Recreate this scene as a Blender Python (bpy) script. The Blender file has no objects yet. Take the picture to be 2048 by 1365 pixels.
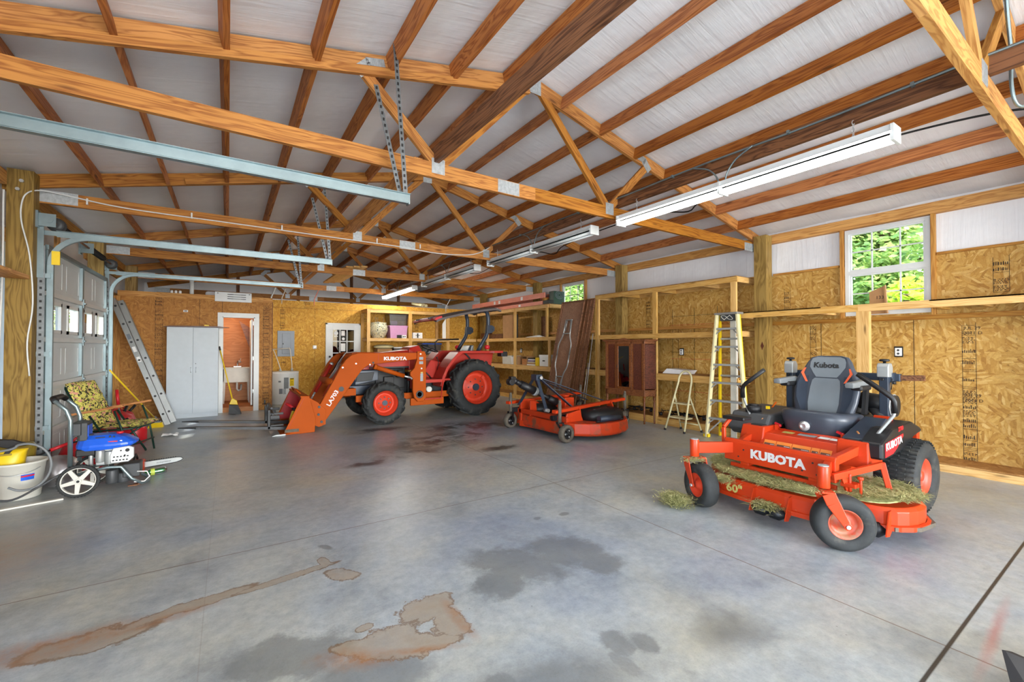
import bpy, math, random
from mathutils import Vector, Matrix, Euler
from math import pi, sin, cos, radians
rnd = random.Random(11)
scene = bpy.context.scene
C = scene.collection
# ---------------------------------------------------------------- camera
cam_d = bpy.data.cameras.new('camera'); cam = bpy.data.objects.new('camera', cam_d); C.objects.link(cam)
cam.location = (0, 0, 1.45)
cam.rotation_euler = (radians(90 + .816), 0, radians(-33.336))
cam_d.sensor_width = 36; cam_d.lens = 863.3 / 2048 * 36; cam_d.clip_start = .05; cam_d.clip_end = 200
scene.camera = cam
# ---------------------------------------------------------------- view, sky, lights
scene.view_settings.view_transform = 'Standard'; scene.view_settings.look = 'None'
scene.view_settings.exposure = 0.33; scene.view_settings.gamma = 1; scene.view_settings.use_curve_mapping = False
TUBE = 26.0; TUBE_FAR = 70.0        # fluorescent tubes
SKY = 1.2
world = bpy.data.worlds.new('sky'); scene.world = world; world.use_nodes = True
wn = world.node_tree.nodes; wl = world.node_tree.links
for n in list(wn): wn.remove(n)
wo = wn.new('ShaderNodeOutputWorld'); wb = wn.new('ShaderNodeBackground'); ws = wn.new('ShaderNodeTexSky')
try:
    ws.sky_type = 'NISHITA'; ws.sun_disc = False; ws.sun_elevation = radians(50); ws.sun_rotation = radians(160); ws.air_density = 1.0; ws.dust_density = 2.0
except Exception: pass
wb.inputs['Strength'].default_value = SKY
wl.new(ws.outputs[0], wb.inputs[0]); wl.new(wb.outputs[0], wo.inputs[0])
def arealight(name, loc, rot, sx, sy, power, col, portal=False, spread=180):
    d = bpy.data.lights.new(name, 'AREA'); d.shape = 'RECTANGLE'; d.size = sx; d.size_y = sy; d.energy = power; d.color = col
    d.spread = radians(spread)
    if portal: d.cycles.is_portal = True
    o = bpy.data.objects.new(name, d); C.objects.link(o); o.location = loc; o.rotation_euler = rot
    return o
# added area lamp outside the gable doorway, aimed up to brighten the roof
arealight('ceiling_fill_lamp', (2.7, -8.4, .1), (radians(140), 0, 0), 7, 2.6, 900, (1.0, .97, .92))
# area lamps standing in for daylight at unseen doorways; gable one added as fill
arealight('gable_daylight_fill', (2.7, -14, 2.6), (radians(-90), 0, pi), 9, 4.6, 2300, (.90, .95, 1.0))
arealight('daylight_side_doorway', (-2.4, -1.1, 1.2), (radians(90), 0, radians(-90)), 2.6, 2.3, 260, (.78, .88, 1.0))
sun_d = bpy.data.lights.new('sun', 'SUN'); sun_d.energy = 5.5; sun_d.angle = radians(2); sun_d.color = (1, .95, .85)
sun = bpy.data.objects.new('sun', sun_d); C.objects.link(sun); sun.rotation_euler = (radians(40), 0, radians(-50))
# ---------------------------------------------------------------- materials
def srgb(r, g, b):
    f = lambda c: (c / 255 / 12.92) if c / 255 <= .04045 else ((c / 255 + .055) / 1.055) ** 2.4
    return (f(r), f(g), f(b), 1)
class NT:
    def __init__(s, name):
        s.m = bpy.data.materials.new(name); s.m.use_nodes = True; s.t = s.m.node_tree
        s.b = s.t.nodes['Principled BSDF']; s.co = None
    def n(s, ty, **k):
        x = s.t.nodes.new('ShaderNode' + ty)
        for a, v in k.items():
            if a.startswith('i_'):
                key = a[2:]; key = int(key) if key.isdigit() else key
                x.inputs[key].default_value = v
            else: setattr(x, a, v)
        return x
    def l(s, a, b): s.t.links.new(a, b)
    def coord(s, kind='Object'):
        if s.co is None: s.co = s.n('TexCoord')
        return s.co.outputs[kind]
    def mapping(s, scale=(1, 1, 1), rot=(0, 0, 0), loc=(0, 0, 0), src=None):
        m = s.n('Mapping'); m.inputs['Scale'].default_value = scale; m.inputs['Rotation'].default_value = rot; m.inputs['Location'].default_value = loc
        s.l(src if src else s.coord(), m.inputs['Vector']); return m.outputs[0]
    def noise(s, vec, scale, detail=4, rough=.55, dist=0):
        x = s.n('TexNoise'); x.inputs['Scale'].default_value = scale; x.inputs['Detail'].default_value = detail
        x.inputs['Roughness'].default_value = rough; x.inputs['Distortion'].default_value = dist; s.l(vec, x.inputs['Vector']); return x.outputs[0]
    def ramp(s, fac, stops):
        r = s.n('ValToRGB'); e = r.color_ramp.elements
        while len(e) < len(stops): e.new(.5)
        for k, (p, c) in enumerate(stops): e[k].position = p; e[k].color = c if len(c) == 4 else (*c, 1)
        s.l(fac, r.inputs[0]); return r.outputs[0]
    def mix(s, fac, a, b, ty='MIX'):
        m = s.n('MixRGB', blend_type=ty)
        for i, v in ((0, fac), (1, a), (2, b)):
            if hasattr(v, 'links'): s.l(v, m.inputs[i])
            else: m.inputs[i].default_value = v
        return m.outputs[0]
    def math(s, op, a, b=0, clamp=False):
        m = s.n('Math', operation=op, use_clamp=clamp)
        for i, v in ((0, a), (1, b)):
            if hasattr(v, 'links'): s.l(v, m.inputs[i])
            else: m.inputs[i].default_value = v
        return m.outputs[0]
    def mr(s, v, a, b, c, d):
        m = s.n('MapRange'); s.l(v, m.inputs[0])
        for i, x in enumerate((a, b, c, d)): m.inputs[i + 1].default_value = x
        return m.outputs[0]
    def bump(s, h, strength=.3, dist=.01):
        b = s.n('Bump'); b.inputs['Strength'].default_value = strength; b.inputs['Distance'].default_value = dist
        s.l(h, b.inputs['Height']); s.l(b.outputs[0], s.b.inputs['Normal'])
    def col(s, c):
        if hasattr(c, 'links'): s.l(c, s.b.inputs['Base Color'])
        else: s.b.inputs['Base Color'].default_value = c
    def rough(s, r):
        if hasattr(r, 'links'): s.l(r, s.b.inputs['Roughness'])
        else: s.b.inputs['Roughness'].default_value = r
def plain(name, c, rough=.5, metal=0, var=.12, vs=9, bump=0, coat=0, dirt=None, spec=.5):
    t = NT(name); t.rough(rough); t.b.inputs['Specular IOR Level'].default_value = spec; t.b.inputs['Metallic'].default_value = metal
    if coat: t.b.inputs['Coat Weight'].default_value = coat; t.b.inputs['Coat Roughness'].default_value = .15
    nz = t.noise(t.coord(), vs, 5, .6)
    lo = tuple(x * (1 - var) for x in c[:3]) + (1,); hi = tuple(min(1, x * (1 + var)) for x in c[:3]) + (1,)
    col = t.ramp(nz, [(.3, lo), (.7, hi)])
    if dirt:
        d = t.noise(t.mapping(loc=(3, 1, 2)), dirt[1], 6, .7); f = t.ramp(d, [(dirt[2], (0, 0, 0, 1)), (dirt[2] + .12, (1, 1, 1, 1))])
        col = t.mix(t.math('MULTIPLY', f, dirt[3]), col, dirt[0])
    t.col(col)
    if bump: t.bump(t.noise(t.coord(), vs * 4, 4), bump, .005)
    return t.m
def emis(name, c, s):
    t = NT(name); t.b.inputs['Emission Color'].default_value = c; t.b.inputs['Emission Strength'].default_value = s; t.col(c); return t.m
def wood(name, light, dark, scale=1.0, rough=.6, knots=True, var=.25):
    t = NT(name); oi = t.n('ObjectInfo')
    off = t.n('VectorMath', operation='SCALE'); cx = t.n('CombineXYZ')
    for i in range(3): t.l(oi.outputs['Random'], cx.inputs[i])
    t.l(cx.outputs[0], off.inputs[0]); off.inputs['Scale'].default_value = 37
    ad = t.n('VectorMath', operation='ADD'); t.l(t.coord(), ad.inputs[0]); t.l(off.outputs[0], ad.inputs[1])
    v = t.mapping((.30 * scale, 8 * scale, 8 * scale), src=ad.outputs[0])
    warp = t.noise(t.mapping((.7, 2, 2), src=ad.outputs[0]), 1.6, 1)
    vv = t.n('VectorMath', operation='ADD'); t.l(v, vv.inputs[0]); w3 = t.n('CombineXYZ'); t.l(t.math('MULTIPLY', warp, 1.5), w3.inputs[1]); t.l(t.math('MULTIPLY', warp, 1.0), w3.inputs[2]); t.l(w3.outputs[0], vv.inputs[1])
    g = t.noise(vv.outputs[0], 1.7, 3, .5)
    rings = t.math('FRACT', t.math('MULTIPLY', g, 8)); rings = t.math('ABSOLUTE', t.math('SUBTRACT', rings, .5))
    fine = t.noise(t.mapping((2.5, 90, 90), src=ad.outputs[0]), 1.0, 2)
    f = t.math('ADD', t.math('MULTIPLY', rings, 1.15), t.math('MULTIPLY', t.math('SUBTRACT', fine, .5), .5))
    col = t.ramp(f, [(.0, dark), (.40, light)])
    if knots:
        vo = t.n('TexVoronoi'); t.l(t.mapping((1.6, 7, 7), src=ad.outputs[0]), vo.inputs['Vector']); vo.inputs['Scale'].default_value = 1
        k = t.ramp(vo.outputs['Distance'], [(.05, (1, 1, 1, 1)), (.13, (0, 0, 0, 1))])
        col = t.mix(t.math('MULTIPLY', k, .8), col, tuple(x * .3 for x in dark[:3]) + (1,))
    hsv = t.n('HueSaturation'); t.l(col, hsv.inputs['Color'])
    t.l(t.mr(oi.outputs['Random'], 0, 1, 1 - var, 1 + var * .6), hsv.inputs['Value']); t.l(t.mr(oi.outputs['Random'], 1, 0, .94, 1.06), hsv.inputs['Saturation'])
    blot = t.noise(t.mapping((.8, 2, 2), src=ad.outputs[0]), 2.2, 4); c2 = t.mix(1, hsv.outputs[0], t.ramp(blot, [(.3, (.82, .80, .78, 1)), (.7, (1, 1, 1, 1))]), 'MULTIPLY')
    t.col(c2); t.rough(rough); t.b.inputs['Specular IOR Level'].default_value = .3; t.bump(f, .12, .004)
    return t.m
def osb(name, cols, plane='yz', scale=1.0):
    t = NT(name)
    flat = {'yz': (1, 0, 0), 'xz': (0, 1, 0), 'xy': (0, 0, 1)}[plane]
    cc = t.coord(); src = []
    m = None; out = None
    pick = t.n('TexVoronoi'); t.l(t.mapping((7 * scale,) * 3), pick.inputs['Vector']); pick.inputs['Scale'].default_value = 1.0
    sep = t.n('SeparateColor'); t.l(pick.outputs['Color'], sep.inputs[0])
    layers = []
    for k, a in enumerate((8, 52, 96, 139)):
        rot = [0, 0, 0]; ax = {'yz': 0, 'xz': 1, 'xy': 2}[plane]; rot[ax] = radians(a)
        # rotate first, then stretch
        mp1 = t.mapping((1, 1, 1), rot=tuple(rot)); sc = [34 * scale] * 3; sc[{'yz': 1, 'xz': 0, 'xy': 0}[plane]] = 9 * scale
        mp2 = t.mapping(tuple(sc), src=mp1, loc=(k * 3.7, k * 5.1, k * 2.3))
        wv = t.n('VectorMath', operation='ADD'); t.l(mp2, wv.inputs[0])
        vo = t.n('TexVoronoi'); t.l(mp2, vo.inputs['Vector']); vo.inputs['Scale'].default_value = 1
        s = t.n('SeparateColor'); t.l(vo.outputs['Color'], s.inputs[0]); layers.append((s.outputs[0], vo.outputs['Distance']))
    def choose(idx):
        a = layers[0][idx]
        for k in (1, 2, 3):
            f = t.math('GREATER_THAN', sep.outputs[0], k * .25)
            mx = t.n('MixRGB'); t.l(f, mx.inputs[0]); t.l(a, mx.inputs[1]); t.l(layers[k][idx], mx.inputs[2]); a = mx.outputs[0]
        return a
    val = choose(0); dist = choose(1)
    col = t.ramp(val, [(i / (len(cols) - 1), c) for i, c in enumerate(cols)])
    fine = t.noise(t.mapping((60 * scale, 60 * scale, 60 * scale)), 1, 3)
    col = t.mix(1, col, t.ramp(fine, [(.3, (.86, .84, .8, 1)), (.65, (1.0, 1.0, 1.0, 1))]), 'MULTIPLY')
    edge = t.ramp(dist, [(.5, (1, 1, 1, 1)), (.85, (.88, .82, .74, 1))]); col = t.mix(1, col, edge, 'MULTIPLY')
    dk = t.noise(t.mapping((22 * scale, 22 * scale, 22 * scale), loc=(4, 4, 4)), 1, 2); col = t.mix(t.ramp(dk, [(.66, (0, 0, 0, 1)), (.74, (.75, .75, .75, 1))]), col, tuple(x * .5 for x in cols[0][:3]) + (1,))
    t.col(col); t.rough(.62); t.b.inputs['Specular IOR Level'].default_value = .3; t.bump(val, .25, .003)
    return t.m
M = {}
M['framing'] = wood('framing lumber', srgb(214, 158, 84), srgb(178, 118, 54))
M['truss'] = wood('truss lumber', srgb(192, 130, 60), srgb(150, 90, 36))
M['purlin'] = wood('purlin lumber', srgb(192, 120, 62), srgb(146, 80, 36))
M['pine'] = wood('pine shelf lumber', srgb(226, 182, 112), srgb(206, 156, 84), rough=.6, var=.1)
M['treated'] = wood('pressure treated post', srgb(170, 140, 78), srgb(132, 104, 52), .7)
M['brown_board'] = wood('weathered brown board', srgb(136, 92, 62), srgb(84, 52, 34))
M['osb_y'] = osb('osb sheathing', [srgb(164, 118, 52), srgb(192, 148, 74), srgb(206, 166, 92), srgb(182, 136, 62), srgb(216, 180, 112)], 'yz', 1.25)
M['osb_x'] = osb('osb partition', [srgb(186, 132, 42), srgb(208, 154, 54), srgb(220, 172, 72), srgb(198, 142, 48), srgb(226, 182, 86)], 'xz', 1.25)
M['osb_dark'] = osb('aged osb partition', [srgb(156, 102, 44), srgb(178, 122, 56), srgb(190, 134, 64), srgb(168, 112, 50), srgb(196, 142, 72)], 'xz', 1.25)
M['deck'] = osb('shelf decking', [srgb(142, 96, 48), srgb(172, 124, 68), srgb(186, 140, 84), srgb(160, 112, 60)], 'xy')
def vinyl():
    t = NT('white vinyl insulation'); v = t.coord()
    big = t.noise(t.mapping((.5, .8, .5)), 2, 3); col = t.ramp(big, [(.3, srgb(226, 226, 229)), (.7, srgb(238, 238, 240))]); t.col(col)
    w1 = t.noise(t.mapping((.6, 9, .6)), 2.2, 5, .6, .4); w2 = t.noise(t.mapping((1, 1, 1)), 3, 2)
    t.bump(t.math('ADD', t.math('MULTIPLY', w1, .5), w2), .35, .04); t.rough(.36); t.b.inputs['Specular IOR Level'].default_value = .4
    return t.m
M['vinyl'] = vinyl()
def concrete():
    t = NT('stained concrete'); v = t.coord()
    sp = t.n('SeparateXYZ'); t.l(v, sp.inputs[0]); X, Y = sp.outputs[0], sp.outputs[1]
    big = t.noise(v, .55, 6, .62, .4); mid = t.noise(v, 2.4, 8, .64, .4); fin = t.noise(v, 16, 6, .7); grit = t.noise(v, 95, 3, .6)
    col = t.ramp(big, [(.32, srgb(142, 153, 168)), (.46, srgb(164, 171, 174)), (.56, srgb(170, 172, 166)), (.7, srgb(172, 168, 148))])
    col = t.mix(1, col, t.ramp(mid, [(.30, (.70, .72, .75, 1)), (.48, (.94, .95, .96, 1)), (.68, (1.12, 1.10, 1.06, 1))]), 'MULTIPLY')
    col = t.mix(1, col, t.ramp(fin, [(.32, (.80, .81, .82, 1)), (.62, (1.07, 1.07, 1.06, 1))]), 'MULTIPLY')
    col = t.mix(1, col, t.ramp(grit, [(.28, (.88, .88, .88, 1)), (.5, (1, 1, 1, 1))]), 'MULTIPLY')
    wx = t.math('MULTIPLY', t.math('SUBTRACT', t.noise(v, 6.0, 9, .74), .5), 1.5); wy = t.math('MULTIPLY', t.math('SUBTRACT', t.noise(t.mapping(loc=(9, 4, 0)), 6.0, 9, .74), .5), 1.5)
    def blob(cx, cy, rx, ry, ang=0, warp=.35, soft=.2):
        warp = min(warp, 1.7 * min(rx, ry))
        dx = t.math('SUBTRACT', t.math('ADD', X, t.math('MULTIPLY', wx, warp)), cx); dy = t.math('SUBTRACT', t.math('ADD', Y, t.math('MULTIPLY', wy, warp)), cy)
        c, s = cos(radians(ang)), sin(radians(ang))
        u = t.math('DIVIDE', t.math('ADD', t.math('MULTIPLY', dx, c), t.math('MULTIPLY', dy, s)), rx)
        w = t.math('DIVIDE', t.math('SUBTRACT', t.math('MULTIPLY', dy, c), t.math('MULTIPLY', dx, s)), ry)
        d = t.math('SQRT', t.math('ADD', t.math('MULTIPLY', u, u), t.math('MULTIPLY', w, w)))
        return t.mr(d, 1 - soft, 1 + soft, 1, 0)
    def union(bs):
        a = bs[0]
        for b in bs[1:]: a = t.math('MAXIMUM', a, b)
        return a
    dark = union([blob(*b) for b in DARK]); brown = union([blob(*b) for b in BROWN]); rust = union([blob(*b) for b in RUST]); oil = union([blob(*b) for b in OIL])
    tex = t.mr(fin, .3, .7, .55, 1.0)
    col = t.mix(t.math('MULTIPLY', t.math('MULTIPLY', dark, tex), .72), col, srgb(88, 90, 90))
    col = t.mix(t.math('MULTIPLY', t.math('MULTIPLY', oil, t.mr(mid, .44, .54, .05, 1)), .85), col, srgb(34, 33, 33))
    rim = t.math('MULTIPLY', t.math('MULTIPLY', brown, t.math('SUBTRACT', 1, brown)), 4)
    col = t.mix(t.math('MULTIPLY', brown, t.mr(mid, .3, .65, .35, .85)), col, srgb(150, 133, 110))
    col = t.mix(t.math('MULTIPLY', rim, .75), col, srgb(110, 84, 58))
    col = t.mix(t.math('MULTIPLY', rust, t.mr(fin, .35, .65, .2, .8)), col, srgb(150, 104, 66))
    def line(coord, pos, w, c, a, lo=None, hi=None, other=None):
        nonlocal col
        d = t.math('ABSOLUTE', t.math('SUBTRACT', coord, pos)); f = t.mr(d, w * .5, w, a, 0)
        col = t.mix(f, col, c)
    line(X, 2.92, .006, srgb(104, 84, 66), .8); line(Y, .603, .011, srgb(40, 34, 30), .95); line(Y, 3.62, .006, srgb(96, 72, 60), .8)
    line(Y, 6.68, .005, srgb(110, 96, 80), .6); line(Y, 9.75, .005, srgb(100, 90, 78), .6); line(X, -.1, .0035, srgb(120, 104, 92), .25)
    red = blob(3.25, .50, .35, .018, 3, .12, .8); col = t.mix(t.math('MULTIPLY', red, .5), col, srgb(170, 84, 72))
    spk = t.n('TexVoronoi'); t.l(v, spk.inputs['Vector']); spk.inputs['Scale'].default_value = 8
    sf = t.math('MULTIPLY', t.ramp(spk.outputs['Distance'], [(.02, (1, 1, 1, 1)), (.05, (0, 0, 0, 1))]), t.math('GREATER_THAN', mid, .53))
    col = t.mix(t.math('MULTIPLY', sf, .6), col, srgb(96, 92, 84))
    t.col(col)
    t.rough(t.mr(t.math('ADD', mid, t.math('MULTIPLY', t.math('SUBTRACT', fin, .5), .5)), .3, .7, .30, .37)); t.b.inputs['Specular IOR Level'].default_value = .5
    t.bump(t.math('ADD', t.math('MULTIPLY', fin, .6), t.math('MULTIPLY', mid, 1.2)), .22, .012)
    return t.m
DARK = [(2.02, 2.38, 0.26, 0.22, -55), (2.1, 2.1, 0.16, 0.12, 0), (1.62, 2.42, 0.34, 0.2, -50), (1.42, 2.28, 0.18, 0.15, 20), (1.6, 1.5, 0.07, 0.1, 0), (1.72, 1.43, 0.06, 0.07, 0), (1.53, 1.38, 0.05, 0.09, 0), (0.6, 3.37, 0.06, 0.025, -60), (0.25, 2.28, 0.3, 0.16, -15), (0.55, 1.95, 0.25, 0.12, -25), (1.25, 1.45, 0.35, 0.14, -20, 0.4, 0.5), (2.15, 1.25, 0.2, 0.12, 0, 0.4, 0.6), (1.0, 1.6, 0.09, 0.06, 0), (2.45, 2.9, 0.05, 0.03, 0), (2.2, 2.95, 0.04, 0.03, 0)]
BROWN = [(0.7, 2.1, 0.22, 0.12, -25, 0.3, 0.09), (0.93, 2.28, 0.17, 0.11, 10, 0.25, 0.09), (1.0, 2.09, 0.09, 0.13, 0, 0.2, 0.09), (0.53, 2.17, 0.13, 0.06, -30, 0.2, 0.1), (0.86, 1.99, 0.13, 0.05, -20, 0.2, 0.1), (0.6, 2.3, 0.05, 0.03, 0, 0.1, 0.1), (-0.15, 3.03, 0.3, 0.055, 10, 0.28, 0.12), (0.33, 3.06, 0.3, 0.035, 8, 0.22, 0.12), (-0.55, 2.93, 0.25, 0.09, -5, 0.3, 0.15), (0.62, 2.92, 0.12, 0.06, -50, 0.3, 0.12), (0.55, 3.14, 0.035, 0.08, 0, 0.1, 0.1)]
RUST = [(-0.72, 2.99, 0.35, 0.09, -3, 0.3, 0.6), (-0.3, 2.95, 0.22, 0.035, 5, 0.2, 0.6), (0.5, 2.1, 0.15, 0.06, -30, 0.2, 0.6), (0.75, 2.0, 0.2, 0.02, -25, 0.1, 0.6), (-1.6, 4.4, 0.5, 0.5, 0, 0.3, 0.7), (1.04, 2.1, 0.03, 0.16, 0, 0.1, 0.6)]
OIL = [(2.9, 6.3, 1.0, 0.45, 15, 0.3, 0.5), (3.7, 7.1, 0.9, 0.4, 0, 0.3, 0.5), (2.1, 5.7, 0.45, 0.2, 0, 0.3, 0.5), (1.5, 5.5, 0.3, 0.12, 0, 0.3, 0.4), (2.2, 7.6, 0.5, 0.2, 0, 0.3, 0.5), (3.3, 5.3, 0.3, 0.12, 0, 0.3, 0.5)]
M['concrete'] = concrete()
K = plain
M['galv'] = K('galvanized steel', srgb(132, 148, 152), .38, .75, .14, 5)
M['galv_dark'] = K('punched galvanized angle', srgb(120, 124, 126), .45, .7, .2, 14)
M['plate'] = K('truss plate', srgb(176, 180, 182), .5, .5, .2, 30)
M['white'] = K('white paint', srgb(214, 217, 216), .4, 0, .03)
M['doorwhite'] = K('white door steel', srgb(206, 212, 214), .42, 0, .05, 2)
M['cabwhite'] = K('white laminate', srgb(186, 195, 202), .45, 0, .03)
M['black'] = K('black plastic', srgb(18, 18, 20), .5, 0, .2)
M['blackm'] = K('black painted steel', srgb(18, 20, 24), .45, .1, .2)
M['rubber'] = K('tyre rubber', srgb(38, 40, 40), .75, 0, .3, 14, .2, dirt=(srgb(92, 88, 76), 5, .55, .45))
M['rubber_brown'] = K('dusty caster rubber', srgb(96, 88, 76), .8, 0, .2, 14, .2, dirt=(srgb(60, 56, 50), 9, .5, .6))
M['orange'] = K('orange paint', srgb(190, 56, 18), .4, 0, .05, 3, spec=.3, coat=.12, dirt=(srgb(150, 70, 44), 7, .62, .5))
M['orange_loader'] = K('loader orange paint', srgb(172, 76, 16), .6, 0, .06, 3, dirt=(srgb(140, 72, 30), 6, .62, .4), spec=.12)
M['red'] = K('tractor red paint', srgb(172, 44, 32), .42, 0, .06, 3, spec=.3, coat=.08, dirt=(srgb(200, 100, 80), 5, .64, .3))
M['hogpaint'] = K('scuffed orange deck paint', srgb(196, 60, 22), .45, 0, .06, 3, spec=.3, dirt=(srgb(112, 80, 58), 4.5, .5, .85))
M['canopy'] = K('weathered canopy plastic', srgb(92, 84, 82), .6, 0, .12, 5)
M['redpure'] = K('red plastic', srgb(196, 28, 38), .4, 0, .08)
M['rim'] = K('orange wheel rim', srgb(204, 62, 34), .45, 0, .06, 6, dirt=(srgb(150, 70, 50), 9, .6, .5))
M['rim_dirty'] = K('dusty orange rim', srgb(178, 66, 36), .5, 0, .1, 6, dirt=(srgb(140, 104, 76), 8, .48, .8))
M['navy'] = K('charcoal blue steel', srgb(46, 56, 70), .38, .1, .1)
M['grey'] = K('grey plastic', srgb(112, 116, 118), .5, 0, .08)
M['greydark'] = K('dark grey plastic', srgb(62, 64, 66), .5, 0, .12)
M['seat_grey'] = K('grey vinyl seat', srgb(108, 116, 122), .42, 0, .06, 5)
M['seat_dark'] = K('charcoal vinyl seat', srgb(58, 64, 74), .36, 0, .08, 5)
M['seat_orange'] = K('orange piping', srgb(216, 92, 52), .45)
M['chrome'] = K('bright steel', srgb(196, 198, 198), .38, .6, .06)
M['alu'] = K('aluminium', srgb(170, 173, 172), .38, .7, .08, 6)
M['alu_dull'] = K('dull aluminium rungs', srgb(160, 163, 162), .5, .5, .1, 6)
M['yellow'] = K('yellow plastic', srgb(232, 196, 26), .42, 0, .06)
M['mustard'] = K('mustard plastic', srgb(150, 128, 40), .45, 0, .2, 4)
M['fibre'] = K('cream fibreglass', srgb(208, 198, 154), .5, 0, .08, 5)
M['blue'] = K('blue plastic', srgb(32, 92, 208), .32, 0, .05)
M['paper'] = K('white paper', srgb(238, 238, 236), .8, 0, .05)
M['cardboard'] = K('cardboard', srgb(176, 132, 88), .8, 0, .08)
M['label'] = K('silver lettering', srgb(214, 214, 212), .4)
M['ink'] = K('black ink', srgb(44, 30, 18), .8, 0, .3, 30)
M['tagink'] = K('dark print', srgb(34, 34, 34), .7)
M['mahog'] = wood('mahogany', srgb(128, 76, 40), srgb(92, 50, 26), 1.0, .38, False, .1)
M['mahog2'] = wood('dark mahogany panel', srgb(94, 46, 28), srgb(66, 30, 18), 1.0, .32, False, .1)
M['tablewood'] = wood('brown hardboard', srgb(150, 104, 74), srgb(130, 88, 60), .5, .5, False, .05)
M['warmply'] = wood('orange stained plywood', srgb(196, 128, 70), srgb(180, 112, 56), .35, .5, False, .05)
M['whitewood'] = K('white painted board', srgb(208, 206, 196), .55, 0, .05)
M['pink'] = K('pink plastic', srgb(204, 150, 190), .4, 0, .05)
M['green'] = K('dark green metal', srgb(22, 54, 44), .4, .2, .1)
M['purple'] = K('purple paper', srgb(140, 120, 150), .6)
M['ladder_orange'] = K('orange fibreglass rail', srgb(228, 142, 120), .5, 0, .06)
M['warn'] = K('warning decal', srgb(96, 62, 52), .5, 0, .35, 60)
M['warnorange'] = K('orange decal border', srgb(236, 138, 52), .5)
M['decalgrey'] = K('grey decal', srgb(150, 156, 158), .5, 0, .35, 60)
M['decalyel'] = K('yellow decal', srgb(190, 172, 96), .5, 0, .3, 60)
M['panelgrey'] = K('grey breaker panel', srgb(116, 124, 134), .45, .1, .03)
M['armwood'] = wood('varnished armrest', srgb(214, 150, 96), srgb(176, 110, 64), 1, .4, False)
def glassmat(name, c=(1, 1, 1, 1), rough=0.0, alpha=.25):
    t = NT(name); gl = t.n('BsdfGlossy'); tr = t.n('BsdfTransparent'); fr = t.n('Fresnel'); mx = t.n('MixShader')
    gl.inputs['Roughness'].default_value = rough; tr.inputs[0].default_value = c; fr.inputs[0].default_value = 1.5
    t.l(t.math('ADD', fr.outputs[0], alpha * .1, True), mx.inputs[0]); t.l(tr.outputs[0], mx.inputs[1]); t.l(gl.outputs[0], mx.inputs[2])
    t.l(mx.outputs[0], t.t.nodes['Material Output'].inputs[0]); return t.m
M['glass'] = glassmat('window glass')
M['darkglass'] = glassmat('cabinet glass', (.10, .11, .13, 1))
M['clearplastic'] = glassmat('clear plastic', (.72, .74, .80, 1), .2, 2.5)
M['bottlegreen'] = glassmat('green bottle plastic', (.18, .85, .42, 1), .1, 1.5)
M['bag'] = glassmat('cloudy plastic bag', (.86, .82, .84, 1), .35, 4.0)
def leafmat(name, a, b, c):
    t = NT(name); oi = t.n('ObjectInfo'); nz = t.noise(t.coord(), 3.1, 3); col = t.ramp(nz, [(.35, a), (.5, b), (.66, c)]); t.col(col); t.rough(.5)
    df = t.n('BsdfTranslucent'); t.l(col, df.inputs[0]); mx = t.n('MixShader'); mx.inputs[0].default_value = .45
    t.l(t.b.outputs[0], mx.inputs[1]); t.l(df.outputs[0], mx.inputs[2]); t.l(mx.outputs[0], t.t.nodes['Material Output'].inputs[0]); return t.m
M['leaf'] = leafmat('green leaves', srgb(112, 150, 78), srgb(158, 190, 100), srgb(214, 226, 140))
M['leaf2'] = leafmat('bright leaves', srgb(170, 205, 50), srgb(200, 226, 60), srgb(226, 240, 110))
M['bark'] = K('bark', srgb(84, 70, 56), .9, 0, .3, 6, .4)
M['earth'] = K('forest ground', srgb(86, 92, 52), .9, 0, .3, 3)
def clip():
    t = NT('dried grass clippings'); nz = t.noise(t.coord(), 26, 3); t.col(t.ramp(nz, [(.3, srgb(126, 130, 76)), (.5, srgb(172, 172, 112)), (.7, srgb(206, 200, 148))])); t.rough(.85); return t.m
M['clip'] = clip()
def floral():
    t = NT('floral cushion fabric'); v = t.coord(); a = t.noise(v, 17, 3, .5, 1.2); b = t.noise(t.mapping(loc=(5, 2, 1)), 14, 2, .5, 1); c = t.noise(t.mapping(loc=(1, 7, 3)), 20, 2)
    col = t.ramp(a, [(.42, srgb(36, 34, 26)), (.47, srgb(222, 214, 96)), (.58, srgb(236, 226, 130)), (.62, srgb(52, 52, 34))])
    col = t.mix(t.ramp(b, [(.58, (0, 0, 0, 1)), (.61, (1, 1, 1, 1))]), col, srgb(226, 160, 140)); col = t.mix(t.ramp(c, [(.64, (0, 0, 0, 1)), (.66, (1, 1, 1, 1))]), col, srgb(30, 30, 26)); t.col(col); t.rough(.8); return t.m
M['floral'] = floral()
def vasemat():
    t = NT('painted ceramic'); a = t.noise(t.coord(), 22, 3, .5, 1.5); b = t.noise(t.mapping(loc=(3, 3, 3)), 15, 2)
    col = t.ramp(a, [(.4, srgb(66, 72, 48)), (.44, srgb(216, 214, 188)), (.56, srgb(224, 220, 198)), (.6, srgb(190, 180, 110))]); t.col(col); t.rough(.25); return t.m
M['vase'] = vasemat()
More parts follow.
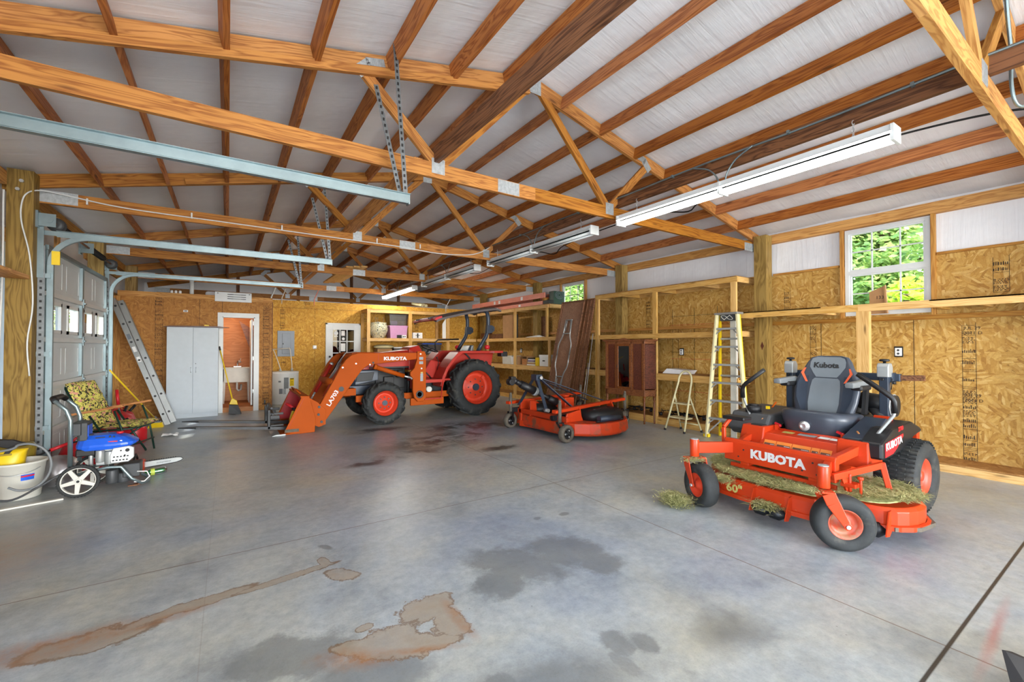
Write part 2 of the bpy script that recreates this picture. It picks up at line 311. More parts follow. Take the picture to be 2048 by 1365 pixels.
# ---------------------------------------------------------------- mesh helpers
def frame_from(d, up=(0, 0, 1)):
    x = Vector(d).normalized(); u = Vector(up)
    if abs(x.dot(u.normalized())) > .999: u = Vector((0, 1, 0)) if abs(x.y) < .9 else Vector((1, 0, 0))
    y = u.cross(x).normalized(); z = x.cross(y).normalized()
    return x, y, z
class MB:
    def __init__(s): s.v = []; s.f = []; s.sm = []; s.mi = []; s.cur = 0
    def add(s, vs, fs, smooth=False):
        b = len(s.v); s.v += [tuple(v) for v in vs]
        for f in fs: s.f.append(tuple(b + i for i in f)); s.sm.append(smooth); s.mi.append(s.cur)
        return s
    def hexa(s, p): return s.add(p, [(0, 3, 2, 1), (4, 5, 6, 7), (0, 1, 5, 4), (1, 2, 6, 5), (2, 3, 7, 6), (3, 0, 4, 7)])
    def box(s, x0, x1, y0, y1, z0, z1):
        return s.hexa([(x0, y0, z0), (x1, y0, z0), (x1, y1, z0), (x0, y1, z0), (x0, y0, z1), (x1, y0, z1), (x1, y1, z1), (x0, y1, z1)])
    def beam(s, p0, p1, w, h, up=(0, 0, 1), w1=None, h1=None):
        p0 = Vector(p0); p1 = Vector(p1); x, y, z = frame_from(p1 - p0, up); w1 = w if w1 is None else w1; h1 = h if h1 is None else h1
        r = []
        for p, a, b in ((p0, w, h), (p1, w1, h1)):
            r += [p - y * a / 2 - z * b / 2, p + y * a / 2 - z * b / 2, p + y * a / 2 + z * b / 2, p - y * a / 2 + z * b / 2]
        return s.add(r, [(0, 3, 2, 1), (4, 5, 6, 7), (0, 1, 5, 4), (1, 2, 6, 5), (2, 3, 7, 6), (3, 0, 4, 7)])
    def tube(s, pts, r, n=10, closed=False, smooth=True, caps=True):
        pts = [Vector(p) for p in pts]; N = len(pts); rs = r if isinstance(r, (list, tuple)) else [r] * N
        t0 = (pts[1] - pts[0]).normalized(); a = Vector((0, 0, 1)) if abs(t0.z) < .9 else Vector((1, 0, 0)); nrm = (a - t0 * a.dot(t0)).normalized()
        vs = []
        for i, p in enumerate(pts):
            if closed: t = pts[(i + 1) % N] - pts[i - 1]
            else: t = pts[min(i + 1, N - 1)] - pts[max(i - 1, 0)]
            t.normalize(); nrm = nrm - t * nrm.dot(t)
            if nrm.length < 1e-5: nrm = t.orthogonal()
            nrm.normalize(); b = t.cross(nrm)
            for k in range(n): an = 2 * pi * k / n; vs.append(p + (nrm * cos(an) + b * sin(an)) * rs[i])
        fs = []
        for i in range(N if closed else N - 1):
            j = (i + 1) % N
            for k in range(n): fs.append((i * n + k, i * n + (k + 1) % n, j * n + (k + 1) % n, j * n + k))
        s.add(vs, fs, smooth)
        if caps and not closed:
            b = len(s.v) - len(vs); s.f += [tuple(b + k for k in range(n))[::-1], tuple(b + (N - 1) * n + k for k in range(n))]; s.sm += [False] * 2; s.mi += [s.cur] * 2
        return s
    def lathe(s, prof, origin=(0, 0, 0), axis=(0, 0, 1), n=32, smooth=True, closed=False, capends=True):
        x, y, z = frame_from(axis); o = Vector(origin); vs = []
        for r, h in prof:
            for k in range(n): a = 2 * pi * k / n; vs.append(o + x * h + (y * cos(a) + z * sin(a)) * r)
        m = len(prof); fs = []
        for i in range(m if closed else m - 1):
            j = (i + 1) % m
            for k in range(n): fs.append((i * n + k, j * n + k, j * n + (k + 1) % n, i * n + (k + 1) % n))
        s.add(vs, fs, smooth)
        if capends and not closed:
            b = len(s.v) - len(vs)
            if prof[0][0] > 1e-4: s.f.append(tuple(b + k for k in range(n))); s.sm.append(False); s.mi.append(s.cur)
            if prof[-1][0] > 1e-4: s.f.append(tuple(b + (m - 1) * n + k for k in range(n))[::-1]); s.sm.append(False); s.mi.append(s.cur)
        return s
    def cyl(s, p0, p1, r, n=16, r1=None): 
        d = Vector(p1) - Vector(p0); return s.lathe([(r, 0), (r if r1 is None else r1, d.length)], p0, d, n)
    def prism(s, poly, axis, a, b, fn=None):
        # poly in the plane normal to axis; x:(y,z) y:(x,z) z:(x,y)
        mk = {'x': lambda u, v, w: (w, u, v), 'y': lambda u, v, w: (u, w, v), 'z': lambda u, v, w: (u, v, w)}[axis]
        if fn: mk = fn
        n = len(poly); vs = [mk(u, v, a) for u, v in poly] + [mk(u, v, b) for u, v in poly]
        return s.add(vs, [tuple(range(n))[::-1], tuple(range(n, 2 * n))] + [(i, (i + 1) % n, n + (i + 1) % n, n + i) for i in range(n)])
    def loft(s, rings, caps=True, smooth=True):
        n = len(rings[0]); vs = [p for r in rings for p in r]; fs = []
        for i in range(len(rings) - 1):
            for k in range(n): fs.append((i * n + k, i * n + (k + 1) % n, (i + 1) * n + (k + 1) % n, (i + 1) * n + k))
        s.add(vs, fs, smooth)
        if caps:
            b = len(s.v) - len(vs); s.f += [tuple(b + k for k in range(n))[::-1], tuple(b + (len(rings) - 1) * n + k for k in range(n))]; s.sm += [smooth] * 2; s.mi += [s.cur] * 2
        return s
    def sphere(s, c, r, n=12, sq=(1, 1, 1)):
        c = Vector(c); rings = []
        prof = [(sin(pi * i / n), -cos(pi * i / n)) for i in range(n + 1)]; vs = []
        for a, h in prof:
            for k in range(2 * n): an = pi * k / n; vs.append(c + Vector((a * cos(an) * r * sq[0], a * sin(an) * r * sq[1], h * r * sq[2])))
        fs = [(i * 2 * n + k, i * 2 * n + (k + 1) % (2 * n), (i + 1) * 2 * n + (k + 1) % (2 * n), (i + 1) * 2 * n + k) for i in range(n) for k in range(2 * n)]
        return s.add(vs, fs, True)
    def mesh(s, name):
        m = bpy.data.meshes.new(name); m.from_pydata(s.v, [], s.f); m.polygons.foreach_set('use_smooth', s.sm); m.polygons.foreach_set('material_index', s.mi); m.update(); return m
PM = {}   # per object: matrix that children need as parent inverse
def put(o, parent, basis=None):
    C.objects.link(o)
    if basis is not None: o.matrix_basis = basis
    if parent is not None:
        o.parent = parent; o.matrix_parent_inverse = PM.get(parent.name, Matrix())
    PM[o.name] = basis.inverted() if basis is not None else Matrix()
    return o
def obj(name, mb, mats, parent=None, bevel=0, label=None, seg=2, fixn=False):
    me = mb.mesh(name) if isinstance(mb, MB) else mb
    for m in (mats if isinstance(mats, (list, tuple)) else [mats]): me.materials.append(M[m] if isinstance(m, str) else m)
    if fixn:
        import bmesh; bm = bmesh.new(); bm.from_mesh(me); bmesh.ops.recalc_face_normals(bm, faces=bm.faces); bm.to_mesh(me); bm.free()
    o = bpy.data.objects.new(name, me); put(o, parent)
    if bevel:
        b = o.modifiers.new('bevel', 'BEVEL'); b.width = bevel; b.segments = seg; b.limit_method = 'ANGLE'; b.angle_limit = radians(40); b.harden_normals = False
    if label: o['label'] = label
    return o
def tag(o, label, cat=None, group=None):
    o['label'] = label
    if cat: o['category'] = cat
    if group: o['group'] = group
    return o
def struct(o): o['kind'] = 'structure'; return o
def thing(name, label, cat, loc=(0, 0, 0), rotz=0, group=None, local=False):
    """Empty at the base. local=False: children are written in world coordinates."""
    o = bpy.data.objects.new(name, None); C.objects.link(o); o.empty_display_size = .1
    mt = Matrix.Translation(loc) @ Matrix.Rotation(rotz, 4, 'Z'); o.matrix_basis = mt
    PM[o.name] = Matrix() if local else mt.inverted()
    return tag(o, label, cat, group)
_bm = {}
def board(name, p0, p1, w, h, mat, parent=None, up=(0, 0, 1), label=None):
    """a board whose own X runs along its length, so the grain follows it"""
    p0 = Vector(p0); p1 = Vector(p1); x, y, z = frame_from(p1 - p0, up); L = (p1 - p0).length
    key = (round(L, 3), w, h, mat)
    if key not in _bm:
        m = MB().box(0, L, -w / 2, w / 2, -h / 2, h / 2).mesh(name); m.materials.append(M[mat]); _bm[key] = m
    o = bpy.data.objects.new(name, _bm[key]); bs = Matrix(((x.x, y.x, z.x, p0.x), (x.y, y.y, z.y, p0.y), (x.z, y.z, z.z, p0.z), (0, 0, 0, 1)))
    put(o, parent, bs)
    if label: o['label'] = label
    return o
def bbox_board(name, x0, x1, y0, y1, z0, z1, mat, parent=None, label=None):
    d = {'x': x1 - x0, 'y': y1 - y0, 'z': z1 - z0}; a = max(d, key=d.get); cx, cy, cz = (x0 + x1) / 2, (y0 + y1) / 2, (z0 + z1) / 2
    if a == 'x': return board(name, (x0, cy, cz), (x1, cy, cz), d['y'], d['z'], mat, parent, label=label)
    if a == 'y': return board(name, (cx, y0, cz), (cx, y1, cz), d['x'], d['z'], mat, parent, label=label)
    return board(name, (cx, cy, z0), (cx, cy, z1), d['y'] if True else 0, d['x'], mat, parent, up=(1, 0, 0), label=label)
def copy_tree(o, parent=None, loc=None, rotz=None):
    c = o.copy(); C.objects.link(c)
    if parent is not None: c.parent = parent
    PM[c.name] = PM.get(o.name, Matrix())
    if loc is not None: c.location = loc
    if rotz is not None: c.rotation_euler.z = rotz
    for ch in list(o.children): copy_tree(ch, c)
    return c
_font = {}
def text(name, s, size, mat, parent, origin, xd, yd, depth=.002, bold=0, sx=1.0, label=None):
    key = (s, size, depth, bold, mat, sx)
    if key not in _font:
        cu = bpy.data.curves.new(name, 'FONT'); cu.body = s; cu.size = size; cu.extrude = depth; cu.offset = bold; cu.align_x = 'LEFT'; cu.resolution_u = 2
        to = bpy.data.objects.new(name, cu); C.objects.link(to); dg = bpy.context.evaluated_depsgraph_get(); dg.update()
        me = bpy.data.meshes.new_from_object(to.evaluated_get(dg)); me.transform(Matrix.Diagonal((sx, 1, 1, 1))); bpy.data.objects.remove(to)
        me.materials.clear(); me.materials.append(M[mat]); _font[key] = me
    o = bpy.data.objects.new(name, _font[key]); x = Vector(xd).normalized(); y = Vector(yd).normalized(); z = x.cross(y).normalized(); y = z.cross(x)
    put(o, parent, Matrix(((x.x, y.x, z.x, origin[0]), (x.y, y.y, z.y, origin[1]), (x.z, y.z, z.z, origin[2]), (0, 0, 0, 1))))
    if label: o['label'] = label
    return o
def cr(p, n=5):
    p = [Vector(a) for a in p]; q = [p[0] * 2 - p[1]] + p + [p[-1] * 2 - p[-2]]; o = []
    for i in range(1, len(q) - 2):
        for k in range(n):
            t = k / n; o.append(.5 * ((2 * q[i]) + (q[i + 1] - q[i - 1]) * t + (2 * q[i - 1] - 5 * q[i] + 4 * q[i + 1] - q[i + 2]) * t * t + (3 * q[i] - q[i - 1] - 3 * q[i + 1] + q[i + 2]) * t ** 3))
    return o + [p[-1]]
def arc(cx, cy, r, a0, a1, n):
    return [(cx + r * cos(radians(a0 + (a1 - a0) * i / n)), cy + r * sin(radians(a0 + (a1 - a0) * i / n))) for i in range(n + 1)]
# ================================================================ SETTING
XC, XL, XR, XW, XLW = 2.74, -1.72, 7.12, 7.38, -2.0
TY = [-5.4, -2.38, .62, 3.73, 6.73, 9.80, 12.85, 15.9]
def zr(x): return 4.36 - .228 * abs(x - XC)
fl = struct(obj('floor', MB().box(-2.3, 7.7, -7, 16.2, -.12, 0), 'concrete')); fl['label'] = 'grey stained concrete slab with thin saw cuts'
for nm, xa, xb in (('ceiling', XC, 7.75), ('ceiling', -2.3, XC)):
    m = MB(); ny = 48; nx = 8; vs = []
    for j in range(ny + 1):
        for i in range(nx + 1):
            x = xa + (xb - xa) * i / nx; y = -7 + 23.2 * j / ny
            vs.append((x, y, zr(x) + .012 + .012 * sin(y * 5.1) * sin(x * 10)))
    m.add(vs, [(j * (nx + 1) + i, j * (nx + 1) + i + 1, (j + 1) * (nx + 1) + i + 1, (j + 1) * (nx + 1) + i) for j in range(ny) for i in range(nx)], True)
    m.add([(xa, -7, zr(xa) + .06), (xb, -7, zr(xb) + .06), (xb, 16.2, zr(xb) + .06), (xa, 16.2, zr(xa) + .06)], [(0, 1, 2, 3)])
    c = struct(obj(nm, m, 'vinyl')); c['label'] = 'white vinyl faced insulation under the %s roof slope' % ('right' if xa == XC else 'left')
def holed(mb, axis, a0, a1, u0, u1, z0, z1, holes):
    us = sorted({u0, u1} | {h[0] for h in holes} | {h[1] for h in holes}); zs = sorted({z0, z1} | {h[2] for h in holes} | {h[3] for h in holes})
    us = [u for u in us if u0 <= u <= u1]; zs = [z for z in zs if z0 <= z <= z1]
    for i in range(len(us) - 1):
        for k in range(len(zs) - 1):
            cu, cz = (us[i] + us[i + 1]) / 2, (zs[k] + zs[k + 1]) / 2
            if any(h[0] < cu < h[1] and h[2] < cz < h[3] for h in holes): continue
            if axis == 'x': mb.box(a0, a1, us[i], us[i + 1], zs[k], zs[k + 1])
            else: mb.box(us[i], us[i + 1], a0, a1, zs[k], zs[k + 1])
    return mb
W1 = (1.63, 2.53, 1.89, 3.10); W2 = (7.92, 8.80, 1.89, 3.10)
wr = struct(obj('wall_right', holed(MB(), 'x', XW, XW + .02, -7, 13.1, 0, 2.60, [W1, W2]), 'osb_y')); wr['label'] = 'long right wall sheathed in flaky OSB panels'
up = obj('insulation_band', holed(MB(), 'x', XW + .03, XW + .05, -7, 16, 0, 3.34, [W1, W2]), 'vinyl', wr, label='white vinyl insulation above the OSB')
j = MB()
for y in (2.84, 1.80, .58, 4.06, 5.28, 6.5, 7.72, 8.94, 10.16, 11.4): j.box(XW - .0015, XW, y - .003, y + .003, 0.1, 1.86)
obj('panel_joint', j, 'ink', wr)
for ya_, yb_ in ((-2.3, 1.57), (2.60, 3.5), (3.73, 6.7), (6.73, 7.85), (8.86, 9.78), (9.8, 12.9)): bbox_board('ledger', XW - .03, XW + .02, ya_, yb_, 2.60, 2.63, 'framing', wr)
for nm, a in (('ledger', (XW - .045, XW, -3, 13, 1.80, 1.86)), ('top_plate', (XW - .06, XW + .03, -7, 16, 3.12, 3.26))):
    y0 = a[2]
    for k, y in enumerate(TY[1:7]):
        bbox_board(nm, a[0], a[1], TY[k + 1], TY[k + 2] if k + 2 < 8 else 16, a[4], a[5], 'framing', wr)
for y in (W1[0] - .05, W1[1] + .01, W2[0] - .05, W2[1] + .01): bbox_board('window_stud', XW - .045, XW + .02, y, y + .04, 1.86, 3.12, 'framing', wr)
# stamped print columns and small tags on the sheets
def stamp(parent, origin, xd, zd, n, w, seed, upright=True):
    r = random.Random(seed); m = MB(); X = Vector(xd); Z = Vector(zd); N = X.cross(Z).normalized(); O = Vector(origin) + N * .002
    def rect(u0, u1, v0, v1):
        m.add([O + X * u0 + Z * v0, O + X * u1 + Z * v0, O + X * u1 + Z * v1, O + X * u0 + Z * v1], [(0, 1, 2, 3)])
    v = 0
    while v < n:
        k = r.random()
        if k < .3:
            h = .045
            u = 0
            while u < w - .01: 
                a = r.uniform(.008, .02); rect(u, u + a * .5, v, v + h * r.uniform(.5, 1)); u += a
            v += h + .02
        elif k < .75:
            for q in range(r.randint(2, 5)):
                u = 0
                while u < w - .012: a = r.uniform(.006, .03); rect(u, u + a * .7, v, v + .008); u += a + .004
                v += .016
            v += .014
        else:
            rect(0, w, v, v + .004); v += .02
        if r.random() < .2: v += .05
    rect(-.004, 0, 0, v * .96); rect(w, w + .004, 0, v * .98)
    return obj('grade_stamp', m, 'ink', parent, label='printed grade stamp')
stamp(wr, (XW, 1.36, .10), (0, -1, 0), (0, 0, 1), 1.66, .11, 3)
for z, s in ((1.66, 'JUL 29'), (1.60, '2011 D'), (.86, 'JUL 29'), (.80, '2011 D')): text('date_stamp', s, .052, 'ink', wr, (XW - .003, 1.35, z), (0, -1, 0), (0, 0, 1), .0005)
stamp(wr, (XW, 2.98, 1.02), (0, -1, 0), (0, 0, 1), .72, .07, 5); stamp(wr, (XW, 1.10, 2.08), (0, -1, 0), (0, 0, 1), .42, .12, 6)
stamp(wr, (XW, 3.34, 2.04), (0, -1, 0), (0, 0, 1), .35, .08, 7); stamp(wr, (XW, 6.05, 1.85), (0, -1, 0), (0, 0, 1), .55, .10, 8); stamp(wr, (XW, 9.3, 1.85), (0, -1, 0), (0, 0, 1), .4, .08, 9)
# chalk layout lines on the sheets between the two middle posts
m = MB()
for y in (5.41, 4.93, 4.47): m.box(XW - .002, XW, y - .003, y + .003, .3, 2.2)
for z in (2.05, 1.35): m.box(XW - .002, XW, 4.1, 5.45, z, z + .005)
obj('chalk_line', m, 'green', wr, label='dark green nailing guide line')
m = MB()
for z in (1.88, 1.22, .6): m.box(XW - .002, XW, 4.1, 5.45, z, z + .005)
obj('chalk_line', m, 'redpure', wr, label='red nailing guide line')
# ---- windows
def window(name, wy0, wy1, z0, z1, label, box=False):
    f = MB(); x0, x1 = XW - .01, XW + .06; t = .045
    for a in ((wy0, wy0 + t, z0, z1), (wy1 - t, wy1, z0, z1), (wy0 + t, wy1 - t, z0, z0 + t), (wy0 + t, wy1 - t, z1 - t, z1), (wy0 + t, wy1 - t, (z0 + z1) / 2 - .028, (z0 + z1) / 2 + .028)): f.box(x0, x1, a[0], a[1], a[2], a[3])
    zm = (z0 + z1) / 2
    for za, zb in ((z0 + t, zm - .028), (zm + .028, z1 - t)):
        for a in ((wy0 + t, wy0 + t + .025, za, zb), (wy1 - t - .025, wy1 - t, za, zb), (wy0 + t + .025, wy1 - t - .025, za, za + .02), (wy0 + t + .025, wy1 - t - .025, zb - .02, zb)): f.box(x0 + .015, x1 - .015, *a)
    w = struct(obj(name, f, 'white')); w['label'] = label
    g = MB()
    for za, zb in ((z0 + t, zm - .028), (zm + .028, z1 - t)):
        for k in (1, 2): y = wy0 + (wy1 - wy0) * k / 3; g.box(x0 + .03, x0 + .042, y - .008, y + .008, za, zb)
        g.box(x0 + .03, x0 + .042, wy0 + t, wy1 - t, (za + zb) / 2 - .008, (za + zb) / 2 + .008)
    obj('muntin', g, 'white', w)
    obj('pane', MB().add([(x0 + .036, wy0 + t, z0 + t), (x0 + .036, wy1 - t, z0 + t), (x0 + .036, wy1 - t, z1 - t), (x0 + .036, wy0 + t, z1 - t)], [(0, 3, 2, 1)]), 'glass', w)
    return w
window('window_1', *W1, 'white twelve-light sash window over the mower, leaves behind it'); window('window_2', *W2, 'white sash window half hidden behind the folded tables')
# ---- left wall
DOOR = (7.1, 9.4, 0, 2.45)
wl_ = struct(obj('wall_left', holed(MB(), 'x', XLW - .06, XLW, -7, 16, 0, 3.34, [DOOR, (-2.5, .3, 0, 2.5)]), 'vinyl')); wl_['label'] = 'left wall with bulging white vinyl insulation between wooden girts'
for z, d in ((2.98, .04), (2.50, .05), (1.93, .05), (1.35, .05), (.72, .05), (.10, .05)):
    for a, b in ((.62, 3.5), (3.73, 6.52), (9.79, 12.65)): bbox_board('girt', XLW, XLW + d, a, b, z - .07, z + .07, 'framing', wl_)
tag(bbox_board('wooden_ledge', XLW + .055, XLW + .26, 5.6, 6.53, 2.16, 2.20, 'framing'), 'short board shelf on the left wall beside the big timber post', 'ledge'); bbox_board('wall_stud', XLW, XLW + .04, 6.40, 6.48, 0, 2.43, 'treated', wl_); 
for a, b in ((3.8, 6.53), (6.72, 9.6), (9.79, 12.65)): bbox_board('top_plate', XLW, XLW + .09, a, b, 3.12, 3.26, 'framing', wl_)
bbox_board('door_header', XLW, XLW + .1, 6.74, 9.6, 2.58, 2.72, 'framing', wl_)
for y in (7.98,): bbox_board('header_stud', XLW + .1, XLW + .14, y - .045, y + .045, 2.55, 3.14, 'framing', wl_)
m = MB(); 
m.loft([[(XLW + .06 * (1 - abs(2 * j / 6 - 1) ** 3) * (1 - abs(2 * i / 8 - 1) ** 3), 5.7 + .72 * j / 6, 2.57 + .55 * i / 8) for j in range(7)] for i in range(9)], caps=False)
obj('insulation_bulge', m, 'vinyl', wl_)
# back gable and front gable
wb_ = struct(obj('wall_back', MB().box(-2.3, 7.7, 15.95, 16.05, 0, 4.4), 'vinyl')); wb_['label'] = 'far gable wall seen dimly over the partition'
for x in (.2, 1.9, 3.6, 5.3): bbox_board('gable_stud', x, x + .09, 15.88, 15.95, 2.6, zr(x), 'brown_board', wb_)
wf = struct(obj('wall_front', holed(MB(), 'y', -7.0, -6.94, -2.3, 7.7, 0, 4.4, [(-1.2, 6.6, 0, 3.4)]), 'vinyl')); wf['label'] = 'front gable wall behind the camera'
# ---- bathroom block
BY = 11.5; D = (-.11, .51, 0, 2.13)
bf = struct(obj('wall_bathroom', holed(MB(), 'y', BY, BY + .02, -1.83, .86, 0, 2.50, [D]), 'osb_dark')); bf['label'] = 'dark OSB wall of the small washroom block'
bbox_board('top_plate', -1.85, .86, BY - .01, BY + .08, 2.49, 2.59, 'framing', bf); bbox_board('corner_stud', -1.90, -1.80, BY - .03, BY + .06, 0, 2.48, 'framing', bf)
bbox_board('corner_trim', .855, .87, BY - .005, BY + .09, 0, 2.5, 'brown_board', bf)
struct(obj('ceiling_washroom', MB().box(-1.83, .86, BY + .02, 13.1, 2.46, 2.49), 'deck', label='flat top of the washroom block')); struct(obj('wall_washroom_outer', MB().box(.84, .86, BY + .02, 13.1, 0, 2.46), 'osb_y', label='outer side of the washroom block'))
stamp(bf, (-1.26, BY, .5), (1, 0, 0), (0, 0, 1), 1.95, .12, 12); stamp(bf, (.68, BY, .12), (1, 0, 0), (0, 0, 1), 2.3, .12, 13)
m = MB()
for x in (-.52,): m.box(x - .003, x + .003, BY - .001, BY, 1.9, 2.49)
m.box(-.115, -.109, BY - .001, BY, 2.2, 2.49); obj('panel_joint', m, 'ink', bf)
struct(obj('wall_washroom_side', MB().box(-.62, -.60, BY + .05, 13.0, .1, 2.46).box(.62, .64, BY + .05, 13.0, .1, 2.46), 'warmply', label='orange-brown plywood walls inside the washroom')); struct(obj('wall_washroom_rear', MB().box(-.62, .64, 13.0, 13.02, .1, 2.46), 'warmply', label='orange-brown plywood rear wall inside the washroom'))
struct(obj('floor_washroom', MB().box(-.62, .64, BY + .03, 13.0, 0, .10), 'warmply', label='raised plywood floor of the washroom')); obj('stair_panel', MB().prism([(.22, 2.1), (.62, 1.8), (.62, .9)], 'y', 12.5, 12.53), 'mahog', C.objects['wall_washroom_rear'], label='dark sloping panel inside the washroom')
d1 = MB(); t = .085; y0, y1 = BY - .025, BY + .03
d1.box(D[0] - t, D[0], y0, y1, 0, D[3] + t).box(D[1], D[1] + t, y0, y1, 0, D[3] + t).box(D[0], D[1], y0, y1, D[3], D[3] + t).box(D[0], D[0] + .02, y0, y1 + .09, 0, D[3]).box(D[1] - .02, D[1], y0, y1 + .09, 0, D[3]).box(D[0], D[1], y0, y1 + .09, D[3] - .02, D[3])
dd = struct(obj('door_1', d1, 'white')); dd['label'] = 'white door frame of the washroom, open'
obj('door_leaf', MB().box(.44, .475, BY + .1, BY + .8, .12, 2.09), 'white', dd, bevel=.003, label='white door leaf folded inside')
for z in (.4, 1.15, 1.95): obj('hinge', MB().box(.478, .492, BY + .03, BY + .10, z, z + .09), 'chrome', dd)
bulb = thing('ceiling_lamp', 'small round warm lamp on the washroom ceiling', 'lamp', (.05, 12.1, 2.42)); obj('bulb', MB().sphere((.05, 12.1, 2.38), .05, 8), emis('warm bulb', (1, .62, .3, 1), 12), bulb); obj('base', MB().cyl((.05, 12.1, 2.41), (.05, 12.1, 2.46), .06), 'white', bulb)
pl = bpy.data.lights.new('washroom_bulb', 'POINT'); pl.energy = 17; pl.color = (1, .78, .52); pl.shadow_soft_size = .06; po = bpy.data.objects.new('washroom_bulb', pl); C.objects.link(po); po.location = (.05, 12.1, 2.28)
# ---- rear partition
PY = 13.1; WD = (2.32, 3.24, 0, 2.12)
pw = struct(obj('wall_partition', holed(MB(), 'y', PY, PY + .02, .86, XW, 0, 2.72, [WD]), 'osb_x')); pw['label'] = 'golden OSB partition across the back of the shop'
m = MB().box(.88, XW, PY - .0015, PY, 2.515, 2.521)
for x in (2.02, 4.4): m.box(x, x + .005, PY - .0015, PY, 0, 2.52)
obj('panel_joint', m, 'ink', pw); stamp(pw, (1.17, PY, 1.95), (1, 0, 0), (0, 0, 1), .5, .1, 21); stamp(pw, (1.2, PY, .95), (1, 0, 0), (0, 0, 1), .2, .1, 22); stamp(pw, (1.75, PY, 2.54), (1, 0, 0), (0, 0, 1), .12, .14, 23); stamp(pw, (3.3, PY, 2.2), (1, 0, 0), (0, 0, 1), .12, .2, 24); stamp(pw, (4.95, PY, 1.95), (1, 0, 0), (0, 0, 1), .32, .1, 24)
d2 = MB(); a0, a1, b0, b1 = WD
gx0, gx1, gz0, gz1 = a0 + .17, a1 - .17, .95, b1 - .17
holed(d2, 'y', PY - .03, PY + .012, a0 + .02, a1 - .02, .02, b1 - .02, [(gx0, gx1, gz0, gz1)])
d2.box(a0 - .02, a0 + .025, PY - .04, PY + .02, 0, b1 + .02).box(a1 - .025, a1 + .02, PY - .04, PY + .02, 0, b1 + .02).box(a0 - .02, a1 + .02, PY - .04, PY + .02, b1 - .03, b1 + .02)
d2o = struct(obj('door_2', d2, 'white', bevel=.003)); d2o['label'] = 'white nine-light door in the back partition'
g = MB()
for k in (1, 2): x = gx0 + (gx1 - gx0) * k / 3; g.box(x - .012, x + .012, PY - .036, PY - .02, gz0, gz1); z = gz0 + (gz1 - gz0) * k / 3; g.box(gx0, gx1, PY - .036, PY - .02, z - .012, z + .012)
for b in ((gx0 - .02, gx0, gz0 - .02, gz1 + .02), (gx1, gx1 + .02, gz0 - .02, gz1 + .02), (gx0, gx1, gz0 - .02, gz0), (gx0, gx1, gz1, gz1 + .02)): g.box(b[0], b[1], PY - .038, PY - .02, b[2], b[3])
obj('muntin', g, 'white', d2o); obj('pane', MB().box(gx0, gx1, PY - .01, PY - .006, gz0, gz1), 'darkglass', d2o, label='dark glass panes'); obj('knob', MB().sphere((a0 + .09, PY - .06, 1.18), .03, 8).sphere((a0 + .08, PY - .05, .98), .035, 8), 'greydark', d2o)
px = (gx1 - gx0) / 3; pz = (gz1 - gz0) / 3
obj('sticker', MB().cyl((gx0 + px * .45, PY - .014, gz1 - .1), (gx0 + px * .45, PY - .016, gz1 - .1), .06).box(gx0 + .04, gx0 + .14, PY - .016, PY - .014, gz1 - .2, gz1 - .18), 'paper', d2o, label='round white window sticker')
obj('sticker', MB().box(gx0 + px * 1.2, gx0 + px * 1.7, PY - .016, PY - .014, gz1 - .17, gz1 - .03).cyl((gx0 + px * 1.5, PY - .014, gz1 - .26), (gx0 + px * 1.5, PY - .016, gz1 - .26), .04), 'paper', d2o, label='square and round white stickers')
obj('notice', MB().box(gx0 + px * 1.15, gx0 + px * 1.8, PY - .016, PY - .014, gz0 + pz + .05, gz0 + pz * 2 - .06), 'paper', d2o, label='white notice behind the glass')
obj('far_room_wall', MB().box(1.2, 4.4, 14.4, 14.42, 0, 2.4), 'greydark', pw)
# ================================================================ FRAME
def place_word(k): return ['nearest', 'second', 'third', 'fourth', 'fifth', 'sixth', 'seventh'][k]
names = {0: 'behind the camera, second back', 1: 'just behind the camera', 2: 'nearest, cut off at the upper right corner', 3: 'first one spanning the whole photo', 4: 'second full one, ending at the left door post', 5: 'third full one, at the far end of the garage door', 6: 'fourth full one, just before the back partition', 7: 'at the far gable behind the partition'}
def plate(parent, x, y, z, w, h, ang=0, side=-1):
    m = MB(); c, s = cos(ang), sin(ang); n = max(4, int(w / .016))
    yb = y + side * .020; yf = yb + side * .003
    def P(u, v, yy): return (x + u * c - v * s, yy, z + u * s + v * c)
    m.hexa([P(-w / 2, -h / 2, yb), P(w / 2, -h / 2, yb), P(w / 2, -h / 2, yf), P(-w / 2, -h / 2, yf), P(-w / 2, h / 2, yb), P(w / 2, h / 2, yb), P(w / 2, h / 2, yf), P(-w / 2, h / 2, yf)])
    for i in range(n):
        u = -w / 2 + w * (i + .3) / n; d = w / n * .4; yg = yf + side * .003
        m.hexa([P(u, -h / 2 + .006, yf), P(u + d, -h / 2 + .006, yf), P(u + d, -h / 2 + .006, yg), P(u, -h / 2 + .006, yg), P(u, h / 2 - .006, yf), P(u + d, h / 2 - .006, yf), P(u + d, h / 2 - .006, yg), P(u, h / 2 - .006, yg)])
    return obj('gusset_plate', m, 'plate', parent, label='toothed steel plate')
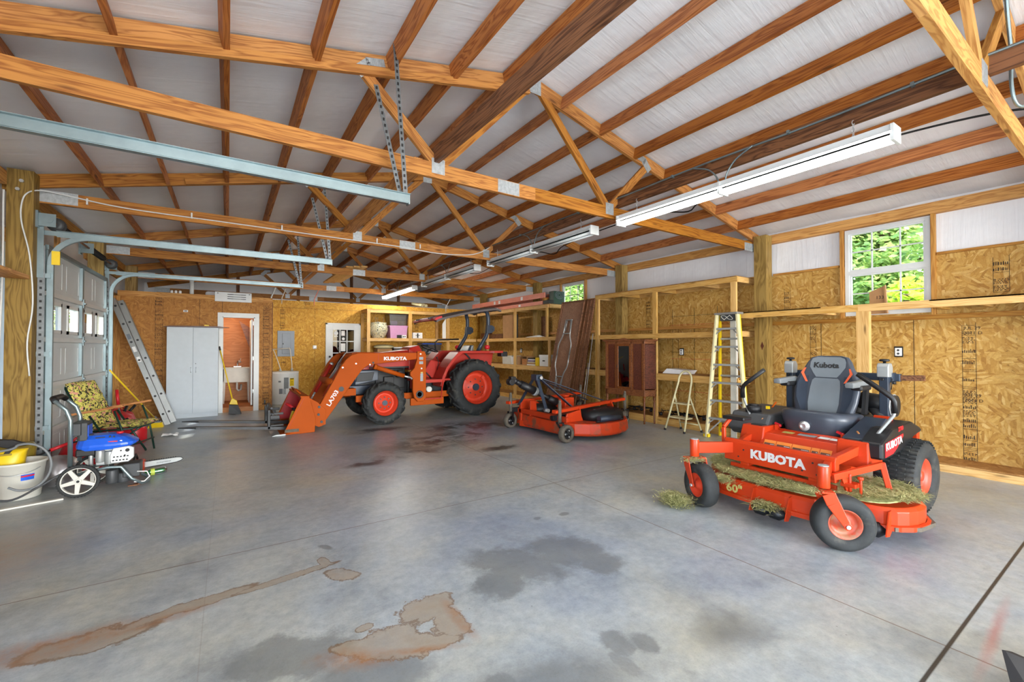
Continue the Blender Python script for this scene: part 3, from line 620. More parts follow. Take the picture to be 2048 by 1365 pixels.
def truss(k):
    Y = TY[k]; t = thing('roof_truss', 'orange-brown roof truss, %s' % names[k], 'truss', (XC, Y, 3.02), 0, 'roof trusses')
    mt = 'truss' if k != 2 else 'framing'; h = .145; w = .04
    zc = lambda x: zr(x) - .012 - h / 2
    for s in (-1, 1):
        xe = XC + s * 4.66
        board('top_chord', (xe, Y, zc(xe)), (XC + s * .005, Y, zc(XC)), w, h, mt, t)
        # doubled lower strip nailed to the face
        if k in (3, 4, 5) and s < 0:
            x0 = {3: XC - 4.5, 4: XC - 3.2, 5: XC - 3.0}[k]; hh = .07
            zz = lambda x: zc(x) - h / 2 - (.012 if k == 3 else -.035)
            board('chord_scab', (x0, Y - .04, zz(x0)), (XC - .1, Y - .04, zz(XC - .1)), w, hh, mt, t)
        for a, b in (((XC + s * 1.12, 3.14), (XC + s * 1.80, zc(XC + s * 1.80) - .07)), ((XC + s * 1.10, 3.14), (XC + s * .06, zc(XC) - .02))):
            board('web', (a[0], Y, a[1]), (b[0], Y, b[1]), .038, .09, mt, t)
        plate(t, XC + s * 1.12, Y, 3.13, .13, .14); plate(t, XC + s * 1.80, Y, zc(XC + s * 1.8) - .05, .16, .10, -s * .8)
        plate(t, XC + s * (4.66 - .33), Y, 3.07 if s > 0 else 3.10, .34, .13)
        plate(t, XC + s * 1.70, Y, zc(XC + s * 1.7) + .0, .16, .08, -s * .225)
    board('bottom_chord', (XL + .0, Y, 3.09), (XC, Y, 3.09), w, .14, mt, t); board('bottom_chord', (XC, Y, 3.09), (XR, Y, 3.09), w, .14, mt, t)
    plate(t, XC, Y, zc(XC) - .02, .15, .16); plate(t, XC - .34, Y, 3.09, .26, .13)
    return t
for k in range(1, 8): truss(k)
# posts at the truss ends
for k in range(1, 7):
    Y = TY[k]; nm = names[k].split(',')[0]
    desc = {1: 'behind the camera', 2: 'beside the camera at the building edge', 3: 'nearest one in view', 4: 'at the near side of the garage door' , 5: 'at the far side of the garage door', 6: 'beyond the washroom block'}[k]
    descR = {1: 'behind the camera', 2: 'beside the camera at the building edge', 3: 'nearest, between stepladder and mower, diamond knot', 4: 'behind the glass-fronted cabinet', 5: 'behind the shelves with boxes', 6: 'beyond the corner shelves'}[k]
    b = bbox_board('support_post', -1.915, XL, Y - .19, Y - .025, 0, 3.30 if k == 4 else 3.26, 'treated'); tag(b, 'greenish treated timber post on the left wall, %s' % desc, 'post', 'left wall posts')
    if k == 4:
        for z in (3.18, 3.09): obj('bolt', MB().cyl((-1.83 + (z - 3.1) * .3, Y - .19, z), (-1.83 + (z - 3.1) * .3, Y - .215, z), .018, 6), 'chrome', b).matrix_parent_inverse = b.matrix_basis.inverted()
    b = bbox_board('support_post', XR, XR + .18, Y - .24, Y - .05, 0, 3.24, 'treated'); tag(b, 'greenish treated timber post on the right wall, %s' % descR, 'post', 'right wall posts')
for o in list(C.objects):
    if o.get('category') == 'post' and 'diamond knot' in o['label']:
        k_ = obj('knot', MB().prism([(3.56, 1.40), (3.585, 1.47), (3.56, 1.54), (3.535, 1.47)], 'x', XR - .002, XR), 'mahog2', o, label='dark diamond shaped knot')
# purlins
bay = {1: 'bay behind the camera', 2: 'nearest bay', 3: 'second bay', 4: 'third bay', 5: 'fourth bay', 6: 'farthest bay'}
for k in range(1, 7):
    ya, yb = TY[k] + .02, TY[k + 1] - .02
    for s in (-1, 1):
        for i in range(7):
            x = XC + s * (.38 + .6 * i) if s < 0 or True else 0
            z = zr(x) - .012 - .07; n = Vector((s * .228, 0, 1)).normalized()
            o = board('purlin', (x, ya, z), (x, yb, z), .04, .14, 'purlin', up=tuple(n))
            tag(o, 'brown roof purlin in the %s, %s slope, %s from the ridge' % (bay[k], 'left' if s < 0 else 'right', place_word(i).replace('nearest', 'first')), 'purlin', 'purlins on the %s slope' % ('left' if s < 0 else 'right'))
    # lateral brace along the bottom chords
x0 = 1.55
o = board('bracing_plank', (1.66, .65, 3.23), (1.60, 3.80, 3.23), .05, .14, 'brown_board'); tag(o, 'dark brown board on edge along the truss chords, overhead in the nearest bay', 'plank')
o = board('bracing_plank', (1.66, .0, 3.23), (1.66, 0.6, 3.23), .05, .14, 'brown_board'); tag(o, 'dark brown plank end above the camera', 'plank')
for ya, yb, d in ((3.80, 6.8, 'between first and second full trusses'), (6.85, 9.85, 'between second and third full trusses'), (9.9, 12.9, 'between third and fourth full trusses')):
    o = board('bracing_plank', (1.50, ya, 3.19), (1.50, yb, 3.19), .16, .04, 'truss'); tag(o, 'narrow yellow-brown plank lying on the truss chords %s' % d, 'plank', 'narrow bracing planks')
for q in range(3):
    o = board('spare_plank', (2.25 + q * .16, 10.0, 3.24 + .02 * q), (2.25 + q * .16, 12.8, 3.24 + .02 * q), .14, .035, 'pine'); tag(o, 'pale new plank stored flat up on the far bottom chords, %s of three' % ['left', 'middle', 'right'][q], 'plank', 'pale planks stored in the trusses')
# light raceway board with conduit
for k in range(1, 6):
    o = board('raceway_board', (4.02, TY[k] + .0, 3.24), (4.02, TY[k + 1] - .0, 3.24), .04, .14, 'brown_board'); tag(o, 'grey-brown board on edge carrying conduit, %s' % bay[k].replace('bay', 'span'), 'board', 'conduit boards')
m = MB(); pts = [(3.985, y, 3.285 + .008 * sin(y * 3)) for y in [v * .35 for v in range(-6, 37)]]; m.tube(pts, .009, 6)
for y in (.95, 1.75, 2.9, 4.4, 5.8, 7.4, 8.9): m.box(3.965, 4.0, y, y + .02, 3.272, 3.30)
tag(obj('conduit', m, 'galv'), 'thin flexible metal conduit clipped along the brown board', 'conduit')
# ---- fluorescent fixtures
def fixture(y0, y1, lit, label, yc=None):
    L = y1 - y0; t = thing('light_fixture', label, 'light', (4.0, y0, 2.93), 0, 'hanging strip lights')
    b = MB().box(3.945, 4.055, y0, y1, 2.985, 3.05)
    b.prism([(3.90, 2.985), (4.10, 2.985), (4.07, 3.0), (3.93, 3.0)], 'y', y0, y1)
    for y in (y0, (y0 + y1) / 2, y1): b.box(3.925, 4.075, y - .012, y + .012, 2.925, 3.045)
    obj('housing', b, 'white', t, bevel=.003)
    for s in (-1, 1):
        for a, c in ((y0 + .02, (y0 + y1) / 2 - .02), ((y0 + y1) / 2 + .02, y1 - .02)):
            if not lit: 
                obj('tube', MB().cyl((4.0 + s * .045, a, 2.953), (4.0 + s * .045, c, 2.953), .017, 10), 'white', t)
            else: obj('tube', MB().cyl((4.0 + s * .045, a, 2.953), (4.0 + s * .045, c, 2.953), .017, 10), M['tube_far' if y0 > 9 else 'tube'], t, label='glowing tube')
    for y in (y0 + .25, y1 - .25):
        obj('hanger_chain', chain((4.0, y, 3.05), (4.0, y, 3.19)), 'chrome', t)
    mid = (y0 + y1) / 2
    for dy in (-.06, .06): obj('feed_conduit', MB().tube(cr([(3.99, mid + dy * .5, 3.05), (3.985, mid + dy, 3.13), (3.98, mid + dy * 2.4, 3.22), (3.975, mid + dy * 5, 3.285)]), .008, 6), 'galv', t)
    return t
def chain(a, b, r=.006):
    m = MB(); a = Vector(a); b = Vector(b); n = max(2, int((b - a).length / .028)); d = (b - a).normalized(); o = d.orthogonal().normalized(); q = d.cross(o)
    for i in range(n):
        c = a + (b - a) * ((i + .5) / n); e = o if i % 2 else q; l = .018
        m.tube([c + d * l * cos(x) + e * .009 * sin(x) for x in [2 * pi * k / 8 for k in range(8)]], .003, 4, closed=True)
    return m
M['tube_far'] = emis('glowing far fluorescent tube', (1, .96, .86, 1), TUBE_FAR)
M['tube'] = emis('glowing fluorescent tube', (1, .98, .93, 1), TUBE)
fixture(1.06, 3.66, True, 'lit hanging fluorescent strip, nearest, top right'); fixture(4.12, 6.80, False, 'unlit white strip light hanging second from the camera')
fixture(7.30, 10.0, False, 'unlit white strip light hanging third from the camera'); fixture(10.65, 13.2, True, 'lit fluorescent strip, farthest, over the back shelves')
fixture(-2.1, .2, True, 'added lit strip light, unseen just behind the camera')  # this and the next fixture are unseen, added for even fill light
fixture(-5.2, -2.9, True, 'added lit strip light, unseen farther back behind the camera')
# fluorescent row on the left half behind the camera
m = MB(); pts = [(5.42, .3, 3.26), (5.42, .7, 3.42), (5.42, 1.3, 3.50), (5.40, 2.0, 3.52), (5.42, 2.8, 3.50), (5.40, 3.5, 3.44), (5.45, 3.73, 3.38), (5.42, 4.2, 3.47), (5.42, 5.2, 3.50), (5.42, 6.4, 3.42), (5.45, 6.75, 3.32), (5.42, 7.4, 3.48), (5.42, 8.6, 3.52), (5.45, 9.8, 3.38), (5.4, 10.6, 3.5)]
tag(obj('cable', m.tube(cr(pts), .010, 6), 'black'), 'black twisted cable stapled along the right roof slope', 'cable')
m = MB().tube(cr([(4.3, .57, 4.0), (4.42, .575, 3.72), (4.52, .575, 3.5), (4.56, .58, 3.28), (4.62, .56, 3.15), (4.75, .5, 3.18), (5.0, .38, 3.36), (5.3, .2, 3.6)]), .011, 8)
tag(obj('cable', m, 'galv'), 'white cable looping down the web of the nearest truss', 'cable')
m = MB().tube(cr([(-1.72, 6.50, 1.15), (-1.74, 6.5, 1.5), (-1.71, 6.52, 1.9), (-1.735, 6.51, 2.4), (-1.80, 6.52, 2.75), (-1.80, 6.52, 2.95), (-1.76, 6.52, 3.06), (-1.68, 6.60, 3.125), (-1.5, 6.69, 3.13), (-1.0, 6.70, 3.08), (0, 6.70, 3.07), (1, 6.70, 3.06), (2.2, 6.70, 3.05), (2.9, 6.70, 3.02), (3.4, 6.70, 3.05), (3.7, 6.70, 3.12), (3.98, 6.72, 3.28)]), .007, 8)
for x in (-1.35, -.4, .6, 1.9, 2.6): m.box(x, x + .015, 6.685, 6.715, 3.06, 3.13)
tag(obj('cable', m, 'white'), 'white cable rising on the garage door post and running along the second truss', 'cable')
m = MB().tube(cr([(XLW + .075, 6.45, 1.25), (XLW + .08, 6.46, 1.6), (XLW + .08, 6.49, 2.1), (XLW + .08, 6.50, 2.5), (XLW + .08, 6.49, 2.9), (XLW + .09, 6.46, 3.05)]), .009, 6)
tag(obj('cable', m, 'white'), 'short white cable on the wall left of the garage door post', 'cable')
o = thing('switch_box', 'grey steel switch box on the wall by the garage door post', 'switch box', (XLW, 6.3, 1.14)); obj('box', MB().box(XLW, XLW + .06, 6.36, 6.48, 1.12, 1.24), 'galv', o, bevel=.004); obj('switch', MB().box(XLW + .06, XLW + .07, 6.40, 6.43, 1.16, 1.20), 'paper', o)
# ================================================================ GARAGE DOOR
DX = -1.70
gd = thing('door_3', 'closed white sectional garage door with a row of four windows', None, (DX, 8.17, 0)); gd['kind'] = 'structure'
y0, y1 = 6.80, 9.60; SH = .512; ym = (y0 + y1) / 2
for k in range(5):
    za, zb = k * SH + .004, (k + 1) * SH - .004; m = MB(); wn_ = k == 3
    holes = []
    if wn_:
        for q in range(4): c = y0 + (y1 - y0) * (q + .5) / 4; holes.append((c - .20, c + .20, za + .10, zb - .10))
    holed(m, 'x', DX - .03, DX, y0, y1, za, zb, holes)
    for q in range(4):
        c = y0 + (y1 - y0) * (q + .5) / 4
        if wn_:
            f = MB()
            for b in ((c - .235, c - .20, za + .07, zb - .07), (c + .20, c + .235, za + .07, zb - .07), (c - .235, c + .235, za + .07, za + .10), (c - .235, c + .235, zb - .10, zb - .07)): f.box(DX - .035, DX + .012, *b)
            s = None
        else:
            # raised rectangular embossing
            for b in ((c - .27, c - .258, za + .08, zb - .08), (c + .255, c + .27, za + .08, zb - .08), (c - .27, c + .27, za + .08, za + .095), (c - .27, c + .27, zb - .095, zb - .08)): m.box(DX, DX + .003, *b)
    sec = obj('door_panel', m, 'doorwhite', gd, label='door section with windows' if wn_ else None)
    if wn_:
        for q in range(4):
            c = y0 + (y1 - y0) * (q + .5) / 4; f = MB()
            for b in ((c - .235, c - .19, za + .07, zb - .07), (c + .19, c + .235, za + .07, zb - .07), (c - .235, c + .235, za + .07, za + .11), (c - .235, c + .235, zb - .11, zb - .07)): f.box(DX - .035, DX + .014, *b)
            obj('window_frame', f, 'white', sec); obj('pane', MB().add([(DX - .015, c - .19, za + .1), (DX - .015, c + .19, za + .1), (DX - .015, c + .19, zb - .1), (DX - .015, c - .19, zb - .1)], [(0, 1, 2, 3)]), 'glass', sec)
    r = MB().box(DX, DX + .035, y0, y1, zb - .022, zb + .028); obj('rail', r, 'white' if k < 4 else 'galv', sec)
    for yy, w in ((y0 + .03, .06), (ym, .075), (y1 - .03, .06)): obj('stile', MB().box(DX, DX + .03, yy - w / 2, yy + w / 2, za + .03, zb - .025), 'galv', sec)
    if k < 4:
        for yy in (y0 + .03, ym, y1 - .03):
            obj('hinge', MB().box(DX + .035, DX + .045, yy - .03, yy + .03, zb - .06, zb + .06).cyl((DX + .05, yy - .03, zb), (DX + .05, yy + .03, zb), .012, 8), 'galv', sec)
def door_track(y, s, label, vert=True, hang=True):
    """s: side the angle stands on (-1 toward the camera)"""
    t = thing('door_track', label, 'track', (-1.62, y, 0), 0, 'garage door tracks'); X0 = -1.63; ZT = 2.68; R = .33
    def sweep(pts, w=.05, d=.022):
        m = MB(); n = len(pts); vs = []
        prof = [(-d, -w / 2), (d, -w / 2), (d, -w / 2 + .004), (-d + .004, -w / 2 + .004), (-d + .004, w / 2 - .004), (d, w / 2 - .004), (d, w / 2), (-d, w / 2)]
        for i, p in enumerate(pts):
            a = Vector(pts[max(i - 1, 0)]); b = Vector(pts[min(i + 1, n - 1)]); tg = (b - a).normalized(); nr = Vector((-tg[1], 0, tg[0])) if False else Vector((tg.z, 0, -tg.x))
            for du, dv in prof: vs.append(Vector(p) + Vector((0, 1, 0)) * du * (-s) + nr * dv)
        k = 8; fs = [(i * k + j, i * k + (j + 1) % k, (i + 1) * k + (j + 1) % k, (i + 1) * k + j) for i in range(n - 1) for j in range(k)]
        return m.add(vs, fs + [tuple(range(k))[::-1], tuple((n - 1) * k + j for j in range(k))])
    if vert: obj('vertical_track', sweep([(X0, y, .05), (X0, y, ZT - R)]), 'galv', t)
    obj('curved_track', sweep([(X0 + R - R * cos(a), y, ZT - R + R * sin(a)) for a in [radians(90) * i / 10 for i in range(11)]]), 'galv', t)
    m = sweep([(X0 + R, y, ZT), (1.25, y, ZT)]); m.box(X0 + .05, 1.26, y + s * .024, y + s * .028, ZT - .02, ZT + .045).box(X0 + .05, 1.26, y + s * .028 - .0, y + s * .028 + s * .03 if s > 0 else y + s * .028, ZT + .042, ZT + .046) if s > 0 else m.box(X0 + .05, 1.26, y - .028, y - .024, ZT - .02, ZT + .045).box(X0 + .05, 1.26, y - .058, y - .028, ZT + .042, ZT + .046)
    m.box(1.25, 1.262, y - .03, y + .03, ZT - .035, ZT + .05)
    obj('horizontal_track', m, 'galv', t)
    if hang:
        def strap(a, b, ya, yb, nm='hanger'):
            h = MB().beam((a[0], ya, a[1]), (b[0], yb, b[1]), .003, .038, (1, 0, 0)).beam((a[0], ya + .018, a[1]), (b[0], yb + .018, b[1]), .036, .003, (1, 0, 0))
            L = math.hypot(b[0] - a[0], b[1] - a[1]); n = int(L / .05)
            hm = h; hm.cur = 1
            for i in range(n):
                f = (i + .5) / n; hx = a[0] + (b[0] - a[0]) * f; hz = a[1] + (b[1] - a[1]) * f; hy = ya + (yb - ya) * f; hm.box(hx - .008, hx + .008, hy - .004, hy + .0035, hz - .012, hz + .012)
            obj(nm, h, ['galv_dark', 'black'], t)
        zt = zr(1.13) - .02
        strap((1.24, ZT - .02), (1.14, zt), y, y, 'hanger'); strap((1.22, ZT), (1.0, zr(1.0) - .35), y + .05, y + .06, 'hanger_brace')
    if vert:
        a = MB().box(XL + .004, XL + .06, y + s * .055 - .002, y + s * .055 + .002, 0, 2.55); hm = a; hm.cur = 1
        for i in range(34): z = .06 + i * .072; hm.box(XL + .02, XL + .04, y + s * .055 - .004, y + s * .055 + .004, z, z + .025)
        obj('mounting_angle', a, ['galv_dark', 'black'], t)
        for z in (.55, 1.35, 2.2): obj('track_bracket', MB().box(XL, X0 + .01, y + s * .026, y + s * .052, z, z + .05), 'galv', t)
        obj('corner_plate', MB().box(XL, XL + .05, y + s * .06 - .004, y + s * .06 + .004, 2.2, 2.85).box(XL, X0 + R + .25, y + s * .03 - .002, y + s * .03 + .002, ZT - .01, ZT + .04), 'galv', t)
    return t
door_track(3.50, -1, 'long galvanized door track of the nearer garage door, crossing the upper left')
door_track(6.72, -1, 'galvanized track on the near side of the white garage door, yellow tag on its bend')
t9 = door_track(9.66, 1, 'galvanized track on the far side of the garage door, above the washroom')
t7 = [o for o in C.objects if o.name == 'door_track.001'][0]
obj('warning_tag', MB().box(-1.615, -1.55, 6.675, 6.693, 2.35, 2.50), 'warnyel' if 'warnyel' in M else 'yellow', t7, label='yellow warning tag')
ts = thing('torsion_spring_assembly', 'steel shaft with spring and cable drums above the garage door', 'door spring', (-1.60, 8.2, 2.80)); SX, SZ = -1.62, 2.82
obj('shaft', MB().cyl((SX, 6.62, SZ), (SX, 9.75, SZ), .013, 10), 'brown_board', ts, label='rusty brown shaft')
for y in (6.80, 9.52): obj('cable_drum', MB().lathe([(.03, 0), (.075, .0), (.075, .01), (.055, .02), (.055, .06), (.078, .07), (.078, .078), (.03, .08)], (SX, y, SZ), (0, 1, 0), 20), 'greydark', ts)
for y in (6.62, 8.2, 9.7): obj('bearing_plate', MB().box(SX - .1, SX + .05, y - .003, y + .003, SZ - .07, SZ + .07).box(SX - .1, SX - .08, y - .03, y + .06, SZ - .09, SZ + .09).cyl((SX, y - .012, SZ), (SX, y + .012, SZ), .03, 14), 'galv', ts)
for ya, yb in ((8.25, 9.0), (7.0, 7.35)):
    m = MB(); n = int((yb - ya) / .028)
    m.tube([(SX + .036 * cos(i * pi / 5), ya + (yb - ya) * i / (n * 10), SZ + .036 * sin(i * pi / 5)) for i in range(n * 10 + 1)], .008, 5)
    obj('spring', m, 'blackm', ts)
# ================================================================ SHELVING
SX0 = 6.80
def shelf_unit(name, label, boards, decks):
    t = thing(name, label, 'shelving', boards[0][1][0:1] + (boards[0][1][2],) + (0,))
    for nm, b, mt in boards: bbox_board(nm, *b, mt, t)
    for b in decks:
        m = MB(); ys = [b[2]]; hit = [(Y - .245, Y - .045) for Y in TY if b[2] < Y - .15 < b[3]] if b[1] > 7.12 and b[2] < 12.4 and b[0] < 7.12 else []
        m.box(b[0], 7.12 if hit else b[1], *b[2:]); q = b[2]
        if hit:
            for h0, h1 in hit + [(b[3], b[3])]: m.box(7.12, b[1], q, h0, b[4], b[5]); q = h1
        obj('shelf_deck', m, 'deck', t)
    return t
P = 'pine'; f0, f1 = SX0, SX0 + .04
bd = []; dk = []
for z0, z1, ya, yb in ((2.50, 2.59, 3.78, 6.98), (1.62, 1.71, 3.78, 6.98), (.83, .95, 3.78, 6.98), (0, .13, 3.2, 6.98)): bd.append(('front_rail', (f0, f1, ya, yb, z0, z1), P))
for y, za, zb, w in ((5.34, 1.71, 2.50, .09), (5.34, 0, 1.62, .09), (6.87, 0, 2.50, .045), (6.93, .13, 2.50, .045)): bd.append(('shelf_post', (f0 - .004, f1, y, y + w, za, zb), P))
bd.append(('shelf_post', (f0 - .004, f1, 3.80, 3.89, 1.71, 2.50), P)); bd.append(('painted_post', (f0 - .02, f1, 3.80, 3.89, 0, 1.93), 'whitewood')); bd.append(('shelf_post', (f1, f1 + .04, 3.82, 3.91, 0, 1.93), P))
for z in (2.50, 1.62, .84):
    for y in (3.78, 4.4, 5.3, 6.2, 6.94): bd.append(('cross_joist', (f1, XW, y, y + .04, z, z + .085), P))
bd += [('rear_rail', (XW - .04, XW, 3.8, 6.98, z, z + .085), P) for z in (2.50, 1.62, .84)]
dk += [(f0, XW, 3.8, 6.98, 2.585, 2.60), (f0 + .03, XW, 3.8, 6.98, 1.70, 1.715), (f0 + .03, XW, 3.8, 6.98, .94, .955), (f0 + .03, XW, 3.2, 6.98, .12, .135)]
shelf_unit('storage_shelf', 'tall pine shelving behind the stepladder and glass-fronted cabinet', bd, dk)
bd = []; dk = []
for z0, z1, ya, yb in ((2.46, 2.55, 8.68, 12.42), (1.62, 1.71, 7.0, 12.42), (.83, .95, 7.0, 12.42), (0, .11, 7.0, 12.42)): bd.append(('front_rail', (f0, f1, ya, yb, z0, z1), P))
for y, za, zb, w in ((8.70, 1.71, 2.46, .06), (8.60, .95, 1.62, .06), (10.16, 0, 2.55, .09), (11.72, 0, 2.46, .07)): bd.append(('shelf_post', (f0 - .004, f1, y, y + w, za, zb), P))
bd.append(('end_rail', (f1, XW, 8.64, 8.68, 2.46, 2.55), P))
for z in (2.46, 1.62, .84):
    for y in (8.72, 9.4, 10.2, 11.0, 11.8): bd.append(('cross_joist', (f1, XW, y, y + .04, z, z + .085), P))
dk += [(f0, XW, 8.64, 12.42, 2.545, 2.56), (f0 + .03, XW, 7.0, 12.42, 1.70, 1.715), (f0 + .03, XW, 7.0, 12.42, .94, .955), (f0 + .03, XW, 7.0, 12.42, .10, .115)]
shelf_unit('storage_shelf', 'pine shelving in the back right corner with boxes and ladders on top', bd, dk)
bd = []; dk = []
bd += [('front_rail', (f0, f1, .1, 2.2, 1.91, 2.0), P), ('front_rail', (f0, f1, 2.2, 3.74, 1.91, 2.0), P), ('shelf_post', (f0 + .0, f1 + .05, 2.09, 2.22, .1, 1.91), P)]
for y in (-.2, .7, 1.1, 1.46, 2.64, 3.1, 3.70): bd.append(('cross_joist', (f1, XW, y, y + .04, 1.91, 1.985), P))
bd.append(('base_rail', (6.96, 7.0, -2, 3.7, 0, .09), P)); dk += [(f0, XW, -2, 1.52, 1.985, 2.0), (f0, XW, 2.62, 3.74, 1.985, 2.0), (6.96, XW, -2, 3.2, .085, .105)]
shelf_unit('storage_shelf', 'single high pine shelf and low platform behind the zero-turn mower', bd, dk)
BX = 12.45; bd = []; dk = []
for z0, z1 in ((2.44, 2.53), (1.62, 1.71), (.83, .95), (0, .1)): bd.append(('front_rail', (3.34, 6.78, BX, BX + .04, z0, z1), P))
for x, w in ((3.28, .09), (4.50, .10), (5.74, .09)): bd.append(('shelf_post', (x, x + w, BX - .005, BX + .035, 0, 2.53), P))
for x in (3.26, 5.62): bd.append(('rear_post', (x, x + .09, 13.04, 13.09, 0, 2.44), P))
for z in (2.44, 1.62, .84):
    for x in (3.30, 4.5, 5.74, 6.7): bd.append(('cross_joist', (x, x + .04, BX + .04, PY, z, z + .085), P))
dk += [(3.28, 6.8, BX, PY, 2.525, 2.54), (3.3, 6.8, BX + .03, PY, 1.70, 1.715), (3.3, 6.8, BX + .03, PY, .94, .955)]
shelf_unit('storage_shelf', 'pine shelving on the back wall holding the vase and plastic bins', bd, dk)
# ---- goods on the back shelves (floor of the middle tier z=1.715, low tier z=.955)
def boxobj(name, b, mat, label, cat, group=None, bevel=.004, parts=()):
    o = obj(name, MB().box(*b), mat, None, bevel); tag(o, label, cat, group)
    for nm, pb, pm in parts: obj(nm, MB().box(*pb), pm, o)
    return o
def tub(name, x0, x1, y0, y1, z0, z1, mat, label, cat, lid=None, taper=.9, group=None):
    cx, cy = (x0 + x1) / 2, (y0 + y1) / 2; t = thing(name, label, cat, (cx, cy, z0), 0, group)
    def ring(f, z): return [(cx + (x - cx) * f, cy + (y - cy) * f, z) for x, y in ((x0, y0), (x1, y0), (x1, y1), (x0, y1))]
    obj('body', MB().loft([ring(taper, z0), ring(.99, z1 - .03), ring(1.03, z1 - .03), ring(1.03, z1 - .01), ring(.97, z1 - .01), ring(taper - .03, z0 + .01)], smooth=False), mat, t, bevel=.003)
    if lid: obj('lid', MB().loft([ring(1.05, z1 - .02), ring(1.05, z1 + .005), ring(.95, z1 + .015)], smooth=False), lid, t, bevel=.003)
    return t
v = thing('vase', 'round patterned ceramic pot with a lid of odds and ends, upper back shelf', 'vase', (3.70, 12.8, 1.715))
prof = [(.14, 0), (.16, .0), (.17, .02), (.22, .1), (.27, .22), (.275, .3), (.25, .38), (.22, .42), (.235, .45), (.22, .46), (.19, .44)]
obj('body', MB().lathe(prof, (3.70, 12.8, 1.715), (0, 0, 1), 32), 'vase', v); obj('contents', MB().lathe([(.20, .44), (.12, .47), (0, .49)], (3.70, 12.8, 1.715), n=16), 'alu_dull', v)
m = MB(); [m.cyl((3.70 + a, 12.72 + b, 2.16), (3.70 + a * 1.1, 12.72 + b, 2.30), .004, 6).sphere((3.70 + a * 1.1, 12.72 + b, 2.31), .012, 5) for a, b in ((-.1, 0), (-.03, .05), (.12, 0))]; obj('finial', m, 'alu', v)
tub('storage_bin', 3.98, 4.52, 12.6, 13.0, 1.715, 2.08, 'pink', 'pink plastic storage bin on the upper back shelf', 'bin', 'pink'); tub('storage_bin', 3.97, 4.54, 12.6, 13.0, 2.10, 2.42, 'clearplastic', 'cloudy clear bin stacked on the pink bin', 'bin', 'clearplastic')
for x, z, mt in ((4.03, 2.11, 'pink'), (4.25, 2.11, 'cardboard'), ): boxobj('cloth_bundle', (x, x + .2, 12.66, 12.94, z, z + .12), mt, 'folded %s item inside the clear bin' % ('pink' if mt == 'pink' else 'tan'), 'cloth')
boxobj('parts_box', (4.18, 4.30, 12.50, 12.58, 1.715, 1.81), 'black', 'small black box in front of the pink bin', 'box'); boxobj('parts_box', (4.32, 4.45, 12.50, 12.58, 1.715, 1.81), 'paper', 'small white box with black print beside the pink bin', 'box', parts=[('print', (4.34, 4.37, 12.497, 12.5, 1.74, 1.78), 'black'), ('print', (4.39, 4.42, 12.497, 12.5, 1.74, 1.78), 'black')])
boxobj('carton', (4.66, 4.96, 12.52, 12.75, 1.715, 1.89), 'paper', 'white carton with a black figure, middle bay of the back shelf', 'box', parts=[('figure', (4.79, 4.83, 12.515, 12.52, 1.73, 1.87), 'black'), ('figure', (4.74, 4.88, 12.515, 12.52, 1.80, 1.815), 'black')])
o = obj('foam_sheet', MB().prism([(5.62, 1.72), (5.73, 1.72), (5.73, 2.35), (5.62, 2.18)], 'y', 12.5, 12.53), 'paper'); tag(o, 'white slanted foam sheet standing behind the right post of the back shelf', 'sheet')
boxobj('carton', (3.62, 4.05, 12.6, 12.95, .955, 1.40), 'cardboard', 'brown carton on the low back shelf under the white cushion', 'box')
o = obj('cushion', MB().sphere((3.84, 12.72, 1.46), .30, 10, (1, .6, .24)), 'fibre'); tag(o, 'off-white puffy cushion on the brown carton', 'cushion')
tub('storage_bin', 4.10, 4.36, 12.6, 12.9, 1.20, 1.44, 'clearplastic', 'small clear bin with parts beside the cushion', 'bin', 'paper'); boxobj('carton', (4.08, 4.40, 12.55, 12.95, .955, 1.20), 'cardboard', 'plain brown carton under the small clear bin', 'box')
tub('storage_bin', 5.0, 5.62, 12.6, 13.0, 1.22, 1.56, 'clearplastic', 'clear bin with grey lid behind the steering wheel', 'bin', 'blue'); boxobj('carton', (5.0, 5.62, 12.58, 13.0, .955, 1.215), 'cardboard', 'brown carton under the blue-lidded bin', 'box')
boxobj('paper_stack', (5.1, 5.4, 12.62, 12.9, 1.26, 1.42), 'paper', 'white papers inside the blue-lidded bin', 'paper')
# right corner shelf goods
boxobj('long_case', (6.92, 7.2, 11.05, 12.0, 1.715, 1.86), 'brown_board', 'long brown patterned case on the corner shelf', 'case', bevel=.02); boxobj('long_case', (6.92, 7.2, 12.1, 12.38, 1.715, 1.90), 'mahog2', 'short dark box in the far shelf corner', 'case')
boxobj('flat_carton', (6.88, 6.93, 10.42, 10.96, 1.715, 2.40), 'cardboard', 'tall thin tan carton leaning upright on the corner shelf', 'box'); boxobj('dark_panel', (6.96, 6.99, 10.30, 10.44, 1.715, 2.4), 'black', 'narrow black panel beside the tall tan carton', 'panel')
boxobj('leaning_plywood', (7.26, 7.29, 9.3, 9.7, 1.715, 2.3), 'brown_board', 'brown plywood piece leaning in the corner shelf', 'board')
m = MB().loft([[(6.9 + .02 * a, 9.15 + .65 * b / 6, 1.718 + h * (1 if 0 < b < 6 else .3)) for a, h in ((0, 0), (8, 0), (9, .02), (4, .045 + .015 * sin(b)), (0, .02))] for b in range(7)]); tag(obj('paper_bag', m, 'paper'), 'flat white paper bag on the middle corner shelf', 'bag')
boxobj('crate', (6.86, 7.2, 10.45, 10.95, .955, 1.20), 'whitewood', 'white wooden crate on the low corner shelf', 'crate'); tub('tub', 6.84, 7.1, 10.18, 10.46, .955, 1.19, 'paper', 'white tapered plastic tub beside the white crate', 'tub')
t = thing('open_carton', 'open cardboard carton lying on its side, low corner shelf', 'box', (6.86, 9.9, .955))
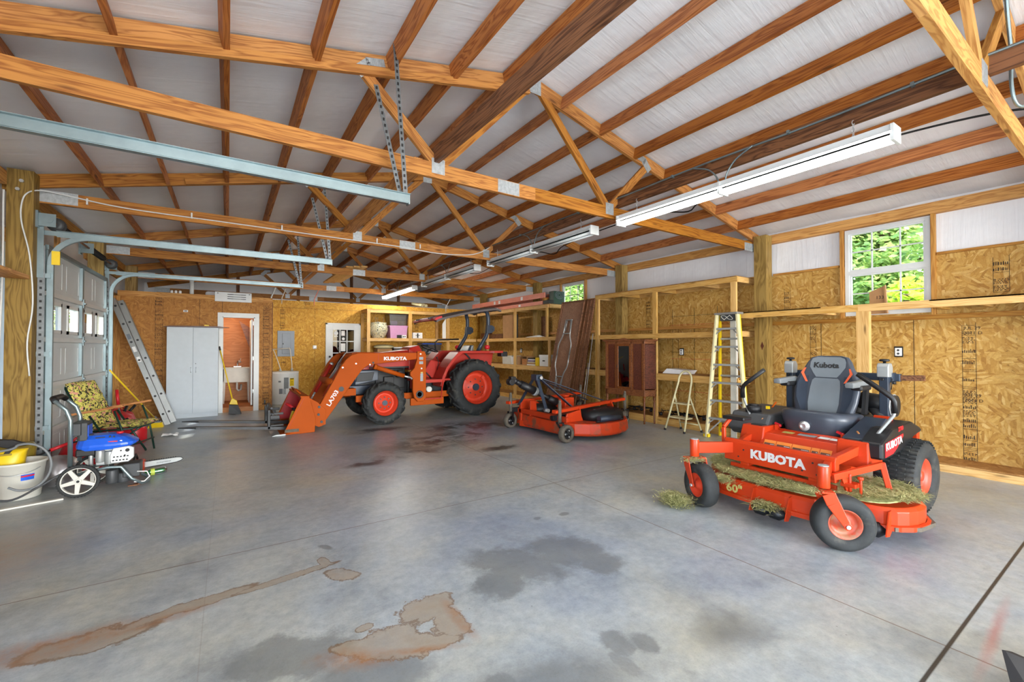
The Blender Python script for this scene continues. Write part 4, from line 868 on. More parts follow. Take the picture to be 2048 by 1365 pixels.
obj('body', MB().box(6.84, 7.2, 9.66, 10.14, .955, .965).box(6.84, 7.2, 9.66, 10.14, 1.185, 1.195).box(6.84, 7.2, 9.66, 9.675, .965, 1.185).box(6.84, 7.2, 10.125, 10.14, .965, 1.185).box(7.19, 7.2, 9.66, 10.14, .965, 1.185), 'cardboard', t); obj('contents', MB().box(6.9, 7.1, 9.74, 9.98, .965, 1.12), 'armwood', t)
for i, (c, h, w) in enumerate((('paper', .03, .36), ('cardboard', .035, .33), ('fibre', .03, .30), ('purple', .045, .27), ('paper', .03, .24), ('black', .035, .26))):
    z = .957 + sum((.03, .035, .03, .045, .03, .035)[:i]); boxobj('book', (6.84, 7.08, 9.48 - w / 2, 9.48 + w / 2, z, z + h - .002), c, {0: 'white book at the bottom of the shelf stack', 1: 'tan book second from the bottom of the stack', 2: 'cream book third in the shelf stack', 3: 'purple-grey thick book in the shelf stack', 4: 'small white book second from the top of the stack', 5: 'black book on top of the shelf stack'}[i], 'book', 'books stacked on the low corner shelf', .002)
boxobj('file_box', (6.84, 7.1, 9.13, 9.27, .955, 1.17), 'yellow', 'upright yellow box on the low corner shelf', 'box')
t = thing('file_box', 'white lidded file box with a round handle hole, low corner shelf', 'box', (6.84, 8.88, .955)); obj('body', MB().box(6.83, 7.15, 8.70, 9.07, .955, 1.19), 'paper', t, .003); obj('lid', MB().box(6.82, 7.16, 8.69, 9.08, 1.19, 1.25), 'paper', t, .003); obj('handle_hole', MB().box(6.827, 6.83, 8.84, 8.94, 1.08, 1.11), 'black', t)
# ladders and crate on the corner shelf
def long_ladder(x, y0, y1, z, mt, label, w=.34, rail=.075, group=None, rung=.3):
    t = thing('extension_ladder', label, 'ladder', (x, y0, z), 0, group)
    for s in (0, 1): obj('rail', MB().box(x + s * w, x + s * w + .03, y0, y1, z, z + rail), mt, t)
    n = int((y1 - y0) / rung)
    for i in range(n): obj('rung', MB().cyl((x + .03, y0 + rung * (i + .5), z + rail / 2), (x + w, y0 + rung * (i + .5), z + rail / 2), .015, 8), 'alu', t)
    for y in (y0 + .25 * (y1 - y0), y0 + .55 * (y1 - y0), y0 + .62 * (y1 - y0)): obj('sticker', MB().box(x - .002, x, y, y + .1, z + .02, z + rail - .02), 'paper', t)
    return t
long_ladder(6.84, 8.95, 13.0, 2.562, 'ladder_orange', 'salmon fibreglass extension ladder lying on the corner shelf, lower one', rail=.10); long_ladder(6.88, 8.92, 12.9, 2.745, 'ladder_orange', 'salmon fibreglass extension ladder lying on the corner shelf, upper one', rail=.135)
boxobj('scrap_block', (6.90, 7.25, 8.95, 9.03, 2.664, 2.744), 'framing', 'wood block between the two salmon ladders', 'block', bevel=0); boxobj('scrap_block', (6.90, 7.25, 12.3, 12.38, 2.664, 2.744), 'framing', 'far wood block between the two salmon ladders', 'block', bevel=0)
t = thing('machine', 'dark green metal machine with a round fan guard on the corner shelf end', 'machine', (7.15, 8.68, 2.56)); obj('body', MB().box(6.98, 7.34, 8.66, 8.86, 2.56, 2.90), 'green', t, bevel=.01, label=None)
m = MB(); 
for r in (.05, .09, .13): m.tube([(7.16 + r * cos(a), 8.655, 2.80 + r * .75 * sin(a)) for a in [2 * pi * k / 20 for k in range(20)]], .006, 5, closed=True)
obj('fan_guard', m, 'panelgrey', t); obj('engine_block', MB().box(6.82, 6.98, 8.66, 8.90, 2.562, 2.66), 'black', t, bevel=.006)
# low platform tangle behind the china cabinet
m = MB(); r_ = random.Random(4)
for q in range(9):
    y = 4.55 + q * .2; c = (7.08 + r_.uniform(-.1, .1), y, .17); pts = [Vector(c) + Vector((r_.uniform(-.1, .1), r_.uniform(-.28, .28), r_.uniform(-.02, .07))) for _ in range(7)]; m.tube(pts, .008, 5)
    m.sphere((7.0 + r_.uniform(-.1, .15), y, .175), .035, 5)
tag(obj('cable_tangle', m, 'black'), 'tangle of black cables and fittings on the low platform behind the step stool', 'cables')
m = MB().prism([(4.78, .957), (5.28, .957), (5.18, 1.05), (4.72, 1.03)], 'x', 6.88, 7.15); tag(obj('parcel', m, 'paper', bevel=.006), 'flat white parcel on the shelf beside the step stool', 'parcel')
boxobj('scrap_block', (7.20, 7.32, 2.07, 2.23, 2.001, 2.0), 'cardboard', 'x', 'x') if False else None
t = thing('cardboard_piece', 'cut cardboard piece standing on the high shelf before the window', 'cardboard', (7.33, 2.14, 1.94)); obj('sheet', MB().prism([(2.04, 1.90), (2.24, 1.90), (2.24, 2.20), (2.06, 2.28)], 'x', 7.325, 7.335).prism([(2.04, 1.90), (2.06, 1.90), (2.08, 2.26), (2.06, 2.28)], 'x', 7.30, 7.33), 'cardboard', t)
text('print', '133', .06, 'tagink', t, (7.322, 2.17, 2.1), (0, -1, 0), (0, 0, 1), .0005)
# outlets and small tags
def outlet(x, y, z, label, mt='paper'):
    t = thing('outlet', label, 'outlet', (x, y, z)); obj('back_box', MB().box(x - .012, x, y - .045, y + .045, z - .07, z + .07), 'black', t, bevel=.003); obj('cover', MB().box(x - .03, x - .012, y - .035, y + .035, z - .055, z + .05), mt, t, bevel=.006)
    for dz in (-.025, .02): obj('socket', MB().cyl((x - .03, y, z + dz), (x - .032, y, z + dz), .014, 10), 'greydark', t)
    return t
outlet(XW, 1.95, 1.39, 'white outlet on the OSB right of the mower seat'); outlet(XW, 5.20, 1.36, 'outlet on the OSB between the shelves beside the cabinet'); outlet(XW, 10.7, 1.35, 'small outlet in the corner shelf bay')
t = thing('doorbell_box', 'small white round-cornered switch beside the white back door', 'switch', (1.98, PY, 1.45)); obj('cover', MB().box(1.97, 2.07, PY - .03, PY, 1.40, 1.50), 'paper', t, bevel=.02); obj('button', MB().cyl((2.02, PY - .03, 1.45), (2.02, PY - .036, 1.45), .02), 'alu', t)
for (o_, b) in (('x', (XW - .002, XW, 4.02, 4.10, 1.46, 1.51)), ('x', (XW - .002, XW, 4.02, 4.10, .34, .38)), ('y', (-.80, -.72, BY - .002, BY, 2.20, 2.24))):
    t = obj('sheet_label', MB().box(*b), 'paper'); tag(t, {1.46: 'small white label on the OSB right of the stepladder, upper', .34: 'small white label on the OSB behind the mower engine', 2.20: 'small white label on the washroom wall above the cabinet'}[b[4]], 'label')
    if o_ == 'x': obj('print', MB().box(XW - .003, XW - .002, 4.035, 4.085, b[4] + .012, b[5] - .012), 'tagink', t)
    else: obj('print', MB().box(-.785, -.735, BY - .003, BY - .002, 2.212, 2.228), 'tagink', t)
# breaker panel
t = thing('breaker_panel', 'grey electrical breaker panel on the golden OSB partition', 'breaker panel', (1.29, PY, 1.22)); obj('frame', MB().box(1.10, 1.51, PY - .03, PY, 1.20, 1.89), 'panelgrey', t, bevel=.004); obj('cover_door', MB().box(1.21, 1.42, PY - .042, PY - .03, 1.27, 1.82), 'panelgrey', t, bevel=.006); obj('latch', MB().box(1.225, 1.245, PY - .048, PY - .042, 1.52, 1.56), 'black', t)
# vent unit over washroom door
t = thing('wall_vent', 'white louvred panel hung above the washroom door', 'vent', (.09, BY, 2.46)); obj('panel', MB().box(-.25, .44, BY - .05, BY - .012, 2.46, 2.67), 'white', t, bevel=.004)
for z in (2.52, 2.565, 2.615): obj('slot', MB().box(-.02, .33, BY - .052, BY - .048, z, z + .014), 'tagink', t)
for z in (2.52, 2.565, 2.615): obj('slot_cover', MB().box(.09, .24, BY - .054, BY - .05, z + .001, z + .012), 'grey', t)
for x in (-.21, .385): obj('mark', MB().box(x, x + .025, BY - .052, BY - .049, 2.63, 2.65), 'grey', t)
t = thing('vent_pipe', 'white plastic vent pipe rising through the washroom ceiling', 'pipe', (-.68, 11.85, 2.49)); obj('pipe', MB().cyl((-.68, 11.85, 2.49), (-.68, 11.85, 2.98), .04, 16), 'white', t)
for i, x in enumerate((-1.0, -.93, -.86)): tag(obj('jar', MB().lathe([(.02, 0), (.025, .0), (.025, .05), (.015, .06)], (x, BY + .03, 2.59), n=10), 'paper'), 'small white cap on the washroom top plate, %s of three' % ('left', 'middle', 'right')[i], 'cap', 'white caps on the top plate')
m = MB().box(-.45, .4, 12.2, 12.9, 2.50, 2.75); tag(obj('insulation_roll', m, 'vinyl', bevel=.05), 'white covered bundle lying on the washroom roof', 'bundle')
for i, (x, z) in enumerate(((5.15, 2.77), (5.28, 2.77))):
    tag(obj('paper_roll', MB().cyl((x, 13.0, z), (x - .15 + .12 * i, 13.5, z + .10), .045, 12), 'fibre'), 'rolled paper sticking up over the partition, %s one' % ('left' if i == 0 else 'right'), 'roll')
# wires above the partition
for i, (x, mt, lb) in enumerate(((.95, 'white', 'thick white cable dropping behind the partition above the breaker panel'), (1.2, 'whitewood', 'cream cable loop above the partition, right of the thick white one'), (2.0, 'ladder_orange', 'orange cable loop above the partition'), (6.0, 'white', 'thin white cable over the partition near the shelves'))):
    tag(obj('cable', MB().tube([(x, 13.13, 2.5), (x, 13.08, 2.78), (x + .06, 13.0, 2.95), (x + .1, 12.9, 3.08)], .012 if i else .02, 6), mt), lb, 'cable')
# ================================================================ LOOSE THINGS ON THE LEFT
# utility sink
t = thing('utility_sink', 'pale utility sink with a brass tap inside the washroom', 'sink', (.17, 12.6, .1)); x0, x1, y0, y1 = -.10, .46, 12.35, 12.9
m = MB(); m.box(x0, x1, y0, y0 + .03, .62, .95).box(x0, x1, y1 - .03, y1, .62, .95).box(x0, x0 + .03, y0, y1, .62, .95).box(x1 - .03, x1, y0, y1, .62, .95).box(x0, x1, y0, y1, .60, .63).box(x0 - .02, x1 + .02, y0 - .02, y0 + .03, .93, .96)
obj('basin', m, 'whitewood', t, bevel=.008)
for x in (x0 + .03, x1 - .03):
    for y in (y0 + .03, y1 - .03): obj('leg', MB().beam((x, y, .60), (x + (.02 if x > .2 else -.02), y, .1), .05, .05), 'whitewood', t)
obj('tap', MB().cyl((.2, 12.8, .95), (.2, 12.8, 1.06), .018).tube([(.2, 12.8, 1.04), (.21, 12.72, 1.10), (.23, 12.62, 1.12), (.23, 12.58, 1.07)], .012, 8).box(.12, .28, 12.78, 12.84, .95, .975).sphere((.26, 12.8, 1.08), .022, 6).tube([(.2, 12.8, 1.05), (.26, 12.82, 1.12), (.27, 12.82, 1.17)], .008, 6), 'chrome', t)
obj('drain_trap', MB().tube([(.19, 12.6, .6), (.19, 12.6, .42), (.22, 12.62, .38), (.27, 12.65, .40), (.28, 12.7, .5), (.28, 12.9, .5)], .022, 8), 'whitewood', t)
obj('body', MB().lathe([(.11, 0), (.13, .3), (.13, .31), (.12, .31)], (-.22, 12.2, .1), n=20), 'redpure', tb := thing('waste_bin', 'small red bin on the washroom floor', 'bin', (-.22, 12.2, .1)))
# white cabinet
cb = thing('wardrobe_cabinet', 'tall white two-door laminate cabinet left of the washroom door', 'cabinet', (-.59, 11.30, 0)); cx0, cx1, cy0, cy1, ch = -1.03, -.17, 11.02, 11.46, 1.86
obj('body', MB().box(cx0, cx1, cy0 + .02, cy1, 0, ch), 'cabwhite', cb, bevel=.003)
xm = cx0 + .43
for a, b, hx in ((cx0 + .002, xm - .003, xm - .035), (xm + .003, cx1 - .002, xm + .05)):
    d = obj('cabinet_door', MB().box(a, b, cy0, cy0 + .018, .09, ch - .005), 'cabwhite', cb, bevel=.002)
    obj('handle', MB().tube([(hx, cy0, .93), (hx, cy0 - .025, .945), (hx, cy0 - .025, 1.02), (hx, cy0, 1.035)], .006, 6), 'cabwhite', d)
obj('lock', MB().cyl((xm + .045, cy0 - .004, 1.11), (xm + .045, cy0, 1.11), .009, 10), 'greydark', cb)
o = obj('board', MB().prism([(-1.10, 1.865), (.02, 1.868), (-.16, 1.89), (-1.0, 1.885)], 'y', 11.05, 11.4), 'mahog2'); tag(o, 'dark wooden board lying on top of the white cabinet', 'board'); boxobj('sponge', (-.42, -.34, 11.1, 11.2, 1.893, 1.92), 'yellow', 'small yellow sponge on the white cabinet', 'sponge')
# brooms
def push(p0, p1): return MB().cyl(p0, p1, .0125, 10)
t = thing('push_broom', 'yellow-handled broom leaning between the white cabinet and washroom door', 'broom', (.13, 11.12, 0)); a = Vector((.10, 11.15, .26)); b = Vector((-.155, 11.38, 1.44))
obj('handle', push(a, b), 'yellow', t); obj('grip', MB().cyl(a + (b - a) * .95, b + (b - a) * .02, .018, 10), 'black', t); obj('cap', MB().prism([(.03, .22), (.19, .2), (.17, .29), (.10, .34), (.07, .33)], 'y', 11.10, 11.17), 'yellow', t, bevel=.008)
obj('bristles', MB().loft([[(.03, 11.10, .21), (.19, 11.10, .19), (.19, 11.18, .19), (.03, 11.18, .21)], [(.02, 11.07, .02), (.25, 11.05, .0), (.26, 11.2, .0), (.02, 11.2, .02)]], smooth=False), 'black', t)
t = thing('push_broom', 'yellow deck brush with long handle leaning toward the garage door', 'broom', (-1.08, 10.1, 0)); a = Vector((-1.06, 10.12, .10)); b = Vector((-1.50, 8.85, 1.10))
obj('handle', push(a, b), 'yellow', t); obj('bracket', MB().cyl(a, a + Vector((-.03, -.1, .09)), .025, 10).box(-1.12, -1.02, 10.08, 10.18, .07, .1), 'grey', t); obj('bristles', MB().loft([[(-1.16, 10.07, .08), (-.99, 10.07, .08), (-.99, 10.16, .08), (-1.16, 10.16, .08)], [(-1.19, 10.02, 0), (-.97, 10.02, 0), (-.97, 10.18, 0), (-1.19, 10.18, 0)]], smooth=False), 'yellow', t)
# extension ladder leaning
t = thing('extension_ladder', 'aluminium extension ladder leaning left against the washroom wall', 'ladder', (-.92, 10.6, 0)); A0 = Vector((-.93, 10.30, .0)); A1 = Vector((-1.80, 10.75, 2.35)); B0 = Vector((-.965, 10.68, .0)); B1 = Vector((-1.835, 11.13, 2.35))
for k, (p, q) in enumerate(((A0, A1), (B0, B1))):
    obj('rail', MB().beam(p, q, .03, .085, (1, 0, .4)), 'alu', t); q2 = p + (q - p) * .97; off = Vector((.085, .03, .04)); obj('inner_rail', MB().beam(p + off, q2 + off, .03, .085, (1, 0, .4)), 'alu', t)
n = 7
for i in range(n):
    f = (i + .6) / n; p = A0 + (A1 - A0) * f; q = B0 + (B1 - B0) * f; obj('rung', MB().cyl(p - Vector((0, .02, 0)), q + Vector((0, .02, 0)), .018, 8), 'alu_dull', t); e = Vector((.085, .03, .04)); obj('rung', MB().cyl(p + e - Vector((0, .02, 0)), q + e, .018, 8), 'alu_dull', t)
    for pp in (p, p + e): obj('rung_end', MB().cyl(pp - Vector((0, .022, 0)), pp - Vector((0, .016, 0)), .02, 10), 'black', t)
for f in (.70, .52, .6): p = A0 + (A1 - A0) * f; obj('sticker', MB().beam(p - Vector((0, .018, 0)) - (A1 - A0) * .02, p - Vector((0, .018, 0)) + (A1 - A0) * .02, .002, .05, (1, 0, .4)), 'panelgrey' if f == .7 else 'paper', t)
# red fuel cans
def fuelcan(x, y, rot, label, s=1.0, group='red fuel cans'):
    t = thing('fuel_can', label, 'fuel can', (x, y, 0), rot, group, local=True)
    ring = lambda w, d, z: [(w * cos(a) * (1 if abs(cos(a)) < .9 else .96), d * sin(a), z) for a in [2 * pi * k / 16 for k in range(16)]]
    obj('body', MB().loft([ring(.16 * s, .13 * s, 0), ring(.20 * s, .17 * s, .03), ring(.20 * s, .17 * s, .22 * s), ring(.17 * s, .14 * s, .30 * s), ring(.08 * s, .06 * s, .35 * s)]), 'redpure', t); obj('handle', MB().tube([(-.1 * s, 0, .32 * s), (-.05 * s, 0, .39 * s), (.05 * s, 0, .39 * s), (.1 * s, 0, .32 * s)], .014, 8), 'redpure', t); obj('spout', MB().cyl((.11 * s, 0, .30 * s), (.19 * s, 0, .40 * s), .02, 10), 'black', t)
fuelcan(-1.50, 9.45, .4, 'large red fuel can behind the lawn chair, right one', 1.2); fuelcan(-1.44, 9.02, 1.2, 'red fuel can behind the lawn chair, left one', 1.25); fuelcan(-1.18, 8.6, 2.2, 'low red fuel can behind the lawn chair legs', .9); fuelcan(-1.42, 7.0, .3, 'red fuel can hidden behind the blue pressure washer', 1.0)
for i, (x, y) in enumerate(((-1.48, 8.3), (-1.38, 8.75))):
    t = thing('hand_tool', 'red-gripped tool handle standing behind the lawn chair, %s one' % ('left' if i == 0 else 'right'), 'tool', (x, y, .3)); obj('grip', MB().cyl((x, y, .56), (x - .03, y + .05, .80), .022, 8), 'redpure', t); obj('shaft', MB().cyl((x + .12, y - .1, 0), (x, y, .56), .01, 6), 'alu', t)
# folding lawn chair with floral cushion (local: +x is where the sitter faces)
ch_ = thing('lawn_chair', 'folding lawn chair with yellow and black floral cushion, dark green frame', 'chair', (-1.25, 7.70, 0), radians(-20), None, True)
for s in (-1, 1):
    y = s * .27
    obj('front_leg', MB().tube([(-.12, y, .58), (.22, y, .02)], .013, 8).sphere((.22, y, .014), .014, 5), 'green', ch_); obj('rear_leg', MB().tube([(.24, y, .40), (-.26, y, .02)], .013, 8), 'green', ch_)
    obj('back_tube', MB().tube([(-.10, y, .30), (-.38, y, .95)], .013, 8), 'green', ch_); obj('arm_post', MB().tube([(.16, y * 1.1, .64), (.25, y * 1.1, .38), (.31, y * 1.1, .02)], .012, 8), 'green', ch_)
    obj('armrest', MB().beam((-.32, y * 1.12, .60), (.26, y * 1.12, .70), .045, .028), 'armwood', ch_, bevel=.008)
obj('cross_bar', MB().cyl((.30, -.3, .18), (.30, .3, .18), .011, 8).cyl((-.22, -.27, .06), (-.22, .27, .06), .011, 8), 'green', ch_); obj('seat_frame', MB().tube([(-.12, -.26, .38), (.32, -.26, .40), (.36, 0, .40), (.32, .26, .40), (-.12, .26, .38)], .013, 8), 'green', ch_)
m = MB()
def pad(m, p0, p1, w, th, tufts):
    p0 = Vector(p0); p1 = Vector(p1); x, y, z = frame_from(p1 - p0); L = (p1 - p0).length; ny, nx = 12, 28; vs = []
    for side in (1, -1):
        for i in range(nx + 1):
            for j in range(ny + 1):
                u = i / nx; v_ = j / ny * 2 - 1; e = (1 - abs(v_) ** 6) * (1 - abs(2 * u - 1) ** 12); t_ = th * (.35 + .65 * abs(sin(pi * u * tufts)) ** .5) * e; vs.append(p0 + x * (L * u) + y * (v_ * w / 2) + z * (side * t_ / 2))
    N = (nx + 1) * (ny + 1); fs = []
    for s_ in (0, 1):
        for i in range(nx):
            for j in range(ny): q = (i * (ny + 1) + j, i * (ny + 1) + j + 1, (i + 1) * (ny + 1) + j + 1, (i + 1) * (ny + 1) + j); fs.append(tuple(N * s_ + a for a in (q if s_ else q[::-1])))
    return m.add(vs, fs, True)
obj('seat_cushion', pad(MB(), (-.16, 0, .42), (.40, 0, .44), .56, .07, 4), 'floral', ch_); obj('back_cushion', pad(MB(), (-.11, 0, .40), (-.39, 0, 1.0), .54, .09, 5), 'floral', ch_)
# pressure washer
pw_ = thing('pressure_washer', 'blue-hooded pressure washer with pale five-spoke wheels', 'pressure washer', (-1.15, 6.0, 0))
WXc, WY = -1.195, 5.82
def spoked(y, xo=0):
    w = MB(); r = .155; o = (WXc + xo, y, r + .002)
    w.lathe([(r - .028, -.02), (r - .006, -.024), (r, -.012), (r, .012), (r - .006, .024), (r - .028, .02)], o, (0, 1, 0), 40, closed=True)
    for k in range(40): a = 2 * pi * k / 40; w.beam((o[0] + cos(a) * (r - .002), y - .02, o[2] + sin(a) * (r - .002)), (o[0] + cos(a) * (r - .002), y + .02, o[2] + sin(a) * (r - .002)), .012, .006, (cos(a), 0, sin(a)))
    t = obj('wheel', w, 'rubber', pw_); s = MB().lathe([(r - .036, -.018), (r - .026, -.02), (r - .026, .02), (r - .036, .018)], o, (0, 1, 0), 40, closed=True).cyl((o[0], y - .03, o[2]), (o[0], y + .03, o[2]), .026, 16)
    for k in range(5):
        a = radians(-95 + 72 * k); s.beam((o[0] + cos(a) * .015, y - .012, o[2] + sin(a) * .015), (o[0] + cos(a) * (r - .03), y - .012, o[2] + sin(a) * (r - .03)), .018, .042, (-sin(a), 0, cos(a)), .018, .03)
    obj('hub', s, 'whitewood', t, bevel=.003); obj('axle_cap', MB().cyl((o[0], y - .034, o[2]), (o[0], y - .028, o[2]), .012, 12), 'tagink', t)
spoked(5.80); spoked(6.26, .02)
obj('handle_frame', MB().tube([(-1.27, 5.86, .28), (-1.27, 5.86, .74), (-1.30, 5.86, .84), (-1.38, 5.86, .93), (-1.40, 5.90, .95), (-1.40, 6.14, .95), (-1.38, 6.18, .93), (-1.30, 6.18, .84), (-1.27, 6.18, .74), (-1.27, 6.18, .28)], .019, 12), 'galv', pw_, label='silver tube handle')
obj('grip', MB().tube([(-1.375, 5.86, .925), (-1.40, 5.90, .953), (-1.40, 6.14, .953), (-1.375, 6.18, .925)], .027, 12), 'black', pw_)
obj('control_box', MB().box(-1.28, -1.20, 5.86, 6.14, .58, .70).box(-1.22, -1.16, 5.9, 6.1, .52, .70), 'greydark', pw_, bevel=.008); obj('control_label', MB().box(-1.16, -1.155, 5.92, 6.08, .56, .67), 'blue', pw_)
obj('base_frame', MB().tube([(-1.22, 5.88, .20), (-1.0, 5.88, .24), (-.90, 5.88, .23), (-.82, 5.88, .10), (-.74, 5.90, .035), (-.70, 6.0, .03), (-.70, 6.1, .03), (-.74, 6.2, .035), (-.82, 6.2, .10), (-.9, 6.2, .23), (-1.22, 6.2, .2)], .016, 10), 'galv', pw_)
def ell(cx, cy, z, a, b, n=20, p=2.6): return [(cx + a * (abs(cos(t)) ** (2 / p)) * (1 if cos(t) > 0 else -1), cy + b * (abs(sin(t)) ** (2 / p)) * (1 if sin(t) > 0 else -1), z) for t in [2 * pi * k / n for k in range(n)]]
obj('engine_cowl', MB().loft([ell(-1.04, 6.02, .42, .20, .15, 20, 4), ell(-1.02, 6.02, .455, .235, .16, 20, 3.4), ell(-1.02, 6.02, .475, .235, .16, 20, 3.2), ell(-1.05, 6.02, .53, .185, .13, 20, 3), ell(-1.07, 6.02, .560, .12, .09, 20, 3), ell(-1.07, 6.02, .564, .05, .04, 20, 3)], smooth=False), 'blue', pw_, bevel=.006, label='glossy blue engine hood'); obj('vent_slot', MB().box(-1.10, -1.03, 5.90, 5.93, .525, .545).box(-1.0, -.985, 5.9, 5.93, .535, .55).box(-.97, -.955, 5.9, 5.93, .53, .545), 'black', pw_)
obj('cowl_skirt', MB().box(-1.24, -1.10, 5.88, 6.15, .37, .44), 'black', pw_, bevel=.01); obj('fuel_cap', MB().cyl((-.93, 6.0, .555), (-.93, 6.0, .575), .03), 'redpure', pw_); obj('recoil_handle', MB().box(-1.2, -1.13, 5.96, 6.0, .55, .575), 'black', pw_, bevel=.006)
obj('logo_decal', MB().box(-1.0, -.93, 5.872, 5.878, .485, .502), 'redpure', pw_, label='small red and white badge on the blue hood'); obj('logo_decal', MB().cyl((-.905, 5.885, .493), (-.905, 5.879, .493), .010, 12), 'paper', pw_)
obj('engine_block', MB().box(-1.10, -.92, 5.92, 6.14, .26, .43).cyl((-1.06, 5.88, .30), (-1.06, 5.88, .42), .035, 12).cyl((-.99, 5.9, .27), (-.99, 5.9, .40), .04, 12).cyl((-1.13, 5.90, .26), (-1.13, 5.9, .40), .018, 10), 'alu_dull', pw_, bevel=.006)
m = MB().prism([(-.98, .28), (-.84, .28), (-.80, .32), (-.80, .42), (-.84, .44), (-.96, .43), (-.985, .36)], 'y', 5.855, 5.90); mo = obj('muffler_guard', m, 'chrome', pw_, bevel=.006); h = MB()
for i in range(5):
    for q in range(2): h.box(-.965 + i * .026 + q * .006, -.95 + i * .026 + q * .006, 5.851, 5.856, .30 + i * .0 + q * .035, .306 + q * .035 + .006)
h.cyl((-.85, 5.851, .40), (-.85, 5.856, .40), .018, 12).cyl((-.90, 5.851, .40), (-.90, 5.856, .40), .008, 10).cyl((-.87, 5.851, .35), (-.87, 5.856, .35), .008, 10); obj('vent_slot', h, 'tagink', mo)
obj('pump', MB().box(-.90, -.76, 5.93, 6.12, .10, .24).cyl((-.98, 5.95, .06), (-.98, 5.95, .20), .05, 12).cyl((-.9, 6.0, .05), (-.9, 6.0, .15), .06, 12), 'greydark', pw_, bevel=.012)
obj('chemical_hose', MB().tube([(-.78, 5.9, .16), (-.70, 5.9, .15), (-.68, 5.92, .09), (-.72, 5.9, .05), (-.80, 5.88, .06)], .006, 6), 'paper', pw_)
m = MB().tube(cr([(-1.20, 5.92, .28), (-1.32, 5.80, .24), (-1.45, 5.72, .16), (-1.58, 5.62, .10), (-1.70, 5.55, .14), (-1.9, 5.5, .2)]), .010, 8); tag(obj('hose', m, 'greydark'), 'grey pressure hose lying from the washer across the bucket front', 'hose')
hp = [(-1.535 + .19 * cos(a) * .9, 5.72, .36 + .21 * sin(a)) for a in [radians(150 - 23 * k) for k in range(13)]]
tag(obj('hose', MB().tube(cr([(-1.95, 5.74, .50)] + hp[1:]), .0105, 8), 'grey'), 'grey hose loop arching over the white bucket', 'hose')
# spray gun, bucket, cans
t = thing('spray_gun', 'black pressure washer spray gun resting on the yellow jug', 'spray gun', (-1.78, 6.05, .50)); obj('body', MB().prism([(-1.93, .56), (-1.80, .585), (-1.70, .57), (-1.60, .52), (-1.605, .505), (-1.69, .51), (-1.73, .49), (-1.80, .52), (-1.93, .53)], 'y', 6.02, 6.07), 'black', t, bevel=.008)
obj('grip', MB().beam((-1.69, 6.045, .53), (-1.76, 6.045, .40), .035, .045, (0, 1, 0)).cyl((-1.76, 6.045, .40), (-1.86, 6.04, .27), .012, 8), 'black', t, bevel=.006)
bk = thing('bucket', 'large white plastic bucket with a blue and red label', 'bucket', (-1.62, 6.12, 0)); bc = (-1.67, 6.10, 0)
obj('body', MB().lathe([(.0, .008), (.135, .0), (.145, .01), (.178, .33), (.19, .335), (.19, .355), (.175, .355), (.168, .33), (.135, .02), (0, .02)], bc, n=40, capends=False), 'whitewood', bk)
ang = radians(-72); R_ = .166; m = MB(); r2 = MB()
for k in range(6):
    a0_, a1_ = ang + k * .09, ang + (k + 1) * .09
    P_ = lambda a, z, rr: (bc[0] + rr * cos(a), bc[1] + rr * sin(a), z)
    rr = lambda z: .147 + .033 * z / .33 + .0015
    m.add([P_(a0_, .19, rr(.19)), P_(a1_, .19, rr(.19)), P_(a1_, .245, rr(.245)), P_(a0_, .245, rr(.245))], [(0, 1, 2, 3)])
    r2.add([P_(a0_, .222, rr(.222) + .001), P_(a1_, .222, rr(.222) + .001), P_(a1_, .236, rr(.236) + .001), P_(a0_, .236, rr(.236) + .001)], [(0, 1, 2, 3)])
obj('label', m, 'blue', bk, label='blue label'); obj('label', r2, 'redpure', bk, label='red stripe on the label')
obj('handle', MB().tube([(bc[0] + .19 * cos(a), bc[1] + .19 * sin(a), .34 - .09 * sin((a + pi) if a < 0 else a)) for a in [radians(-150 + 12 * k) for k in range(11)]], .004, 6), 'chrome', bk)
t = thing('jug', 'bright yellow plastic jug standing in the white bucket', 'jug', (-1.74, 6.08, .1)); obj('body', MB().loft([ell(-1.74, 6.10, .05, .09, .08), ell(-1.74, 6.10, .34, .105, .09), ell(-1.73, 6.10, .44, .11, .08), ell(-1.70, 6.10, .47, .09, .05)]), 'yellow', t); obj('handle_recess', MB().box(-1.78, -1.70, 6.015, 6.03, .425, .445), 'mustard', t, bevel=.006)
tag(obj('drum', MB().loft([ell(-1.80, 6.48, .0, .11, .09), ell(-1.80, 6.48, .42, .145, .10), ell(-1.80, 6.48, .47, .12, .08)]), 'mustard'), 'murky mustard-yellow plastic drum behind the white bucket', 'drum')
m = MB().sphere((-1.44, 6.30, .17), .17, 12, (.95, .8, 1)); tag(obj('plastic_bag', m, 'bag'), 'cloudy white plastic bag between bucket and pressure washer', 'bag'); o = C.objects['plastic_bag']; dm = o.modifiers.new('d', 'DISPLACE'); tx = bpy.data.textures.new('crumple', 'CLOUDS'); tx.noise_scale = .08; dm.texture = tx; dm.strength = .06
t = thing('pruning_tool', 'red-handled lopper lying over the plastic bag', 'tool', (-1.5, 6.6, .3)); obj('grip', MB().cyl((-1.56, 6.5, .36), (-1.42, 6.6, .41), .018, 8), 'redpure', t); obj('shaft', MB().cyl((-1.42, 6.62, .40), (-1.2, 6.75, .44), .008, 6).cyl((-1.70, 6.42, .30), (-1.56, 6.5, .36), .008, 6), 'black', t)
# strip of trim by the bucket
o = board('floor_strip', (-1.95, 5.62, .008), (-1.30, 5.80, .008), .05, .014, 'whitewood'); tag(o, 'white painted strip lying on the floor in front of the bucket', 'strip')
